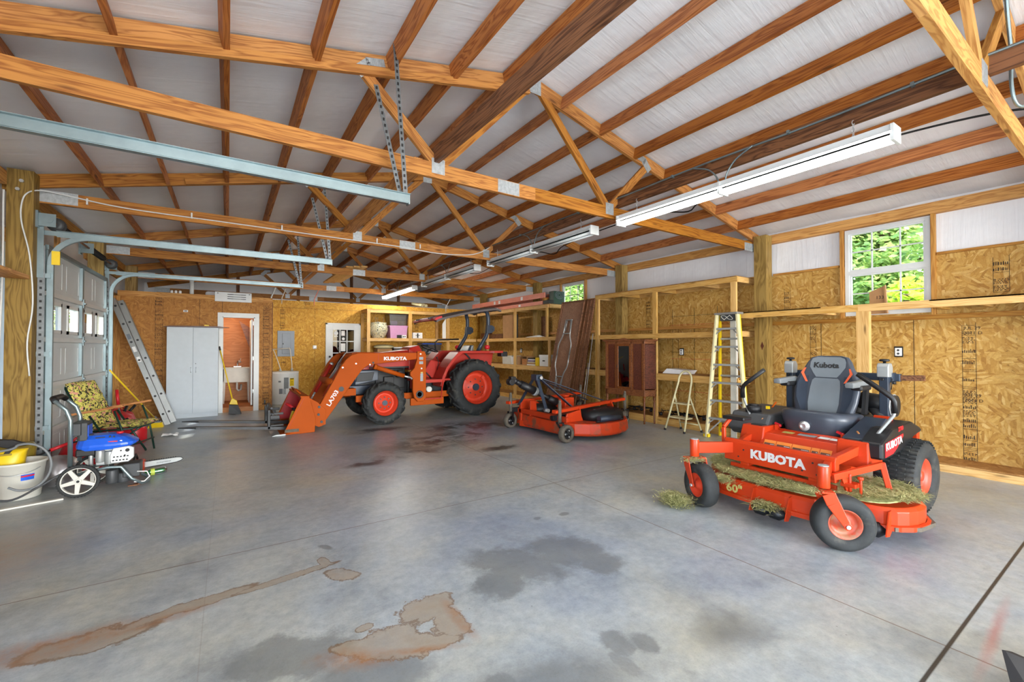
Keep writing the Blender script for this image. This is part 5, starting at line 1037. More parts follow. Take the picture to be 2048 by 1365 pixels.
# chainsaw
cs = thing('chainsaw', 'orange chainsaw with long toothed bar on the floor beside the washer', 'chainsaw', (-.75, 6.45, 0)); obj('body', MB().box(-.92, -.78, 6.33, 6.50, .04, .17), 'orange', cs, bevel=.02); obj('engine_case', MB().box(-1.02, -.92, 6.34, 6.5, .02, .15), 'greydark', cs, bevel=.015)
obj('front_handle', MB().tube([(-.86, 6.30, .08), (-.86, 6.28, .20), (-.86, 6.42, .24), (-.86, 6.52, .18), (-.86, 6.53, .08)], .011, 8), 'black', cs); obj('bar', MB().prism([(-.80, .075), (-.50, .10), (-.455, .115), (-.44, .13), (-.455, .145), (-.50, .15), (-.80, .135)], 'y', 6.44, 6.448), 'alu_dull', cs); 
m = MB(); pth = [(-.80, .070), (-.50, .095), (-.455, .110), (-.435, .13), (-.455, .15), (-.50, .156), (-.80, .141)]; m.tube([(a, 6.444, b) for a, b in pth], .004, 5)
for i in range(14): f = i / 14; m.box(-.79 + .3 * f, -.782 + .3 * f, 6.438, 6.45, .138 + .015 * f, .150 + .015 * f)
obj('chain', m, 'tagink', cs); text('lettering', 'HUSQVARNA', .022, 'tagink', cs, (-.68, 6.4385, .105), (1, 0, .05), (0, 0, 1), .0003)
# soda bottle
bt = thing('soda_bottle', 'empty green plastic soda bottle lying on the floor', 'bottle', (-.68, 6.33, 0)); o = Vector((-.80, 6.30, .042)); ax = Vector((1, .22, 0))
obj('body', MB().lathe([(.010, 0), (.012, .02), (.028, .05), (.038, .08), (.038, .11), (.034, .13), (.038, .15), (.038, .2), (.03, .225), (.0, .22)], o, ax, 20), 'bottlegreen', bt); obj('cap', MB().lathe([(.013, -.008), (.013, .01)], o, ax, 12), 'yellow', bt); obj('wrapper', MB().lathe([(.0385, .082), (.0385, .118)], o, ax, 20, capends=False), 'leaf2', bt, label='green label')
for (x, y, s, lb) in ((-.78, 9.0, 1, 'crumpled white tissue on the floor near the fork tips'),):
    m = MB(); r_ = random.Random(3); m.loft([[(x + (a - 3) * .035, y + (b - 3) * .03, .004 + r_.random() * .03) for a in range(7)] for b in range(7)], caps=False) if False else None
    g = MB(); vs = [(x + (a - 3) * .035, y + (b - 3) * .03, .003 + r_.random() * .035) for b in range(7) for a in range(7)]; g.add(vs, [(b * 7 + a, b * 7 + a + 1, (b + 1) * 7 + a + 1, (b + 1) * 7 + a) for a in range(6) for b in range(6)]); tag(obj('tissue', g, 'paper'), lb, 'tissue')
tag(obj('debris', MB().box(-.86, -.78, 5.95, 5.98, 0, .012).box(-.82, -.76, 5.98, 6.0, 0, .014), 'brown_board', bevel=.004), 'small dark clump of dirt in front of the washer', 'debris')
# water heater
wh = thing('water_heater', 'short white water heater with a yellow energy label', 'water heater', (1.22, 12.62, 0)); wc = (1.22, 12.62, 0)
obj('tank', MB().lathe([(.33, .0), (.34, .02), (.34, .80), (.33, .82), (.0, .835)], wc, n=40), 'white', wh); obj('top_rim', MB().lathe([(.345, .785), (.345, .815)], wc, n=40, capends=False), 'paper', wh)
def curved(parent, nm, a0, a1, z0, z1, mt, R=.342, lb=None):
    m = MB()
    for k in range(6):
        p, q = radians(a0 + (a1 - a0) * k / 6), radians(a0 + (a1 - a0) * (k + 1) / 6); m.add([(wc[0] + R * cos(p), wc[1] + R * sin(p), z0), (wc[0] + R * cos(q), wc[1] + R * sin(q), z0), (wc[0] + R * cos(q), wc[1] + R * sin(q), z1), (wc[0] + R * cos(p), wc[1] + R * sin(p), z1)], [(0, 1, 2, 3)])
    return obj(nm, m, mt, parent, label=lb)
curved(wh, 'access_panel', -96, -78, .40, .68, 'grey', lb='grey access panel'); e = curved(wh, 'energy_label', -73, -54, .46, .66, 'yellow', lb='yellow energy label'); curved(e, 'print', -71, -56, .63, .65, 'tagink', .3435); curved(e, 'print', -67, -60, .56, .57, 'tagink', .3435); curved(e, 'print', -68, -60, .51, .515, 'tagink', .3435); curved(wh, 'badge', -117, -107, .56, .60, 'grey'); curved(wh, 'rating_plate', -114, -100, .27, .40, 'panelgrey'); curved(wh, 'rating_plate', -98, -88, .26, .40, 'decalgrey')
obj('supply_pipe', MB().tube([(1.16, 12.55, .82), (1.12, 12.55, .92), (1.04, 12.6, 1.2), (.98, 12.7, 1.38), (.9, 12.8, 1.40)], .012, 8).tube([(1.40, 12.6, .82), (1.40, 12.62, 1.0), (1.36, 12.65, 1.40), (1.32, 12.66, 1.42), (.95, 12.7, 1.39)], .012, 8), 'whitewood', wh, label='cream plastic water pipes'); obj('fitting', MB().cyl((1.40, 12.6, .83), (1.40, 12.6, .9), .03, 10).sphere((1.345, 12.66, 1.415), .028, 6).sphere((1.12, 12.55, .86), .03, 6), 'chrome', wh)
# ================================================================ TRACTOR (nose toward -X)
tr = thing('tractor', 'orange and red compact tractor with front loader, roll bar and canopy', 'tractor', (3.4, 8.85, 0))
def ag_wheel(nm, cx, cy, R, W, rimr, side, nlug, label):
    """side -1: outer face toward -Y (camera)"""
    ax = (0, side, 0); o = (cx, cy, R)
    w = MB().lathe([(rimr, -W * .36), (rimr + .03, -W * .46), (R * .80, -W * .50), (R - .05, -W * .46), (R - .035, -W * .3), (R - .03, 0), (R - .035, W * .3), (R - .05, W * .46), (R * .80, W * .50), (rimr + .03, W * .46), (rimr, W * .36)], o, ax, 56, closed=True)
    for h in (-1, 1):
        for k in range(nlug):
            a0 = 2 * pi * (k + (.5 if h > 0 else 0)) / nlug; da = .30 * .6 / R * .9; secs = []
            for q in range(6):
                f = q / 5; a = a0 + da * f * (1 if side < 0 else -1); yy = h * W * (.5 * f + .0) * side; rr = R - .0 - (.012 * f * f); 
                if q == 5: yy = h * W * .515 * side; rr = R - .045
                tw = .022 + .012 * f; rb = rr - .05
                secs.append([(cx + (rb) * cos(a - tw / R), cy + yy, R + rb * sin(a - tw / R)), (cx + rr * cos(a - tw * .7 / R), cy + yy, R + rr * sin(a - tw * .7 / R)), (cx + rr * cos(a + tw * .7 / R), cy + yy, R + rr * sin(a + tw * .7 / R)), (cx + rb * cos(a + tw / R), cy + yy, R + rb * sin(a + tw / R))])
            w.loft(secs, smooth=False)
    t = obj(nm, w, 'rubber', tr, fixn=True, label=label)
    D = W * .40
    rm = MB().lathe([(rimr + .004, D + .02), (rimr + .012, D + .012), (rimr - .008, D - .004), (rimr - .03, D * .5), (rimr - .04, D * .1), (rimr * .72, D * .02), (rimr * .66, D * .30), (rimr * .32, D * .34), (rimr * .28, D * .45), (.0, D * .45)], o, ax, 48, capends=False)
    r_ = obj('rim', rm, 'rim', t, fixn=False); b = MB()
    for k in range(8): a = 2 * pi * k / 8; b.cyl((cx + rimr * .48 * cos(a), cy + side * D * .30, R + rimr * .48 * sin(a)), (cx + rimr * .48 * cos(a), cy + side * D * .42, R + rimr * .48 * sin(a)), .014, 8)
    obj('bolt', b, 'greydark', r_); obj('hub', MB().cyl((cx, cy + side * D * .4, R), (cx, cy + side * D * .62, R), rimr * .22, 20), 'navy', r_)
    m = MB()
    for k in range(4):
        a = 2 * pi * (k + .5) / 4; m.beam((cx + rimr * .70 * cos(a), cy + side * D * .2, R + rimr * .70 * sin(a)), (cx + rimr * .95 * cos(a), cy + side * D * .2, R + rimr * .95 * sin(a)), .07, .02, (0, 1, 0))
    if R > .5: obj('rim_lug', m, 'rim', r_)
    # sidewall text
    return t
ag_wheel('rear_wheel', 4.42, 8.20, .60, .38, .345, -1, 16, 'large near rear wheel'); ag_wheel('rear_wheel', 4.42, 9.52, .60, .38, .345, 1, 16, 'large far rear wheel')
ag_wheel('front_wheel', 2.47, 8.16, .40, .28, .225, -1, 14, 'small near front wheel'); ag_wheel('front_wheel', 2.47, 9.50, .40, .28, .225, 1, 14, 'small far front wheel')
yc = 8.85
obj('axle', MB().cyl((2.47, 8.3, .40), (2.47, 9.4, .40), .06, 12).cyl((4.42, 8.3, .60), (4.42, 9.4, .60), .10, 16).box(2.35, 2.6, 8.7, 9.0, .34, .55), 'blackm', tr)
obj('chassis', MB().box(2.0, 3.2, yc - .16, yc + .16, .48, .80).box(3.1, 4.7, yc - .22, yc + .22, .42, .92).box(4.5, 4.95, yc - .15, yc + .15, .4, .8), 'blackm', tr, bevel=.02)
hd = MB()
sec = lambda x, w, z0, z1, r: [(x, yc - w, z0), (x, yc + w, z0), (x, yc + w, z1 - r), (x, yc + w - r, z1), (x, yc - w + r, z1), (x, yc - w, z1 - r)]
hd.loft([sec(1.99, .20, 1.00, 1.16, .06), sec(2.06, .26, 1.00, 1.25, .07), sec(2.4, .28, 1.02, 1.32, .07), sec(3.15, .28, 1.06, 1.40, .06)], smooth=False)
obj('hood', hd, 'red', tr, bevel=.012)
obj('grille_housing', MB().loft([sec(1.97, .20, .72, 1.0, .02), sec(2.05, .27, .72, 1.01, .02), sec(2.48, .28, .80, 1.02, .02)], smooth=False), 'navy', tr, bevel=.01); obj('headlight', MB().prism([(2.05, .78), (2.36, .80), (2.40, .96), (2.08, .95)], 'y', yc - .292, yc + .292), 'black', tr, bevel=.006)
obj('front_bumper', MB().box(1.93, 2.35, yc - .30, yc + .30, .54, .71), 'navy', tr, bevel=.01)
obj('engine', MB().box(2.45, 3.05, yc - .2, yc + .2, .62, 1.06).cyl((2.9, yc - .32, .90), (2.9, yc - .12, .90), .07, 14).cyl((2.55, yc - .24, 1.0), (3.0, yc - .24, 1.0), .025, 8).box(2.6, 2.8, yc - .27, yc - .2, .7, .86), 'black', tr, bevel=.012)
obj('side_stripe', MB().box(2.3, 3.12, yc - .286, yc - .28, 1.03, 1.06), 'black', tr)
obj('cowl', MB().loft([[(3.10, yc - .29, .98), (3.36, yc - .29, .96), (3.36, yc + .29, .96), (3.10, yc + .29, .98)], [(3.10, yc - .29, 1.40), (3.48, yc - .28, 1.22), (3.48, yc + .28, 1.22), (3.10, yc + .29, 1.40)], [(3.15, yc - .24, 1.45), (3.34, yc - .22, 1.49), (3.34, yc + .22, 1.49), (3.15, yc + .24, 1.45)]], smooth=False), 'red', tr, bevel=.015)
obj('dashboard', MB().prism([(3.33, 1.47), (3.38, 1.46), (3.50, 1.24), (3.44, 1.22)], 'y', yc - .2, yc + .2), 'black', tr, bevel=.01)
sw = Vector((3.66, yc, 1.42)); n_ = Vector((.42, 0, 1)).normalized(); u_ = Vector((1, 0, -.42)).normalized(); v_ = Vector((0, 1, 0))
m = MB().tube([sw + (u_ * cos(a) + v_ * sin(a)) * .19 for a in [2 * pi * k / 28 for k in range(28)]], .014, 8, closed=True)
for k in range(3): a = 2 * pi * k / 3 + .5; m.beam(sw - n_ * .03, sw + (u_ * cos(a) + v_ * sin(a)) * .185, .03, .012)
m.cyl(sw - n_ * .18 + Vector((-.03, 0, 0)), sw - n_ * .01, .022, 10).sphere(sw + (u_ * -.6 + v_ * -.75) * .19 + n_ * .03, .02, 6)
obj('steering_wheel', m, 'black', tr)
obj('platform', MB().box(3.10, 3.92, 8.22, 9.48, .76, .80).box(3.12, 3.30, 8.25, 8.56, .60, .76).box(3.12, 3.30, 9.14, 9.45, .60, .76), 'red', tr, bevel=.01)
obj('step', MB().tube([(3.24, 8.13, .78), (3.28, 8.12, .42), (3.62, 8.12, .42), (3.66, 8.13, .78)], .014, 8).box(3.27, 3.63, 8.10, 8.28, .41, .43).box(3.2, 3.7, 8.12, 8.24, .74, .80), 'red', tr)
obj('oil_filter', MB().cyl((3.40, 8.2, .60), (3.40, 8.34, .60), .055, 16), 'whitewood', tr, label='white oil filter')
obj('side_frame', MB().box(2.0, 3.9, 8.33, 8.40, .42, .54).box(2.0, 3.9, 9.3, 9.37, .42, .54).box(1.72, 2.0, 8.33, 9.37, .55, .68), 'orange_loader', tr, bevel=.006)
obj('side_frame', MB().box(3.0, 3.7, 8.17, 8.23, .30, .44), 'orange_loader', tr, bevel=.006)
obj('transmission_cover', MB().loft([[(3.36, 8.60, .80), (4.1, 8.60, .80), (4.1, 9.10, .80), (3.36, 9.10, .80)], [(3.62, 8.66, 1.18), (4.2, 8.66, 1.05), (4.2, 9.04, 1.05), (3.62, 9.04, 1.18)]], smooth=False), 'red', tr, bevel=.015)
for y0, y1, s in ((8.14, 8.58, -1), (9.12, 9.56, 1)):
    f = MB(); out = [(3.62, .66), (3.66, .84), (3.75, 1.03), (3.88, 1.20), (4.04, 1.34), (4.10, 1.355), (5.10, 1.36), (5.12, 1.31), (4.9, 1.28)]
    inn = [(3.66, .62), (3.70, .80), (3.79, 1.0), (3.92, 1.17), (4.08, 1.30), (5.10, 1.31)]
    f.prism([(3.62, .66), (3.66, .84), (3.75, 1.03), (3.88, 1.20), (4.02, 1.345), (4.10, 1.37), (5.12, 1.37), (5.12, 1.32), (4.12, 1.32), (3.93, 1.17), (3.80, 1.0), (3.71, .80), (3.67, .62)], 'y', y0, y1)
    yi = y1 if s < 0 else y0; f.prism([(3.66, .64), (3.74, 1.0), (3.9, 1.2), (4.08, 1.34), (5.12, 1.34), (5.05, .95), (4.42, .80), (3.9, .7)], 'y', yi - .01, yi + .01)
    obj('fender', f, 'red', tr, bevel=.008)
obj('tail_light', MB().box(5.10, 5.26, 8.18, 8.36, 1.24, 1.35), 'black', tr, bevel=.008); obj('tail_light', MB().box(5.10, 5.26, 9.34, 9.52, 1.24, 1.35), 'black', tr, bevel=.008)
text('model_number', 'L3430', .07, 'panelgrey', tr, (4.72, 8.138, 1.335 - .0), (1, 0, 0), (0, 0, 1), .001) if False else text('model_number', 'L3430', .045, 'panelgrey', tr, (4.78, 8.139, 1.326), (1, 0, 0), (0, 0, 1), .001)
for y, lb in ((8.30, None), (9.42, None)): obj('marker_light', MB().lathe([(.0, 0), (.05, .01), (.062, .05), (.05, .09), (.0, .10)], (4.80 if y < 9 else 4.62, y, 1.40), (0, 0, 1), 14), 'redpure', tr, label='round red light')
st = MB().loft([[(3.95, yc - .20, 1.0), (3.95, yc + .20, 1.0), (3.95, yc + .20, 1.06), (3.95, yc - .20, 1.06)], [(4.02, yc - .24, .98), (4.02, yc + .24, .98), (4.02, yc + .24, 1.10), (4.02, yc - .24, 1.10)], [(4.38, yc - .24, .99), (4.38, yc + .24, .99), (4.38, yc + .24, 1.12), (4.38, yc - .24, 1.12)]], smooth=False)
st.loft([[(4.34, yc - .23, 1.06), (4.34, yc + .23, 1.06), (4.46, yc + .23, 1.04), (4.46, yc - .23, 1.04)], [(4.44, yc - .24, 1.28), (4.44, yc + .24, 1.28), (4.53, yc + .22, 1.27), (4.53, yc - .22, 1.27)], [(4.58, yc - .19, 1.50), (4.58, yc + .19, 1.50), (4.64, yc + .17, 1.49), (4.64, yc - .17, 1.49)]], smooth=False)
obj('seat', st, 'seat_dark', tr, bevel=.035, seg=3); obj('seat_armrest', MB().tube([(4.5, 8.55, 1.2), (4.35, 8.53, 1.34), (4.12, 8.53, 1.36)], .02, 8), 'greydark', tr); obj('seat_back_shell', MB().prism([(4.50, 1.10), (4.60, 1.48), (4.66, 1.50), (4.64, 1.30), (4.58, 1.08)], 'y', yc - .2, yc + .2), 'alu_dull', tr, bevel=.015)
obj('grab_rail', MB().tube([(4.02, 9.35, 1.36), (4.02, 9.35, 1.56), (4.08, 9.35, 1.62), (4.62, 9.35, 1.64)], .018, 8), 'black', tr); obj('control_lever', MB().tube([(3.72, 8.55, .95), (3.74, 8.53, 1.15), (3.70, 8.52, 1.22)], .008, 6).sphere((3.70, 8.52, 1.23), .018, 6).tube([(3.98, 8.48, 1.1), (4.0, 8.46, 1.28)], .008, 6), 'black', tr); obj('grab_handle', MB().tube([(3.32, 8.42, .96), (3.40, 8.36, .92), (3.46, 8.36, .86), (3.52, 8.4, .80)], .016, 8), 'black', tr)
# rollover bar
rp = MB()
for y in (8.36, 9.36):
    rp.tube([(4.60, y, 1.36), (4.68, y, 1.50), (4.80, y, 1.68), (4.86, y, 1.84), (4.86, y, 2.10), (4.83, y, 2.22), (4.80, y + (.05 if y < 9 else -.05), 2.27), (4.80, y + (.16 if y < 9 else -.16), 2.28)], .044, 10)
rp.cyl((4.80, 8.5, 2.28), (4.80, 9.22, 2.28), .034, 10)
ro = obj('roll_bar', rp, 'navy', tr)
for y in (8.36, 9.36): obj('hinge_plate', MB().prism([(4.80, 1.76), (4.92, 1.76), (5.0, 1.82), (5.0, 1.90), (4.94, 1.94), (4.82, 1.94)], 'y', y - .05, y + .05).cyl((4.96, y - .07, 1.85), (4.96, y + .07, 1.85), .025, 10), 'navy', ro, bevel=.006)
# canopy
cp = MB(); prof_ = [(3.56, 2.045), (3.66, 2.09), (3.85, 2.14), (4.1, 2.20), (4.4, 2.265), (4.7, 2.32), (4.95, 2.355), (5.06, 2.35), (5.12, 2.32)]; ya, yb = 8.22, 9.50; ny = 14; th = .045; vs = []
for lay in (0, -th):
    for i, (x, z) in enumerate(prof_):
        for j in range(ny + 1):
            v = j / ny * 2 - 1; vs.append((x, ya + (yb - ya) * j / ny, z + lay - .045 * abs(v) ** 6 + .006 * cos(j * pi)))
N = len(prof_) * (ny + 1); fs = []
for i in range(len(prof_) - 1):
    for j in range(ny): q = (i * (ny + 1) + j, i * (ny + 1) + j + 1, (i + 1) * (ny + 1) + j + 1, (i + 1) * (ny + 1) + j); fs += [q, tuple(N + a for a in q[::-1])]
def edge(ids):
    for a, b in zip(ids, ids[1:]): fs.append((a, a + N, b + N, b))
edge([j for j in range(ny + 1)][::-1]); edge([(len(prof_) - 1) * (ny + 1) + j for j in range(ny + 1)]); edge([i * (ny + 1) for i in range(len(prof_))]); edge([i * (ny + 1) + ny for i in range(len(prof_))][::-1])
cp.add(vs, fs); co = obj('canopy', cp, 'canopy', tr, label='ribbed grey canopy roof'); obj('canopy_front_edge', MB().prism([(3.52, 2.01), (3.56, 2.0), (3.70, 2.06), (3.68, 2.10), (3.55, 2.055)], 'y', 8.23, 9.49), 'redpure', co, bevel=.006, label='red front lip of the canopy')
for y in (8.5, 9.2): obj('canopy_brace', MB().box(3.5, 5.15, y - .02, y + .02, 2.06, 2.085) if False else MB().beam((3.5, y, 2.05), (5.1, y, 2.33), .04, .03), 'greydark', co)
# loader
arm = [(3.2, 1.34), (2.0, 1.345), (1.88, 1.31), (1.79, 1.24), (1.70, 1.12), (1.58, .88), (1.30, .36), (1.33, .22), (1.45, .17), (1.60, .38), (1.98, .92), (2.06, 1.03), (2.16, 1.11), (2.31, 1.135), (3.1, 1.21), (3.22, 1.27)]
for ya, lb in ((8.14, 'near loader arm'), (9.40, 'far loader arm')):
    a = obj('loader_arm', MB().prism(arm, 'y', ya, ya + .10), 'orange_loader', tr, bevel=.012, label=lb)
    yo = ya - .003 if ya < 9 else ya + .103
    d = MB()
    for x, z, r in ((1.70, .70, .045), (1.72, 1.07, .014), (2.26, 1.16, .02), (3.15, 1.28, .018)): d.cyl((x, min(yo, yo + .002), z), (x, yo + .004, z), r, 20)
    obj('pivot_hole', d, 'black' , a); 
    if ya < 9:
        c = MB()
        for x, z in ((1.72, 1.085), (3.13, 1.285), (3.17, 1.06), (2.20, 1.125), (1.95, 1.15)): c.cyl((x, ya - .012, z), (x, ya, z), .014, 8)
        obj('pin', c, 'chrome', a)
        obj('arm_seam', MB().box(2.355, 2.36, ya - .001, ya, 1.14, 1.34), 'red', a)
        text('lettering', 'KUBOTA', .088, 'label', a, (2.455, ya - .004, 1.205), (1, 0, -.01), (0, 0, 1), .003, .004, 1.25, label='silver maker name'); text('lettering', 'LA703', .10, 'paper', a, (1.505, ya - .004, .40), (.50, 0, .86), (-.86, 0, .5), .002, .002, 1.15, label='white loader model lettering')
    pv = .0 if ya < 9 else 0
    post = [(3.11, 1.37), (3.26, 1.37), (3.29, 1.30), (3.29, .46), (3.24, .38), (3.12, .38), (3.05, .46), (3.02, .60), (3.02, .84), (2.97, .90), (2.97, .96), (3.05, 1.04), (3.10, 1.20)]
    yp = ya - .0 if ya < 9 else ya
    p = obj('loader_post', MB().prism(post, 'y', yp - .035, yp + .035) if ya < 9 else MB().prism(post, 'y', yp + .065, yp + .135), 'orange_loader', tr, bevel=.008)
    if ya < 9:
        obj('bushing', MB().lathe([(.075, 0), (.075, .014), (.05, .014), (.045, 0), (0, 0)], (3.155, yp - .036, .52), (0, -1, 0), 24), 'greydark', p)
        c = MB(); 
        for z in (1.23, 1.145): c.box(3.145, 3.225, yp - .039, yp - .0355, z - .03, z + .025)
        obj('decal', c, 'decalgrey', p, label='grey warning decals'); c = MB().box(3.17, 3.225, yp - .039, yp - .0355, .78, .93); obj('decal', c, 'decalgrey', p); obj('decal', MB().box(3.175, 3.22, yp - .04, yp - .0365, .935, .96), 'decalyel', p); c = MB()
        for x, z in ((3.17, 1.315), (3.19, 1.03)): c.cyl((x, yp - .05, z), (x, yp - .035, z), .016, 10)
        obj('bolt', c, 'chrome', p)
    yl = ya + .0 if ya < 9 else ya + .05
    yl = 8.17 if ya < 9 else 9.43
    L = obj('lift_cylinder', MB().cyl((2.30, yl, 1.08), (2.86, yl, .89), .042, 16).cyl((2.28, yl, 1.09), (2.34, yl, 1.07), .05, 16), 'orange_loader', tr, label='orange hydraulic lift cylinder'); obj('rod', MB().cyl((2.84, yl, .895), (3.02, yl, .845), .018, 10).sphere((3.03, yl, .84), .035, 6), 'chrome', L)
    yk = 8.31 if ya < 9 else 9.30
    B = obj('bucket_cylinder', MB().cyl((1.74, yk, 1.10), (1.45, yk, .56), .038, 16), 'red', tr, label='red hydraulic bucket cylinder'); obj('rod', MB().cyl((1.46, yk, .58), (1.36, yk, .40), .018, 10).sphere((1.75, yk, 1.11), .04, 6), 'chrome', B)
    obj('hose', MB().tube([(1.72, yk, 1.08), (1.66, yk + .03, 1.0), (1.72, yk + .05, .90), (1.80, yk + .05, 1.0), (1.95, yk, 1.28)], .010, 6), 'black', tr)
obj('cross_tube', MB().cyl((1.60, 8.18, .80), (1.60, 9.46, .80), .065, 20), 'orange_loader', tr, label='round cross tube between the arms'); m = MB()
for k in range(4): m.tube([(1.76 + .02 * k, 8.72 + .03 * k, 1.15), (1.70 + .02 * k, 8.72 + .03 * k, 1.02), (1.60 + .02 * k, 8.72 + .03 * k, .86)], .008, 6); m.tube([(2.1, 8.72 + .03 * k, 1.36), (1.9, 8.72 + .03 * k, 1.34), (1.76 + .02 * k, 8.72 + .03 * k, 1.15)], .008, 6)
obj('hydraulic_line', m, 'chrome', tr); obj('cross_plate', MB().box(1.90, 2.05, 8.24, 9.40, 1.315, 1.335), 'orange_loader', tr)
m = MB(); [m.cyl((1.36, y, .24), (1.36, y + .30, .24), .03, 10) for y in (8.05, 9.3)]
# bucket
bs = [(.78, .04), (1.02, -.0), (1.24, .005), (1.26, .23), (1.16, .60), (1.04, .615)]
bk_ = MB(); Y0, Y1 = 8.0, 9.62
bk_.prism(bs, 'y', Y0, Y0 + .02).prism(bs, 'y', Y1 - .02, Y1)
def strip(pts, t=.02):
    for (xa, za), (xb, zb) in zip(pts, pts[1:]): bk_.beam((xa, (Y0 + Y1) / 2, za), (xb, (Y0 + Y1) / 2, zb), Y1 - Y0 - .003, t, (0, 0, 1) if abs(xb - xa) > abs(zb - za) else (1, 0, 0))
strip([(.72, .012), (1.24, .014)]); strip([(1.235, .01), (1.25, .23), (1.15, .60)]); strip([(1.02, .615), (1.16, .605)], .03)
bo = obj('bucket', bk_, 'orange_loader', tr, bevel=.006, label='orange loader bucket resting on the floor')
obj('bucket_inside', MB().beam((1.215, 8.81, .05), (1.235, 8.81, .23), 1.56, .008, (1, 0, 0)).beam((1.235, 8.81, .23), (1.135, 8.81, .585), 1.56, .008, (1, 0, 0)), 'redpure', bo, label='red painted inside of the bucket')
obj('inside_side', MB().prism([(.82, .05), (1.22, .03), (1.235, .23), (1.14, .59), (1.04, .60)], 'y', 9.585, 9.60), 'redpure', bo)
obj('cutting_edge', MB().prism([(.60, .0), (.80, .0), (.80, .022), (.66, .018)], 'y', Y0 - .01, Y1 + .01), 'alu_dull', bo, label='bare steel cutting edge'); obj('wear_plate', MB().box(.79, 1.0, Y0 - .004, Y0, .04, .09), 'rubber_brown', bo); obj('fold_line', MB().beam((.84, Y0 - .002, .10), (1.08, Y0 - .002, .60), .004, .006, (0, 1, 0)), 'red', bo)
obj('bucket_ear', MB().prism([(1.17, .58), (1.30, .50), (1.44, .36), (1.44, .10), (1.33, .06), (1.25, .10)], 'y', 8.12, 8.16).prism([(1.17, .58), (1.30, .50), (1.44, .36), (1.44, .10), (1.33, .06), (1.25, .10)], 'y', 8.25, 8.29), 'orange_loader', bo, bevel=.006); obj('bucket_ear', MB().prism([(1.17, .58), (1.30, .50), (1.44, .36), (1.44, .10), (1.33, .06)], 'y', 9.36, 9.52), 'orange_loader', bo, bevel=.006)
m = MB()
for x, z in ((1.33, .41), (1.32, .28), (1.37, .15), (1.24, .14)): m.cyl((x, 8.10, z), (x, 8.30, z), .022, 12)
obj('pin', m, 'black', bo); obj('top_hook', MB().tube([(1.05, 9.2, .63), (1.0, 9.0, .70), (1.02, 8.6, .69), (1.08, 8.45, .62)], .012, 8), 'orange_loader', bo)
for y, lb in ((8.30, 'near black fork'), (8.98, 'far black fork')):
    f = MB(); zt, zb_ = .215, .035; f.hexa([(-.62, y - .02, zt), (-.62, y + .02, zt), (-.62, y + .02, zt + .01), (-.62, y - .02, zt + .01)][:0] or [(.95, y - .06, zb_), (.95, y + .06, zb_), (-.40, y + .06, zt - .03), (-.40, y - .06, zt - .03), (.95, y - .06, zb_ + .05), (.95, y + .06, zb_ + .05), (-.40, y + .06, zt + .0), (-.40, y - .06, zt + .0)]).hexa([(-.40, y - .06, zt - .03), (-.40, y + .06, zt - .03), (-.63, y + .015, zt - .005), (-.63, y - .015, zt - .005), (-.40, y - .06, zt), (-.40, y + .06, zt), (-.63, y + .015, zt + .005), (-.63, y - .015, zt + .005)])
    fk = obj('pallet_fork', f, 'blackm', bo, label=lb); c = MB().box(.56, .60, y - .06, y + .06, .08, .40).box(.60, .80, y - .05, y + .05, .12, .15).box(.60, .74, y - .03, y - .015, .24, .30).box(.60, .80, y + .02, y + .035, .30, .34).box(.72, .95, y - .03, y + .03, .05, .10).cyl((.56, y - .02, .42), (.56, y - .02, .50), .014, 8)
    obj('fork_clamp', c, 'black', fk, bevel=.006)
obj('clamp_bar', MB().box(.62, .66, 8.3, 9.0, .28, .33).box(.60, .64, 8.3, 9.0, .40, .44), 'black', bo, bevel=.004)
t = thing('jug', 'yellow jug with a red handled tool tipped inside the loader bucket', 'jug', (1.0, 8.35, .03)); obj('body', MB().loft([ell(1.02, 8.32, .05, .12, .10), ell(1.02, 8.34, .22, .13, .11), ell(1.0, 8.36, .34, .07, .06)]), 'yellow', t); obj('handle', MB().cyl((.98, 8.4, .38), (.86, 8.5, .46), .025, 10), 'redpure', t); obj('collar', MB().cyl((.99, 8.38, .35), (.96, 8.42, .39), .03, 10), 'black', t)
# tyre lettering
# ================================================================ FINISH MOWER ATTACHMENT
hg = thing('towed_mower', 'orange three-point finishing mower with black drive shaft, parked behind the tractor', 'mower attachment', (5.1, 5.9, 0))
plan = [(4.42, 6.55), (4.30, 5.95), (4.42, 5.35), (4.60, 5.02), (4.95, 4.88), (5.40, 4.90), (5.68, 5.25), (5.74, 5.8), (5.70, 6.6), (5.45, 6.95), (4.95, 7.0), (4.55, 6.85)]
plan = [(4.40, 6.62), (4.36, 5.50), (4.44, 5.14), (4.74, 4.86), (5.12, 4.80), (5.52, 4.92), (5.80, 5.22), (5.95, 5.9), (5.80, 6.6), (5.45, 6.95), (4.95, 7.0), (4.55, 6.86)]
plan = [q for a, b in zip(plan, plan[1:] + plan[:1]) for q in ((a[0] * .78 + b[0] * .22, a[1] * .78 + b[1] * .22), (a[0] * .22 + b[0] * .78, a[1] * .22 + b[1] * .78))]
cxp, cyp = 5.1, 5.9; n = len(plan)
dk_ = MB(); zt = .26
dk_.add([(x, y, zt) for x, y in plan] + [(cxp + (x - cxp) * 1.0, cyp + (y - cyp) * 1.0, .07) for x, y in plan] + [(cxp + (x - cxp) * 1.02, cyp + (y - cyp) * 1.02, .10) for x, y in plan], [tuple(range(n))[::-1]] + [(i, (i + 1) % n, 2 * n + (i + 1) % n, 2 * n + i) for i in range(n)] + [(2 * n + i, 2 * n + (i + 1) % n, n + (i + 1) % n, n + i) for i in range(n)])
do = obj('deck', dk_, 'hogpaint', hg, bevel=.012, fixn=True, label='orange deck, dirt scuffed along its skirt')
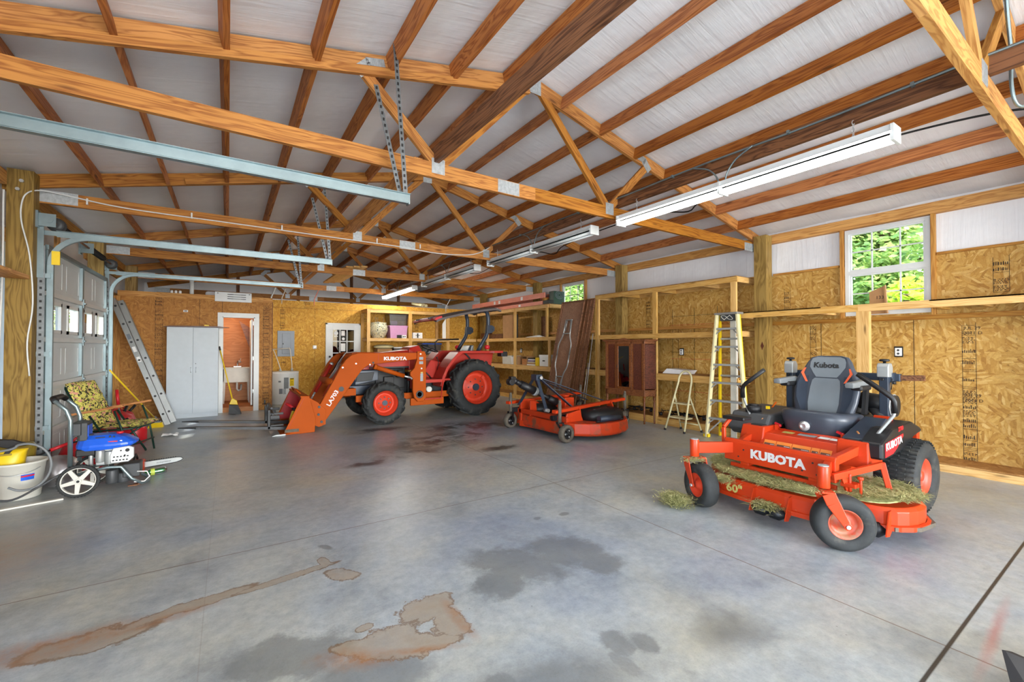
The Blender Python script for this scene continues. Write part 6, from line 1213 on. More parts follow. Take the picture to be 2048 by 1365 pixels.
obj('deck_wing', MB().prism([(4.36, .10), (4.36, .52), (4.62, .52), (5.0, .30), (5.0, .26), (4.5, .12)], 'y', 6.34, 6.40).beam((4.36, 6.37, .10), (4.52, 5.98, .08), .03, .1).prism([(4.38, .08), (4.56, .10), (4.52, .50), (4.40, .52)], 'y', 6.10, 6.13), 'orange', hg, bevel=.006)
cv = MB()
for cx_, cy_ in ((5.25, 5.28), (4.85, 6.45)): obj('belt_cover', MB().loft([ell(cx_, cy_, .26, .42 if cy_ < 6 else .34, .30), ell(cx_, cy_, .38, .40 if cy_ < 6 else .32, .28), ell(cx_, cy_, .42, .34 if cy_ < 6 else .26, .22), ell(cx_, cy_, .43, .1, .08)]), 'black', hg, label='black domed belt cover')
obj("roller", MB().cyl((4.90, 4.95, .31), (5.34, 4.93, .31), .05, 18), 'navy', hg); m = MB()
for x in (4.86, 5.38): m.cyl((x, 4.93, .27), (x, 4.93, .29), .035, 8)
for k in range(3): m.beam((5.02 + k * .14, 5.18, .425), (5.18 + k * .14, 5.34, .425), .03, .012)
obj('cover_rib', m, 'blackm', hg)
def caster_post(x, y, h, tilt=0): obj('caster_post', MB().cyl((x, y, .28), (x, y, h), .028, 12), 'rubber_brown', hg)
fr = MB(); fr.beam((4.16, 5.16, .46), (6.08, 5.52, .50), .09, .05).beam((4.16, 6.47, .46), (6.30, 6.92, .48), .09, .05); fr.box(4.36, 4.42, 5.1, 6.5, .28, .36)
fr.beam((4.78, 5.28, .26), (4.72, 5.26, .48), .14, .02, (1, 0, 0)).beam((5.72, 5.42, .25), (5.60, 5.42, .50), .14, .02, (1, 0, 0)).prism([(4.40, .26), (4.80, .26), (4.72, .44), (4.46, .40)], 'y', 5.20, 5.23)
obj('caster_frame', fr, 'orange', hg, bevel=.008, label='orange frame rails carrying the gauge wheels'); m = MB()
for x, y, s in ((4.62, 5.3, .5), (4.85, 5.3, .5), (5.68, 5.4, .5), (5.62, 5.4, .36), (5.74, 5.4, .30)): m.cyl((x, y - .03, s - .03), (x, y + .0, s - .03), .012, 8)
obj('bolt', m, 'blackm', hg)
def gauge(x, y, px, py, r, lb, yaw=0):
    ax = Vector((sin(yaw), -cos(yaw), 0)); w = MB().lathe([(r * .62, -.045), (r * .9, -.05), (r, -.03), (r, .03), (r * .9, .05), (r * .62, .045)], (x, y, r), ax, 32, closed=True)
    t = obj('gauge_wheel', w, 'rubber_brown', hg, label=lb); obj('rim', MB().lathe([(r * .64, .03), (r * .55, .035), (r * .3, .01), (r * .22, .02), (r * .2, .05), (0, .05)], (x, y, r), ax, 28, capends=False).lathe([(r * .64, -.03), (r * .3, -.01), (0, -.05)], (x, y, r), ax, 28, capends=False), 'black', t); m = MB()
    for k in range(3): a = 2 * pi * k / 3; o_ = Vector((x, y, r)) + ax * .03 + (ax.cross(Vector((0, 0, 1))) * cos(a) + Vector((0, 0, 1)) * sin(a)) * r * .4; m.cyl(o_, o_ + ax * .012, .012, 8)
    obj('bolt', m, 'chrome', t); side = ax * .065
    obj('wheel_fork', MB().beam(Vector((x, y, r)) + side, Vector((px, py, r * 2 + .02)) + side, .035, .01, ax).beam(Vector((x, y, r)) - side, Vector((px, py, r * 2 + .02)) - side, .035, .01, ax).beam(Vector((px, py, r * 2 + .025)) - side, Vector((px, py, r * 2 + .025)) + side, .05, .012), 'black', hg); caster_post(px, py, .60)
    obj('post_pin', MB().cyl((px, py, .585), (px, py, .64), .022, 10), 'rubber_brown', hg)
gauge(4.25, 6.52, 4.22, 6.46, .135, 'far front gauge wheel', .15); gauge(4.30, 5.04, 4.24, 5.12, .135, 'near front gauge wheel', .1); gauge(6.15, 5.55, 6.12, 5.52, .14, 'near rear gauge wheel', .5); gauge(6.38, 7.0, 6.34, 6.96, .14, 'far rear gauge wheel', .3)
m = MB()
for k in range(4): m.cyl((4.30 + .12 * k, 5.30, .33), (4.30 + .12 * k, 5.40, .33), .035, 12)
obj('link_arm', m.box(4.26, 4.72, 5.32, 5.36, .29, .37), 'blackm', hg); m = MB()
for k in range(2): m.cyl((4.30 + .12 * k, 6.42, .33), (4.30 + .12 * k, 6.50, .33), .035, 12)
obj('link_arm', m.box(4.22, 4.5, 6.44, 6.47, .29, .37), 'blackm', hg)
af = MB(); top = Vector((4.42, 5.98, .94))
for s in (-1, 1):
    y = 5.98 + s * .05; af.beam((4.44, y, .93), (4.96, 5.98 + s * .42 - .0, .36) if s > 0 else (4.88, 5.50, .40), .015, .065, (0, 1, 0)); af.beam((4.44, y, .93), (5.90, 5.98 + s * .32, .42), .015, .065, (0, 1, 0)); af.beam((4.42, y, .92), (4.34, 5.98 + s * .40, .42), .015, .06, (1, 0, 0))
af.box(4.38, 4.50, 5.90, 6.06, .88, .98).cyl((4.44, 5.86, .93), (4.44, 6.10, .93), .022, 10)
obj('hitch_frame', af, 'navy', hg, bevel=.003, label='dark A-shaped hitch frame'); obj('hitch_pin', MB().cyl((4.34, 5.52, .42), (4.34, 5.62, .42), .03, 10).cyl((4.44, 5.84, .93), (4.44, 5.86, .93), .03, 8), 'chrome', hg)
obj('gearbox', MB().box(4.94, 5.16, 5.82, 6.06, .36, .56).cyl((5.05, 5.94, .56), (5.05, 5.94, .60), .07, 14).cyl((4.84, 5.94, .47), (4.94, 5.94, .47), .07, 14), 'orange', hg, bevel=.02)
a, b = Vector((3.98, 6.02, .90)), Vector((4.86, 5.94, .47)); d = (b - a)
ds = MB().cyl(a + d * .16, a + d * .50, .062, 18, .075).cyl(a + d * .50, b, .040, 14).cyl(a + d * .78, a + d * .98, .06, 16, .07); obj('drive_shaft', ds, 'black', hg, label='black shielded drive shaft'); obj('decal', MB().cyl(a + d * .46, a + d * .52, .077, 18), 'decalgrey', hg); j = MB().sphere(a + d * .04, .055, 8).box(a.x - .06, a.x + .03, a.y - .05, a.y + .05, a.z - .05, a.z + .06).cyl(a + Vector((-.05, -.06, -.03)), a + Vector((-.05, .06, -.03)), .055, 14).cyl(a + d * .06, a + d * .2, .045, 12); obj('universal_joint', j, 'blackm', hg, bevel=.006)
# ================================================================ ZERO-TURN MOWER (local: +x nose, +y toward the right of the photo)
zt = thing('riding_mower', 'orange zero-turn riding mower with grass clippings on its deck', 'riding mower', (3.647, 1.925, 0), math.atan2(.0364, -.9993), None, True)
plan = [(-.15, -.38), (-.15, .38), (-.26, .46), (-.40, .60), (-.46, .78), (-.60, .87), (-.80, .89), (-.98, .80), (-1.10, .6), (-1.12, 0), (-1.10, -.5), (-.98, -.68), (-.80, -.76), (-.56, -.74), (-.40, -.62), (-.26, -.46)]
def smoothpoly(p, it=2):
    for _ in range(it): p = [q for a, b in zip(p, p[1:] + p[:1]) for q in ((a[0] * .75 + b[0] * .25, a[1] * .75 + b[1] * .25), (a[0] * .25 + b[0] * .75, a[1] * .25 + b[1] * .75))]
    return p
pl_ = smoothpoly(plan, 1); n = len(pl_); cx_, cy_ = -.65, 0
sc = lambda f, z: [(cx_ + (x - cx_) * f, cy_ + (y - cy_) * f, z) for x, y in pl_]
dk_ = MB().loft([sc(1, .115), sc(1, .235), sc(.97, .262), sc(.1, .266)], smooth=False); dk_.loft([sc(.985, .235), sc(.985, .115)], caps=False, smooth=False)
zd = obj('deck', dk_, 'orange', zt, bevel=.004, label='orange cutting deck')
obj('deck_skirt', MB().loft([sc(1.005, .10), sc(1.03, .10), sc(1.03, .135), sc(1.005, .14)], caps=False, smooth=False), 'orange', zd)
ch = MB().prism([(-.46, .80), (-.62, .90), (-.84, .92), (-1.02, .82), (-1.0, .78), (-.84, .86), (-.62, .85), (-.48, .76)], 'z', .10, .13); obj('discharge_edge', ch, 'rubber_brown', zd, label='worn dark deck edge')
text('lettering', '60"', .10, 'decalyel', zd, (-.146, -.31, .150), (0, 1, 0), (0, 0, 1), .002, .003, 1.1, label='size lettering on the deck front')
# clippings: many short blades on the deck, one uncountable mass
r_ = random.Random(8); g = MB()
def blades(g, N, samp, L=(.03, .09), z=.272, th=.02):
    for _ in range(N):
        x, y, h = samp(); a = r_.uniform(0, 2 * pi); l = r_.uniform(*L); t = r_.uniform(-.12, .25); d = Vector((cos(a) * cos(t), sin(a) * cos(t), sin(t))); s = Vector((-sin(a), cos(a), 0)) * .0024; p = Vector((x, y, z + h + r_.uniform(0, th))); q = p + d * l * .5 + Vector((0, 0, .004)); e = p + d * l
        g.add([p - s, p + s, q + s, q - s, e], [(0, 1, 2, 3), (3, 2, 4)])
def inside(x, y, poly):
    c = False; j = len(poly) - 1
    for i in range(len(poly)):
        if (poly[i][1] > y) != (poly[j][1] > y) and x < (poly[j][0] - poly[i][0]) * (y - poly[i][1]) / (poly[j][1] - poly[i][1]) + poly[i][0]: c = not c
        j = i
    return c
def samp():
    while True:
        x, y = r_.uniform(-1.1, -.16), r_.uniform(-.76, .88)
        if inside(x * .99, y * .99, pl_): return x, y, .012 * (1 + sin(x * 9) * cos(y * 8)) + (.02 if y > .5 else 0)
blades(g, 22000, samp, (.04, .10))
mb_ = [(cx_ + (x - cx_) * .84, cy_ + (y - cy_) * .86) for x, y in pl_]
g.loft([[(x, y, .262) for x, y in mb_], [(cx_ + (x - cx_) * .93, y * .97, .268) for x, y in mb_], [(cx_ + (x - cx_) * .5, y * .5, .278) for x, y in mb_]], smooth=True)
go = obj('grass_clippings', g, 'clip', zd, label='pale dried grass clippings'); go['kind'] = 'stuff'
g = MB(); blades(g, 900, lambda: (r_.gauss(-.10, .05), r_.gauss(.08, .05), abs(r_.gauss(0, .01))), z=.11, th=.04); blades(g, 700, lambda: (r_.gauss(-.05, .04), r_.gauss(-.30, .05), 0), z=.25, th=.04); blades(g, 500, lambda: (r_.gauss(.05, .05), r_.gauss(-.50, .04), 0), z=.395, th=.03, L=(.02, .05)); blades(g, 300, lambda: (r_.gauss(.05, .04), r_.gauss(.50, .04), 0), z=.40, th=.02, L=(.02, .05))
go = obj('grass_clippings', g, 'clip', zd, label='loose clippings hanging on the deck front'); go['kind'] = 'stuff'
g = MB(); blades(g, 2600, lambda: (3.44 + r_.gauss(0, .05), 2.50 + r_.gauss(0, .06), max(0, .08 * (1 - abs(r_.gauss(0, .6))))), z=.004, th=.02, L=(.03, .08)); go = obj('grass_clippings', g, 'clip'); tag(go, 'loose clump of grass clippings on the floor beside the left front mower wheel', 'grass'); go['kind'] = 'stuff'
# anti-scalp rollers
def roller(x, y0, y1, z, r=.05): 
    m = MB().lathe([(.012, -.03), (r * .7, 0), (r, .02), (r, (y1 - y0) - .02), (r * .7, y1 - y0), (.012, y1 - y0 + .03)], (x, y0, z), (0, 1, 0), 20); obj('roller', m, 'blackm', zd, label='black anti-scalp roller')
roller(-.09, -.02, .085, .10); roller(-.09, .10, .205, .10); roller(-.44, .62, .73, .09, .058)
for y in (-.05, .235): obj('roller_bracket', MB().prism([(-.16, .25), (-.12, .24), (-.05, .07), (-.10, .06), (-.16, .12)], 'y', y, y + .008), 'orange', zd)
for y in (.585, .765): obj('roller_bracket', MB().prism([(-.52, .25), (-.44, .24), (-.38, .07), (-.44, .06), (-.52, .12)], 'y', y, y + .008), 'orange', zd)
# frame, front bar
zf = obj('front_frame', MB().prism([(-.44, .57), (-.385, .575), (-.372, .545), (-.372, .375), (-.44, .375)], 'y', -.47, .46).box(-.46, -.42, -.44, .44, .30, .34), 'orange', zt, bevel=.006, label='orange front cross frame')
text('lettering', 'KUBOTA', .105, 'label', zf, (-.369, -.215, .435), (0, 1, 0), (0, 0, 1), .002, .005, 1.08, label='silver maker name on the front frame'); m = MB()
for y, z in ((-.40, .50), (-.28, .49), (-.33, .42), (.30, .50), (.22, .42), (.33, .41), (.42, .50), (.40, .40)): m.cyl((-.373, y, z), (-.369, y, z), .008, 8)
obj('bolt_hole', m, 'tagink', zf)
obj('frame_rail', MB().box(-1.5, -.4, -.33, -.25, .34, .46).box(-1.5, -.4, .25, .33, .34, .46).beam((-.44, .40, .52), (-.86, .46, .60), .05, .07).beam((-.44, -.40, .50), (-.86, -.46, .56), .05, .06), 'orange', zt, bevel=.006)
obj('lift_linkage', MB().beam((-.30, .47, .44), (-.80, .62, .50), .03, .05).beam((-.78, .62, .52), (-.80, .66, .30), .03, .04).cyl((-.44, .53, .26), (-.44, .53, .46), .012, 8).box(-.50, -.40, .48, .58, .36, .39).beam((-.40, .50, .44), (-.46, .52, .30), .02, .05).cyl((-.44, .60, .30), (-.44, .60, .43), .010, 8).cyl((-.44, .60, .43), (-.44, .60, .45), .02, 8), 'orange', zt, bevel=.004, label='orange deck lift links')
for s, P_, W_, naz, lb in ((1, (3.627, 1.39), (3.69, 1.30), 220, 'front caster wheel nearest the camera'), (-1, (3.666, 2.455), (3.62, 2.36), 156, 'left front caster wheel')):
    inv = zt.matrix_basis.inverted(); T_ = lambda p: inv @ Vector(p)
    w = T_((W_[0], W_[1], .195)); p = T_((P_[0], P_[1], 0)); ax = (inv.to_3x3() @ Vector((cos(radians(naz)), sin(radians(naz)), 0))).normalized(); R = .195
    cw = obj('caster_wheel', MB().lathe([(.10, -.05), (.12, -.062), (.16, -.072), (.186, -.055), (.195, -.03), (.1965, 0), (.195, .03), (.186, .055), (.16, .072), (.12, .062), (.10, .05)], w, ax, 44, closed=True), 'rubber', zt, label=lb)
    obj('rim', MB().lathe([(.108, .052), (.100, .056), (.088, .02), (.05, .012), (.03, .05), (0, .052)], w, ax, 32, capends=False).lathe([(.108, -.052), (.088, -.02), (.03, -.05), (0, -.052)], w, ax, 32, capends=False), 'rim_dirty' if s > 0 else 'rim', cw)
    fk = MB(); 
    for q in (1, -1):
        o_ = ax * (.088 * q); up = Vector((0, 0, 1)); a0 = Vector((p.x, p.y, .41)) + o_; a1 = Vector((p.x * .75 + w.x * .25, p.y * .75 + w.y * .25, .34)) + o_; a2 = w + o_
        fk.beam(a0, a1, .012, .085, (a1 - a0).cross(ax), .012, .085).beam(a1 + Vector((0, 0, .004)), a2, .012, .085, (a2 - a1).cross(ax), .012, .045).cyl(a2 - ax * .008, a2 + ax * .008 , .026, 14)
    fk.beam(Vector((p.x, p.y, .415)) - ax * .094, Vector((p.x, p.y, .415)) + ax * .094, .085, .014)
    fo = obj('caster_fork', fk, 'orange', zt, bevel=.004, label='bent orange caster fork'); m = MB()
    for q in (1, -1): m.cyl(w + ax * (.09 * q), w + ax * (.106 * q), .014, 8)
    obj('axle_bolt', m, 'chrome', fo)
    obj('caster_tube', MB().cyl((p.x, p.y, .43), (p.x, p.y, .585), .04, 24), 'orange', zt, bevel=.003); obj('tube_cap', MB().cyl((p.x, p.y, .585), (p.x, p.y, .592), .034, 20), 'decalgrey', zt)
    obj('caster_arm', MB().beam((p.x, p.y, .51), (-.40, .40 * s, .49), .05, .10), 'orange', zt, bevel=.005)
# rear tyres with turf lugs
for s, lb in ((1, 'rear turf tyre on the right side'), (-1, 'rear turf tyre on the far side')):
    y = .57 * s; R = .32; W = .30; o_ = (-1.46, y, R); w = MB().lathe([(.155, -.12), (.18, -.145), (.26, -.155), (.295, -.13), (.302, -.08), (.303, 0), (.302, .08), (.295, .13), (.26, .155), (.18, .145), (.155, .12)], o_, (0, s, 0), 64, closed=True)
    nb = 46
    for k in range(nb):
        for c in range(5):
            a = 2 * pi * (k + (.5 if c % 2 else 0)) / nb; yy = y + (c - 2) * .056; da = .62 * pi / nb; rr = R + .0; 
            if c in (0, 4): rr -= .008
            vs = []
            for rad in (rr - .012, rr):
                for (da_, dy) in ((-da, -.024), (da * .2, -.024), (da * .2 + .008, 0), (da * .2, .024), (-da, .024), (-da + .008, 0)): vs.append((o_[0] + rad * cos(a + da_), yy + dy, R + rad * sin(a + da_)))
            w.add(vs, [(0, 1, 2, 3, 4, 5)[::-1], tuple(range(6, 12))] + [(i, (i + 1) % 6, 6 + (i + 1) % 6, 6 + i) for i in range(6)])
    rt = obj('rear_tyre', w, 'rubber', zt, fixn=True, label=lb); obj('rim', MB().lathe([(.158, .12), (.15, .128), (.135, .09), (.10, .07), (.05, .075), (.04, .11), (0, .11)], o_, (0, s, 0), 32, capends=False), 'rim', rt)
# body
obj('foot_panel', MB().prism([(-1.0, .625), (-.80, .605), (-.665, .42), (-.46, .39), (-.46, .37), (-1.0, .37)], 'y', -.33, .33), 'orange', zt, bevel=.006, label='orange sloping foot panel')
# warning decals on the slope
def slope(y0, y1, u0, u1, mt, lb=None, lift=.0015, nm='decal', par=None):
    A_, B_ = (Vector((-.80, 0, .605)), Vector((-.665, 0, .42))) if u0 > .3 else (Vector((-.985, 0, .6235)), Vector((-.62, 0, .587))); d = B_ - A_; nrm = Vector((-d.z, 0, d.x)).normalized(); nrm = nrm if nrm.z > 0 else -nrm
    p0 = A_ + d * u0 + nrm * lift; p1 = A_ + d * u1 + nrm * lift
    return obj(nm, MB().add([(p0.x, y0, p0.z), (p1.x, y0, p1.z), (p1.x, y1, p1.z), (p0.x, y1, p0.z)], [(0, 1, 2, 3)]), mt, par or zt, label=lb)
for y0, y1 in ((-.29, -.18), (-.175, -.04), (-.035, .12), (.125, .19), (.195, .285)):
    b = slope(y0, y1, .32, .96, 'warnorange', 'orange bordered warning decal'); slope(y0 + .008, y1 - .008, .46, .92, 'warn', None, .003, 'print', b)
    n = 6
    for k in range(n): slope(y0 + .012 + (y1 - y0) * .45, y1 - .012, .50 + .36 * k / n, .52 + .36 * k / n, 'paper', None, .004, 'print', b)
for y0, y1, mt in ((-.20, -.10, 'decalyel'), (-.06, .09, 'decalgrey'), (.11, .20, 'paper'), (.205, .29, 'paper')): slope(y0, y1, .22, .42 - .13, mt) if False else slope(y0, y1, .10, .29, mt)
for s in (-1, 1):
    x0, x1 = -1.02, -.78; y0, y1 = (.31, .53)
    bx = [(x1, y0 * s, .665), (x1, y1 * s, .665), (x1 + .03, (y1 + .02) * s, .47), (x1 + .03, (y0 - .0) * s, .47)]
    m = MB().hexa([(x0, y0 * s, .45), (x1 + .05, y0 * s, .45), (x1 + .05, (y1 + .02) * s, .45), (x0, (y1 + .02) * s, .45), (x0, y0 * s, .66), (x1, y0 * s, .66), (x1, y1 * s, .66), (x0, y1 * s, .66)])
    b = obj('control_box', m, 'orange', zt, bevel=.01, fixn=True, label='orange lever housing'); obj('slot', MB().box(x0 + .08, x1 - .03, min(y0 * s + .04 * s, y0 * s + .15 * s), max(y0 * s + .04 * s, y0 * s + .15 * s), .658, .668), 'tagink', b)
    if s < 0: obj('emblem', MB().lathe([(.032, 0), (.034, .003), (.028, .004), (.027, .001)], (x1 + .014, -.42, .56), (1, 0, .2), 20).box(x1 + .012, x1 + .02, -.435, -.405, .555, .565), 'red', b, label='round raised emblem')
    # steering lever
    L_ = [(-.93, .50 * s, .64), (-.97, .52 * s, .70), (-.99, .64 * s, .90)]; L2 = [(-.99, .64 * s, .89), (-.985, .65 * s, .93), (-.97, .63 * s, 1.0), (-.96, .60 * s, 1.04), (-.95, .40 * s, 1.21)]
    lv = obj('steering_lever', MB().tube([(-.93, .50 * s, .64), (-.95, .55 * s, .74), (-.99, .63 * s, .88), (-.985, .645 * s, .93)], .013, 10), 'alu_dull', zt, label='bent steering lever'); obj('grip', MB().tube([(-.985, .645 * s, .905), (-.975, .642 * s, 1.0), (-.97, .63 * s, 1.03), (-.96, .60 * s, 1.06), (-.95, .40 * s, 1.215)], .021, 12), 'black', lv)
    obj('lever_stub', MB().tube([(-.90, .47 * s, .64), (-.93, .40 * s, .72)], .008, 6), 'armwood', b)
# black fenders
f1 = [(-.80, .655), (-1.05, .775), (-1.62, .80), (-1.72, .74), (-1.72, .68), (-1.62, .70), (-1.56, .70), (-1.38, .665), (-1.20, .66), (-1.06, .60), (-.98, .50), (-.90, .47), (-.78, .48)]
for s in (-1, 1):
    y0, y1 = .33 * s, .74 * s
    if s > 0:
        m = MB().prism([(-.79, .66), (-1.02, .76), (-1.45, .79), (-1.66, .72), (-1.68, .68), (-1.6, .67), (-1.5, .655), (-1.36, .61), (-1.26, .565), (-.95, .53), (-.79, .53)], 'y', .46, .62); m.prism([(-1.02, .72), (-1.6, .76), (-1.6, .62), (-1.02, .62)], 'y', .30, .46)
        f = obj('fender', m, 'blackm', zt, bevel=.02, label='black fender with lettering'); R_ = M
        m = MB().prism([(-.84, .55), (-.84, .665), (-1.22, .71), (-1.22, .69), (-1.08, .60), (-1.0, .565)], 'y', .621, .624)
        obj('decal', m, 'redpure', f, label='red swoosh decal'); text('lettering', 'KUBOTA', .085, 'paper', f, (-.845, .627, .605), (-1, 0, .10), (.05, 0, 1), .001, .0012, 1.0, label='white maker name'); text('lettering', 'Z700', .05, 'redpure', f, (-1.12, .622, .735), (-1, 0, .08), (0, 0, 1), .001, .002, 1.0)
        obj('fender_top', MB().hexa([(-.82, .32, .64), (-.80, .54, .66), (-1.25, .54, .79), (-1.25, .32, .78), (-.84, .32, .67), (-.84, .52, .68), (-1.25, .50, .82), (-1.25, .34, .82)]), 'navy', zt, bevel=.012, fixn=True, label='dark grey console beside the seat')
    else:
        f = obj('fender', MB().prism([(-.85, .60), (-.95, .76), (-1.50, .80), (-1.60, .70), (-1.2, .64), (-.95, .52)], 'y', -.74, -.34), 'greydark', zt, bevel=.02)
        obj('fuel_cap', MB().cyl((-1.02, -.55, .76), (-1.02, -.55, .83), .075, 20).cyl((-1.02, -.55, .83), (-1.02, -.55, .845), .05, 12), 'black', f); obj('indicator', MB().box(-1.1, -1.07, -.45, -.42, .80, .83), 'yellow', f); obj('key_tag', MB().beam((-1.1, -.40, .82), (-1.1, -.36, .88), .03, .006), 'orange_loader', f)
        obj('brake_pedal', MB().beam((-.42, -.50, .42), (-.44, -.52, .66), .035, .03, (1, 0, 0)).beam((-.44, -.52, .66), (-.52, -.50, .74), .03, .03), 'orange', zt, bevel=.006); obj('pedal_pad', MB().box(-.62, -.48, -.56, -.34, .735, .77), 'black', zt, bevel=.01)
# seat
def rr(w, d0, d1, z, x, n=24, p=3.2): return [(x + d0 * (abs(cos(t)) ** (2 / p)) * (1 if cos(t) > 0 else -1), w * (abs(sin(t)) ** (2 / p)) * (1 if sin(t) > 0 else -1), z + d1 * cos(t)) for t in [2 * pi * k / n for k in range(n)]]
cu = MB().loft([rr(.22, .24, 0, .60, -1.22), rr(.27, .27, 0, .63, -1.23), rr(.29, .28, .01, .70, -1.23), rr(.31, .29, .015, .76, -1.23), rr(.30, .285, .02, .81, -1.23), rr(.26, .25, .02, .83, -1.23), rr(.2, .18, .0, .80, -1.25), rr(.05, .05, 0, .79, -1.25)])
seat = obj('seat_cushion', cu, 'seat_dark', zt, label='black vinyl seat cushion')
# backrest as a swept rounded slab; profile gives half width by height
H = [(.76, .22), (.82, .255), (.92, .275), (1.02, .283), (1.12, .275), (1.18, .25), (1.24, .215), (1.30, .19), (1.345, .16), (1.362, .10)]
back = MB(); rings = []
for z, w in H:
    x = -1.28 - (z - .76) * .30; t = .055 if z < 1.3 else .045 - (z - 1.3) * .3; n = 28; ring = []
    for k in range(n):
        a = 2 * pi * k / n; yy = w * (abs(cos(a)) ** .45) * (1 if cos(a) > 0 else -1); xx = t * (abs(sin(a)) ** .7) * (1 if sin(a) > 0 else -1)
        wing = .035 * (abs(yy) / max(w, .01)) ** 3; ring.append((x + xx + wing, yy, z))
    rings.append(ring)
sb = obj('seat_back', back.loft(rings), 'seat_dark', zt, label='black vinyl seat back with grey centre')
def backpanel(pts, mt, lift, nm, lb=None, nsub=6):
    """pts: (y,z) quad strip left/right pairs on the front surface"""
    m = MB(); rows = []
    for (yl, yr, z) in pts: rows.append([(-1.28 - (z - .76) * .30 + .054 + lift + .035 * (abs(yl + (yr - yl) * k / nsub) / .27) ** 3, yl + (yr - yl) * k / nsub, z) for k in range(nsub + 1)])
    vs = [v for r in rows for v in r]; m.add(vs, [(i * (nsub + 1) + k, i * (nsub + 1) + k + 1, (i + 1) * (nsub + 1) + k + 1, (i + 1) * (nsub + 1) + k) for i in range(len(rows) - 1) for k in range(nsub)], True)
    vs2 = [(v[0] - .012, v[1], v[2]) for v in vs]; return obj(nm, m, mt, sb, label=lb)
backpanel([(-.12, .12, .80), (-.135, .135, .90), (-.13, .13, 1.05), (-.12, .12, 1.12), (-.10, .10, 1.14)], 'seat_grey', .006, 'centre_panel', 'light grey seat centre'); backpanel([(-.09, .09, 1.15), (-.12, .12, 1.19), (-.155, .155, 1.25), (-.155, .155, 1.30), (-.14, .14, 1.335), (-.10, .10, 1.35)], 'seat_grey', .006, 'head_panel', 'grey seat top panel')
for s in (-1, 1):
    a = [(-.19, -.15, .82), (-.24, -.155, .95), (-.245, -.155, 1.08), (-.22, -.155, 1.16)] if s < 0 else [(.15, .19, .82), (.155, .24, .95), (.155, .245, 1.08), (.155, .22, 1.16)]
    backpanel(a, 'navy', .004, 'side_bolster'); b = [(-.20, -.185, 1.24), (-.225, -.20, 1.19), (-.175, -.155, 1.10)] if s < 0 else [(.185, .20, 1.24), (.20, .225, 1.19), (.155, .175, 1.10)]
    backpanel(b[::-1], 'seat_orange', .009, 'piping', 'orange seat stripe')
    ar = obj('armrest', MB().loft([[(-1.02 + dx, s * (.31 + dy), 1.10 + dz) for dy, dz in ((-.03, -.02), (.03, -.02), (.035, .01), (.025, .03), (-.025, .03), (-.035, .01))] for dx in (0, -.03)] + [[(-1.36, s * (.31 + dy), 1.11 + dz) for dy, dz in ((-.035, -.025), (.035, -.025), (.04, .01), (.03, .035), (-.03, .035), (-.04, .01))]]), 'grey', zt, bevel=.006, label='grey seat armrest'); obj('armrest_pad', MB().box(-1.38, -1.16, s * .31 - .045, s * .31 + .045, 1.05, 1.10), 'black', ar, bevel=.015)
    obj('arm_bracket', MB().beam((-1.38, s * .31, 1.06), (-1.36, s * .30, .82), .03, .06, (1, 0, 0)), 'black', ar)
text('lettering', 'Kubota', .075, 'tagink', sb, (-1.362, -.125, 1.245), (0, 1, 0), (-.28, 0, 1), .003, .002, 1.0, label='black seat maker name')
obj('weight_knob', MB().lathe([(.045, 0), (.047, .015), (.035, .02), (.03, .035), (.02, .036), (.015, .028), (0, .03)], (-.945, -.02, .70), (1, 0, 0), 24, capends=False), 'chrome', seat, label='round adjuster knob')
obj('seat_base', MB().box(-1.45, -1.02, -.24, .24, .52, .63), 'black', zt, bevel=.02); obj('seat_plate', MB().box(-1.5, -.98, -.30, .30, .60, .618), 'red', zt); obj('hinge_bar', MB().cyl((-.97, -.28, .625), (-.97, .28, .625), .013, 10).box(-.99, -.95, -.30, -.27, .58, .67).box(-.99, -.95, .27, .30, .58, .67), 'orange', zt, label='orange seat hinge bar'); m = MB()
for y in (-.27, .27): obj('hinge_knuckle', MB().sphere((-.99, y, .66), .018, 6).beam((-1.0, y, .66), (-1.0, y - .05, .68), .02, .02), 'redpure', zt)
# engine behind the seat
obj('engine', MB().box(-1.98, -1.52, -.26, .26, .50, .78).cyl((-1.75, 0, .78), (-1.75, 0, .90), .2, 24).box(-1.95, -1.55, -.34, -.24, .55, .70), 'black', zt, bevel=.02); obj('air_cleaner', MB().cyl((-1.58, .20, .93), (-1.58, .46, .90), .085, 20).cyl((-1.58, .44, .90), (-1.58, .47, .90), .10, 20), 'black', zt, label='round black air cleaner'); obj('intake_hose', MB().tube([(-1.56, .30, .86), (-1.50, .38, .80), (-1.50, .46, .74), (-1.60, .50, .70)], .045, 14), 'greydark', zt); obj('clamp', MB().tube([(-1.58 + .105 * cos(a), .45, .90 + .105 * sin(a)) for a in [2 * pi * k / 20 for k in range(20)]], .006, 6, closed=True), 'chrome', zt)
obj('rear_guard', MB().box(-2.05, -1.98, -.5, .5, .45, .62).box(-1.40, -1.38, .36, .50, .70, .82), 'orange', zt, bevel=.006)
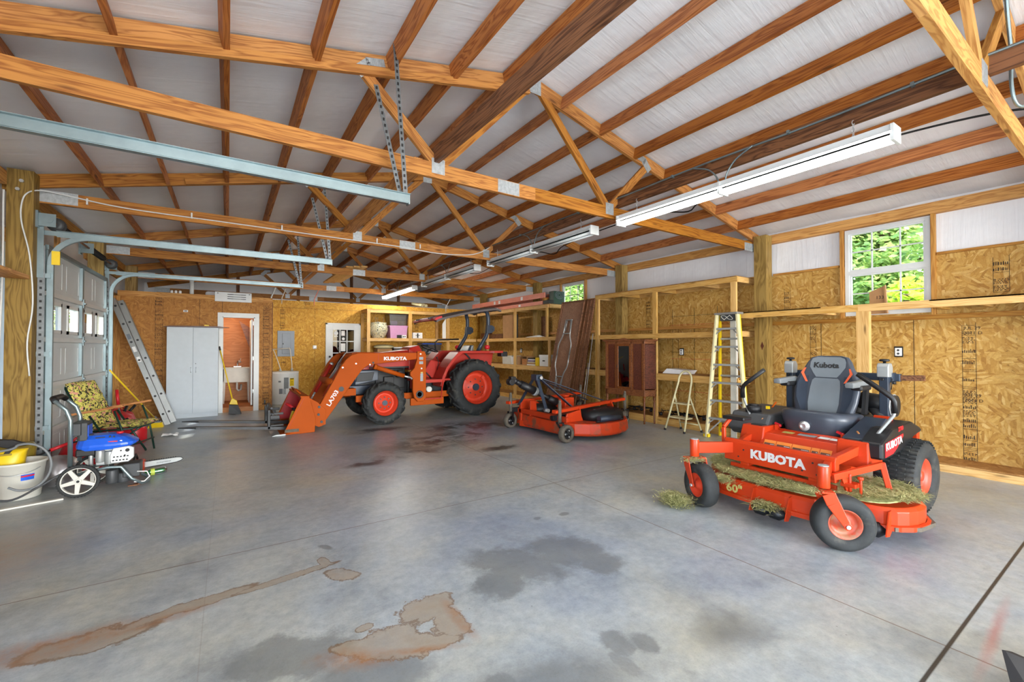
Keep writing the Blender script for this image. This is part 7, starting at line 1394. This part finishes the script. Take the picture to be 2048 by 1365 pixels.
# folded roll bar
for s in (-1, 1):
    r = obj('roll_bar_post', MB().box(-1.53, -1.47, s * .41 - .035, s * .41 + .035, .45, 1.22), 'navy', zt, bevel=.006); obj('hinge_cap', MB().prism([(-1.55, 1.17), (-1.45, 1.17), (-1.45, 1.27), (-1.47, 1.30), (-1.53, 1.30), (-1.56, 1.26)], 'y', s * .41 - .045, s * .41 + .045), 'alu_dull', r, bevel=.008); obj('knob', MB().lathe([(.012, 0), (.012, .02), (.036, .022), (.04, .032), (.034, .042), (.01, .045)], (-1.50, s * .41, 1.295), (0, 0, 1), 12), 'black', r)
    obj('pin', MB().cyl((-1.46, s * .41, 1.15), (-1.43, s * .41, 1.15), .012, 8).cyl((-1.52, s * .41 + .045, 1.12), (-1.52, s * .41 + .075, 1.12), .014, 8).tube([(-1.48, s * .41 + .06, 1.16), (-1.44, s * .41 + .07, 1.10), (-1.46, s * .41 + .06, 1.06)], .004, 5), 'black', r)
obj('roll_bar_hoop', MB().box(-1.62, -1.57, -.46, .50, 1.13, 1.20).box(-1.62, -1.52, -.46, -.40, 1.12, 1.21).box(-1.62, -1.52, .40, .46, 1.12, 1.21), 'navy', zt, bevel=.006); obj('roll_bar_end', MB().beam((-1.60, .44, 1.16), (-1.62, .66, 1.17), .05, .05), 'brown_board', zt, label='brown end of the folded hoop')
# ================================================================ CHINA CABINET
cc = thing('china_cabinet', 'mahogany cabinet on slim legs with a glass door, against the shelves', 'cabinet', (6.46, 5.75, 0), 0)
# front line from A (far) to B (near); C end side
A_ = Vector((6.36, 6.24, 0)); B_ = Vector((6.52, 5.40, 0)); Cc = Vector((6.77, 5.33, 0)); D_ = Vector((6.77, 6.30, 0)); fx = (B_ - A_).normalized(); fn = Vector((-abs(fx.y), fx.x * -1, 0)); fn = Vector((fx.y, -fx.x, 0)); fn = fn if fn.x < 0 else -fn
def P2(u, o, z): return A_ + (B_ - A_) * u + fn * o + Vector((0, 0, z))
Z0, Z1 = .52, 1.56
def fbox(m, u0, u1, z0, z1, o0, o1): return m.hexa([P2(u0, o0, z0), P2(u1, o0, z0), P2(u1, o1, z0), P2(u0, o1, z0), P2(u0, o0, z1), P2(u1, o0, z1), P2(u1, o1, z1), P2(u0, o1, z1)])
m = MB(); q = lambda z, e=0: [(A_.x - e, A_.y + e, z), (B_.x - e * .7, B_.y - e, z), (Cc.x, Cc.y - e, z), (D_.x, D_.y + e, z)]
def slab(z0, z1, e): m.loft([q(z0, e), q(z1, e)], smooth=False)
slab(Z0, Z0 + .10, .0); slab(Z0 + .10, Z0 + .12, .015); slab(Z1 - .05, Z1, 0); slab(Z1, Z1 + .015, .03); slab(Z1 + .015, Z1 + .035, .045)
fbox(m, 0, .05, Z0, Z1, -.03, .0); fbox(m, .27, .31, Z0, Z1, -.03, 0); fbox(m, .66, .70, Z0, Z1, -.03, 0); fbox(m, .95, 1, Z0, Z1, -.03, 0)
m.hexa([Cc + Vector((-.03, 0, Z0)), Cc + Vector((0, 0, Z0)), Cc + Vector((0, .02, Z0)), Cc + Vector((-.03, .02, Z0)), Cc + Vector((-.03, 0, Z1)), Cc + Vector((0, 0, Z1)), Cc + Vector((0, .02, Z1)), Cc + Vector((-.03, .02, Z1))]); m.box(6.755, 6.77, 5.33, 6.30, Z0, Z1)
m.add([A_ + Vector((0, 0, Z0)), D_ + Vector((0, 0, Z0)), D_ + Vector((0, 0, Z1)), A_ + Vector((0, 0, Z1))], [(0, 1, 2, 3)])
obj('body', m, 'mahog', cc, bevel=.004)
for u0, u1 in ((.05, .27), (.70, .95)): d = obj('side_panel', fbox(MB(), u0, u1, Z0 + .12, Z1 - .05, -.025, -.012), 'mahog2', cc, label='dark polished panel'); obj('panel_moulding', fbox(fbox(MB(), u0, u0 + .02, Z0 + .12, Z1 - .05, -.02, -.004), u1 - .02, u1, Z0 + .12, Z1 - .05, -.02, -.004), 'mahog', d)
m = MB().hexa([B_ + Vector((.02, -.003, Z0 + .14)), Cc + Vector((-.02, -.003, Z0 + .14)), Cc + Vector((-.02, .01, Z0 + .14)), B_ + Vector((.02, .01, Z0 + .14)), B_ + Vector((.02, -.003, Z1 - .06)), Cc + Vector((-.02, -.003, Z1 - .06)), Cc + Vector((-.02, .01, Z1 - .06)), B_ + Vector((.02, .01, Z1 - .06))]); obj('end_panel', m, 'mahog2', cc)
dm = MB(); fbox(dm, .31, .345, Z0 + .12, Z1 - .05, -.02, .008); fbox(dm, .625, .66, Z0 + .12, Z1 - .05, -.02, .008); fbox(dm, .31, .66, Z0 + .12, Z0 + .16, -.02, .008); fbox(dm, .31, .66, Z1 - .09, Z1 - .05, -.02, .008)
dr = obj('door', dm, 'mahog', cc, bevel=.003); obj('glass', fbox(MB(), .345, .625, Z0 + .16, Z1 - .09, -.012, -.008), 'darkglass', dr, label='dark glass'); obj('latch', fbox(MB(), .315, .33, 1.05, 1.10, .008, .016), 'tagink', dr); obj('interior', MB().loft([q(Z0 + .13, -.05), q(Z1 - .06, -.05)], smooth=False), 'tagink', cc) if False else None
for z in (.84, 1.18): obj('shelf', fbox(MB(), .31, .66, z, z + .015, -.22, -.03), 'glass', cc)
obj('interior_shade', fbox(MB(), .31, .66, Z0 + .12, Z1 - .06, -.30, -.10), 'tagink', cc, label='dark block standing for the shade inside the cabinet')  # dark solid behind the glass stands in for the shaded inside
obj('back_panel', MB().box(6.74, 6.755, 5.36, 6.27, Z0 + .1, Z1 - .05), 'mahog2', cc)
obj('crest', MB().loft([[P2(.36, .03, Z1 + .035), P2(.64, .03, Z1 + .035), P2(.64, 0, Z1 + .035), P2(.36, 0, Z1 + .035)], [P2(.47, .02, Z1 + .065), P2(.53, .02, Z1 + .065), P2(.53, 0.005, Z1 + .065), P2(.47, 0.005, Z1 + .065)]], smooth=False), 'mahog', cc)
for c, lb in ((A_, ''), (B_, ''), (Cc, ''), (D_, '')):
    cx, cy = c.x + (.025 if c in (A_, B_) else -.025), c.y + (.025 if c in (B_, Cc) else -.025)
    obj('leg', MB().lathe([(.012, 0), (.018, .01), (.013, .03), (.020, .05), (.012, .07), (.022, .40), (.016, .42), (.026, .45), (.026, .52)], (cx, cy, 0), (0, 0, 1), 14), 'mahog', cc)
# ================================================================ FOLDED TABLES (stack leaning on the shelf front)
def ftable(x0, y0, y1, xt, label, idx, near=False):
    """x0 foot, xt top contact"""
    t = thing('folding_table', label, 'folding table', (x0, (y0 + y1) / 2, 0), 0, 'folding tables leaning on the shelves'); Lh = 2.50; a = Vector((x0, 0, 0)); b = Vector((xt, 0, 2.52)); d = (b - a).normalized(); nn = Vector((-d.z, 0, d.x))
    sk = -.42   # the stack leans toward the camera side as it rises
    def Pt(u, v, w): p = a + (b - a) * u + nn * w; return (p.x, y0 + (y1 - y0) * v + sk * u, p.z)
    def slab_(u0, u1, v0, v1, w0, w1, m): return m.hexa([Pt(u0, v0, w0), Pt(u0, v1, w0), Pt(u1, v1, w0), Pt(u1, v0, w0), Pt(u0, v0, w1), Pt(u0, v1, w1), Pt(u1, v1, w1), Pt(u1, v0, w1)])
    obj('tabletop', slab_(0, 1, 0, 1, 0, .018, MB()), 'tablewood', t, fixn=True); m = MB(); e = .035
    for q_ in ((0, 1, 0, e), (0, 1, 1 - e, 1), (0, .012, 0, 1), (.988, 1, 0, 1)): slab_(*q_, -.004, .040 if near else .034, m)
    obj('edge_rail', m, 'brown_board', t, fixn=True, bevel=.003, label='varnished edge rail')
    if near:
        for fl_ in (False, True):
            U_ = (lambda u: 1 - u) if fl_ else (lambda u: u); m = MB()
            for q_ in (-1, 1): m.tube([Pt(U_(a_), .5 + q_ * b_, .05) for a_, b_ in ((.83, .13), (.70, .15), (.67, .17), (.61, .27), (.58, .29), (.50, .28))], .015, 8)
            for a_ in (.825, .70): m.tube([Pt(U_(a_), .5 - .15, .05), Pt(U_(a_), .5 + .15, .05)], .014, 8)
            lg = obj('leg', m, 'alu', t, label='bent steel folding leg'); m = MB()
            for q_ in (-1, 1): m.tube([Pt(U_(.82), .5 + q_ * .08, .045), Pt(U_(.72), .5 + q_ * .10, .04)], .010, 6)
            obj('brace', m, 'alu_dull', lg)
    return t
ftable(6.50, 7.62, 8.40, 6.72, 'brown folding table with bent steel legs showing, front of the leaning stack', 0, True)
for k in range(3): ftable(6.56 + .055 * k, 7.56 - .10 * k, 8.32 - .10 * k, 6.775 + .006 * k if k < 1 else 6.78, 'brown folding table, %s behind the front table of the stack' % ['directly', 'second', 'third'][k], k + 1)
m = MB().cyl((6.66, 7.2, .0), (6.74, 6.99, 1.75), .010, 8); tag(obj('metal_tube', m, 'chrome'), 'thin bright metal tube leaning beside the folding tables, longer one', 'tube'); m = MB().cyl((6.60, 7.22, .0), (6.70, 7.10, 1.1), .008, 8); tag(obj('metal_tube', m, 'chrome'), 'thin bright metal tube leaning beside the folding tables, shorter one', 'tube')
# ================================================================ STEPLADDER
sl = thing('stepladder', 'cream fibreglass stepladder with grey steps in front of the shelves', 'ladder', (6.55, 3.83, 0)); TZ = 1.98
fl_b, fl_t = Vector((6.48, 4.12, 0)), Vector((6.60, 4.00, TZ)); fr_b, fr_t = Vector((6.56, 3.50, 0)), Vector((6.62, 3.68, TZ))
rl_b, rl_t = Vector((6.76, 4.06, 0)), Vector((6.68, 4.0, TZ)); rr_b, rr_t = Vector((6.77, 3.60, 0)), Vector((6.70, 3.70, TZ))
for p, q_ in ((fl_b, fl_t), (fr_b, fr_t)): obj('front_rail', MB().beam(p, q_, .03, .075, (1, 0, 0)), 'fibre', sl, bevel=.003)
for p, q_ in ((rl_b, rl_t), (rr_b, rr_t)): obj('rear_rail', MB().beam(p, q_, .025, .05, (1, 0, 0)), 'yellow', sl, label='yellow rear rail')
for k in range(6):
    f = .155 + .145 * k; a, b = fl_b.lerp(fl_t, f), fr_b.lerp(fr_t, f); d = (b - a).normalized(); so = obj('step', MB().beam(a + Vector((.02, 0, 0)), b + Vector((.02, 0, 0)), .085, .03), 'alu_dull', sl, bevel=.003)
    obj('step_brace', MB().beam(a + Vector((-.02, 0, -.09)), a + d * .09 + Vector((-.0, 0, -.01)), .02, .004, (1, 0, 0)).beam(b + Vector((-.02, 0, -.09)), b - d * .09 + Vector((0, 0, -.01)), .02, .004, (1, 0, 0)), 'alu', so)
for f in (.12, .5, .8): obj('rear_brace', MB().beam(rl_b.lerp(rl_t, f), rr_b.lerp(rr_t, f), .02, .03), 'alu', sl)
obj('rear_brace', MB().beam(rl_b.lerp(rl_t, .03), Vector((6.68, 3.86, .32)), .02, .02).beam(rr_b.lerp(rr_t, .03), Vector((6.68, 3.80, .32)), .02, .02).beam(fl_b.lerp(fl_t, .03), Vector((6.55, 3.90, .30)), .02, .02).beam(fr_b.lerp(fr_t, .03), Vector((6.56, 3.76, .30)), .02, .02), 'alu', sl)
obj('top_cap', MB().box(6.56, 6.74, 3.65, 4.03, TZ - .02, TZ + .02).box(6.56, 6.575, 3.65, 4.03, TZ - .1, TZ) if False else MB().box(6.56, 6.74, 3.65, 4.03, TZ - .015, TZ + .02), 'alu', sl, bevel=.006); obj('cap_lining', MB().box(6.61, 6.72, 3.72, 3.96, TZ - .11, TZ - .015), 'greydark', sl, bevel=.004); obj('spreader', MB().beam(fl_b.lerp(fl_t, .72), rl_b.lerp(rl_t, .70), .004, .02), 'alu', sl)
for p in (fl_b, fr_b): obj('foot', MB().box(p.x - .03, p.x + .03, p.y - .045, p.y + .045, 0, .05), 'yellow', sl, bevel=.006); 
m = MB().tube([(6.60, 3.84 + .08 * cos(a) * (1 + .3 * sin(3 * a)), TZ - .06 + .035 * sin(a * 2)) for a in [2 * pi * k / 30 for k in range(30)]], .004, 5, closed=True); tag(obj('cord', m, 'whitewood'), 'looped white cord hung inside the stepladder top', 'cord')
# step stool
ss = thing('step_stool', 'cream metal two-step folding stool with arched handle', 'step stool', (6.55, 4.65, 0)); 
L0, R0 = Vector((6.42, 4.87, 0)), Vector((6.39, 4.47, 0)); L1, R1 = Vector((6.60, 4.72, .86)), Vector((6.60, 4.47, .86)); top = []
for k in range(11): a = pi * k / 10; top.append(Vector((6.60 + .03 * sin(a), 4.595 + .125 * cos(a), .88 + .155 * sin(a))))
obj('hoop_frame', MB().tube([L0 + Vector((0, 0, .01)), L1] + top + [R1, R0 + Vector((0, 0, .01))], .0165, 12), 'fibre', ss, label='cream tube hoop')
L2, R2 = Vector((6.86, 4.78, 0)), Vector((6.85, 4.38, 0)); L2.x = 6.74; R2.x = 6.74
for p, q_ in ((L2, L0.lerp(L1, .72)), (R2, R0.lerp(R1, .72))): obj('rear_leg', MB().tube([p + Vector((0, 0, .01)), q_], .013, 10), 'fibre', ss)
obj('rear_brace', MB().cyl(L2.lerp(L0.lerp(L1, .72), .2), R2.lerp(R0.lerp(R1, .72), .2), .01, 8), 'fibre', ss)
for f, dd_ in ((.27, .16), (.55, .14)): a, b = L0.lerp(L1, f), R0.lerp(R1, f); obj('step', MB().box(a.x - .01, a.x + dd_, b.y, a.y, a.z - .012, a.z + .012), 'fibre', ss, bevel=.005)
for p in (L0, R0, L2, R2): obj('foot', MB().cyl((p.x, p.y, 0), (p.x, p.y, .035), .02, 10), 'black', ss)
# dark plastic edge at the lower right of the photo
m = MB().loft([[(2.58, .30, .0), (3.2, -.02, .0), (3.22, -.08, 0), (2.60, .22, 0)], [(2.67, .37, .08), (2.9, .18, .08), (2.92, .14, .08), (2.68, .32, .08)], [(2.755, .405, .165), (2.78, .385, .16), (2.785, .378, .16), (2.758, .395, .165)]], smooth=False); tag(obj('plastic_guard', m, 'black', bevel=.004), 'dark curved plastic shield poking in at the bottom right corner', 'guard')
# ================================================================ OUTSIDE
gnd = obj('ground', MB().box(-40, -2.3, -30, 40, -.25, -.13).box(7.7, 45, -30, 40, -.25, -.13).box(-2.3, 7.7, 16.2, 40, -.25, -.13).box(-2.3, 7.7, -30, -7, -.25, -.13), 'earth'); gnd['kind'] = 'structure'
def tree(x, y, h, rad, seed, label, mt='leaf', n=11000, low=.1, cat='tree'):
    r = random.Random(seed); t = thing('tree', label, cat, (x, y, -.13), 0, 'trees outside the windows'); m = MB().tube([(x, y, -.13), (x + r.uniform(-.2, .2), y, h * .5), (x + r.uniform(-.3, .3), y, h * .9)], [.16, .12, .04], 8)
    for k in range(5): a = r.uniform(0, 6.3); z = h * r.uniform(.3, .7); m.tube([(x, y, z), (x + cos(a) * rad * .7, y + sin(a) * rad * .7, z + h * .15)], [.05, .02], 6)
    obj('trunk', m, 'bark', t); f = MB(); cl = []
    for _ in range(40): a = r.uniform(0, 6.3); q = rad * .72 * math.sqrt(r.random()); cl.append((Vector((x + cos(a) * q, y + sin(a) * q, h * r.uniform(low, .97))), rad * r.uniform(.3, .5)))
    for _ in range(n):
        c, s = cl[r.randrange(40)]; p = c + Vector((r.gauss(0, s * .42), r.gauss(0, s * .42), r.gauss(0, s * .42))); l = r.uniform(.08, .17); a = r.uniform(0, 6.3); e = r.uniform(-.7, .4); d = Vector((cos(a) * cos(e), sin(a) * cos(e), sin(e))); w = d.orthogonal().normalized() * l * .36; f.add([p, p + d * l * .5 + w, p + d * l, p + d * l * .5 - w], [(0, 1, 2, 3)])
    o = obj('foliage', f, mt, t); return t
for i, (x, y, h, rad, n_, lb) in enumerate(((11, 3.1, 6, 1.6, 20000, 'window over the mower, nearest one'), (10.9, -.6, 6, 1.5, 5000, 'right wall beyond the platform end'), (11, 6.8, 6, 1.5, 5000, 'right wall between the two windows'), (11, 12.4, 6, 1.6, 14000, 'far sash window behind the folded tables'), (15.4, 4.9, 8, 2.0, 16000, 'window over the mower, tall one farther back'), (15.4, .2, 8, 2.0, 6000, 'right wall, tall one at the right'), (15.4, 9.6, 8, 2.0, 6000, 'right wall, tall one in the middle'), (15.2, 17.2, 8, 2.2, 9000, 'far sash window, tall one farther back'))):
    tree(x, y, h, rad, 50 + i, 'leafy green tree outside the ' + lb, n=n_)
tree(8.75, 2.15, 2.5, .38, 90, 'bright yellow-green sapling close outside the window over the mower', 'leaf2', 500, .75)
for i, (x, y) in enumerate(((-4.6, 19.5), (-7.6, 24.5), (-5.0, 30), (-10.5, 33))): tree(x, y, 7.5, 2.3, 70 + i, 'green tree outside the garage door windows, %s one' % ['nearest', 'second', 'third', 'farthest'][i], 'leaf', 7000)
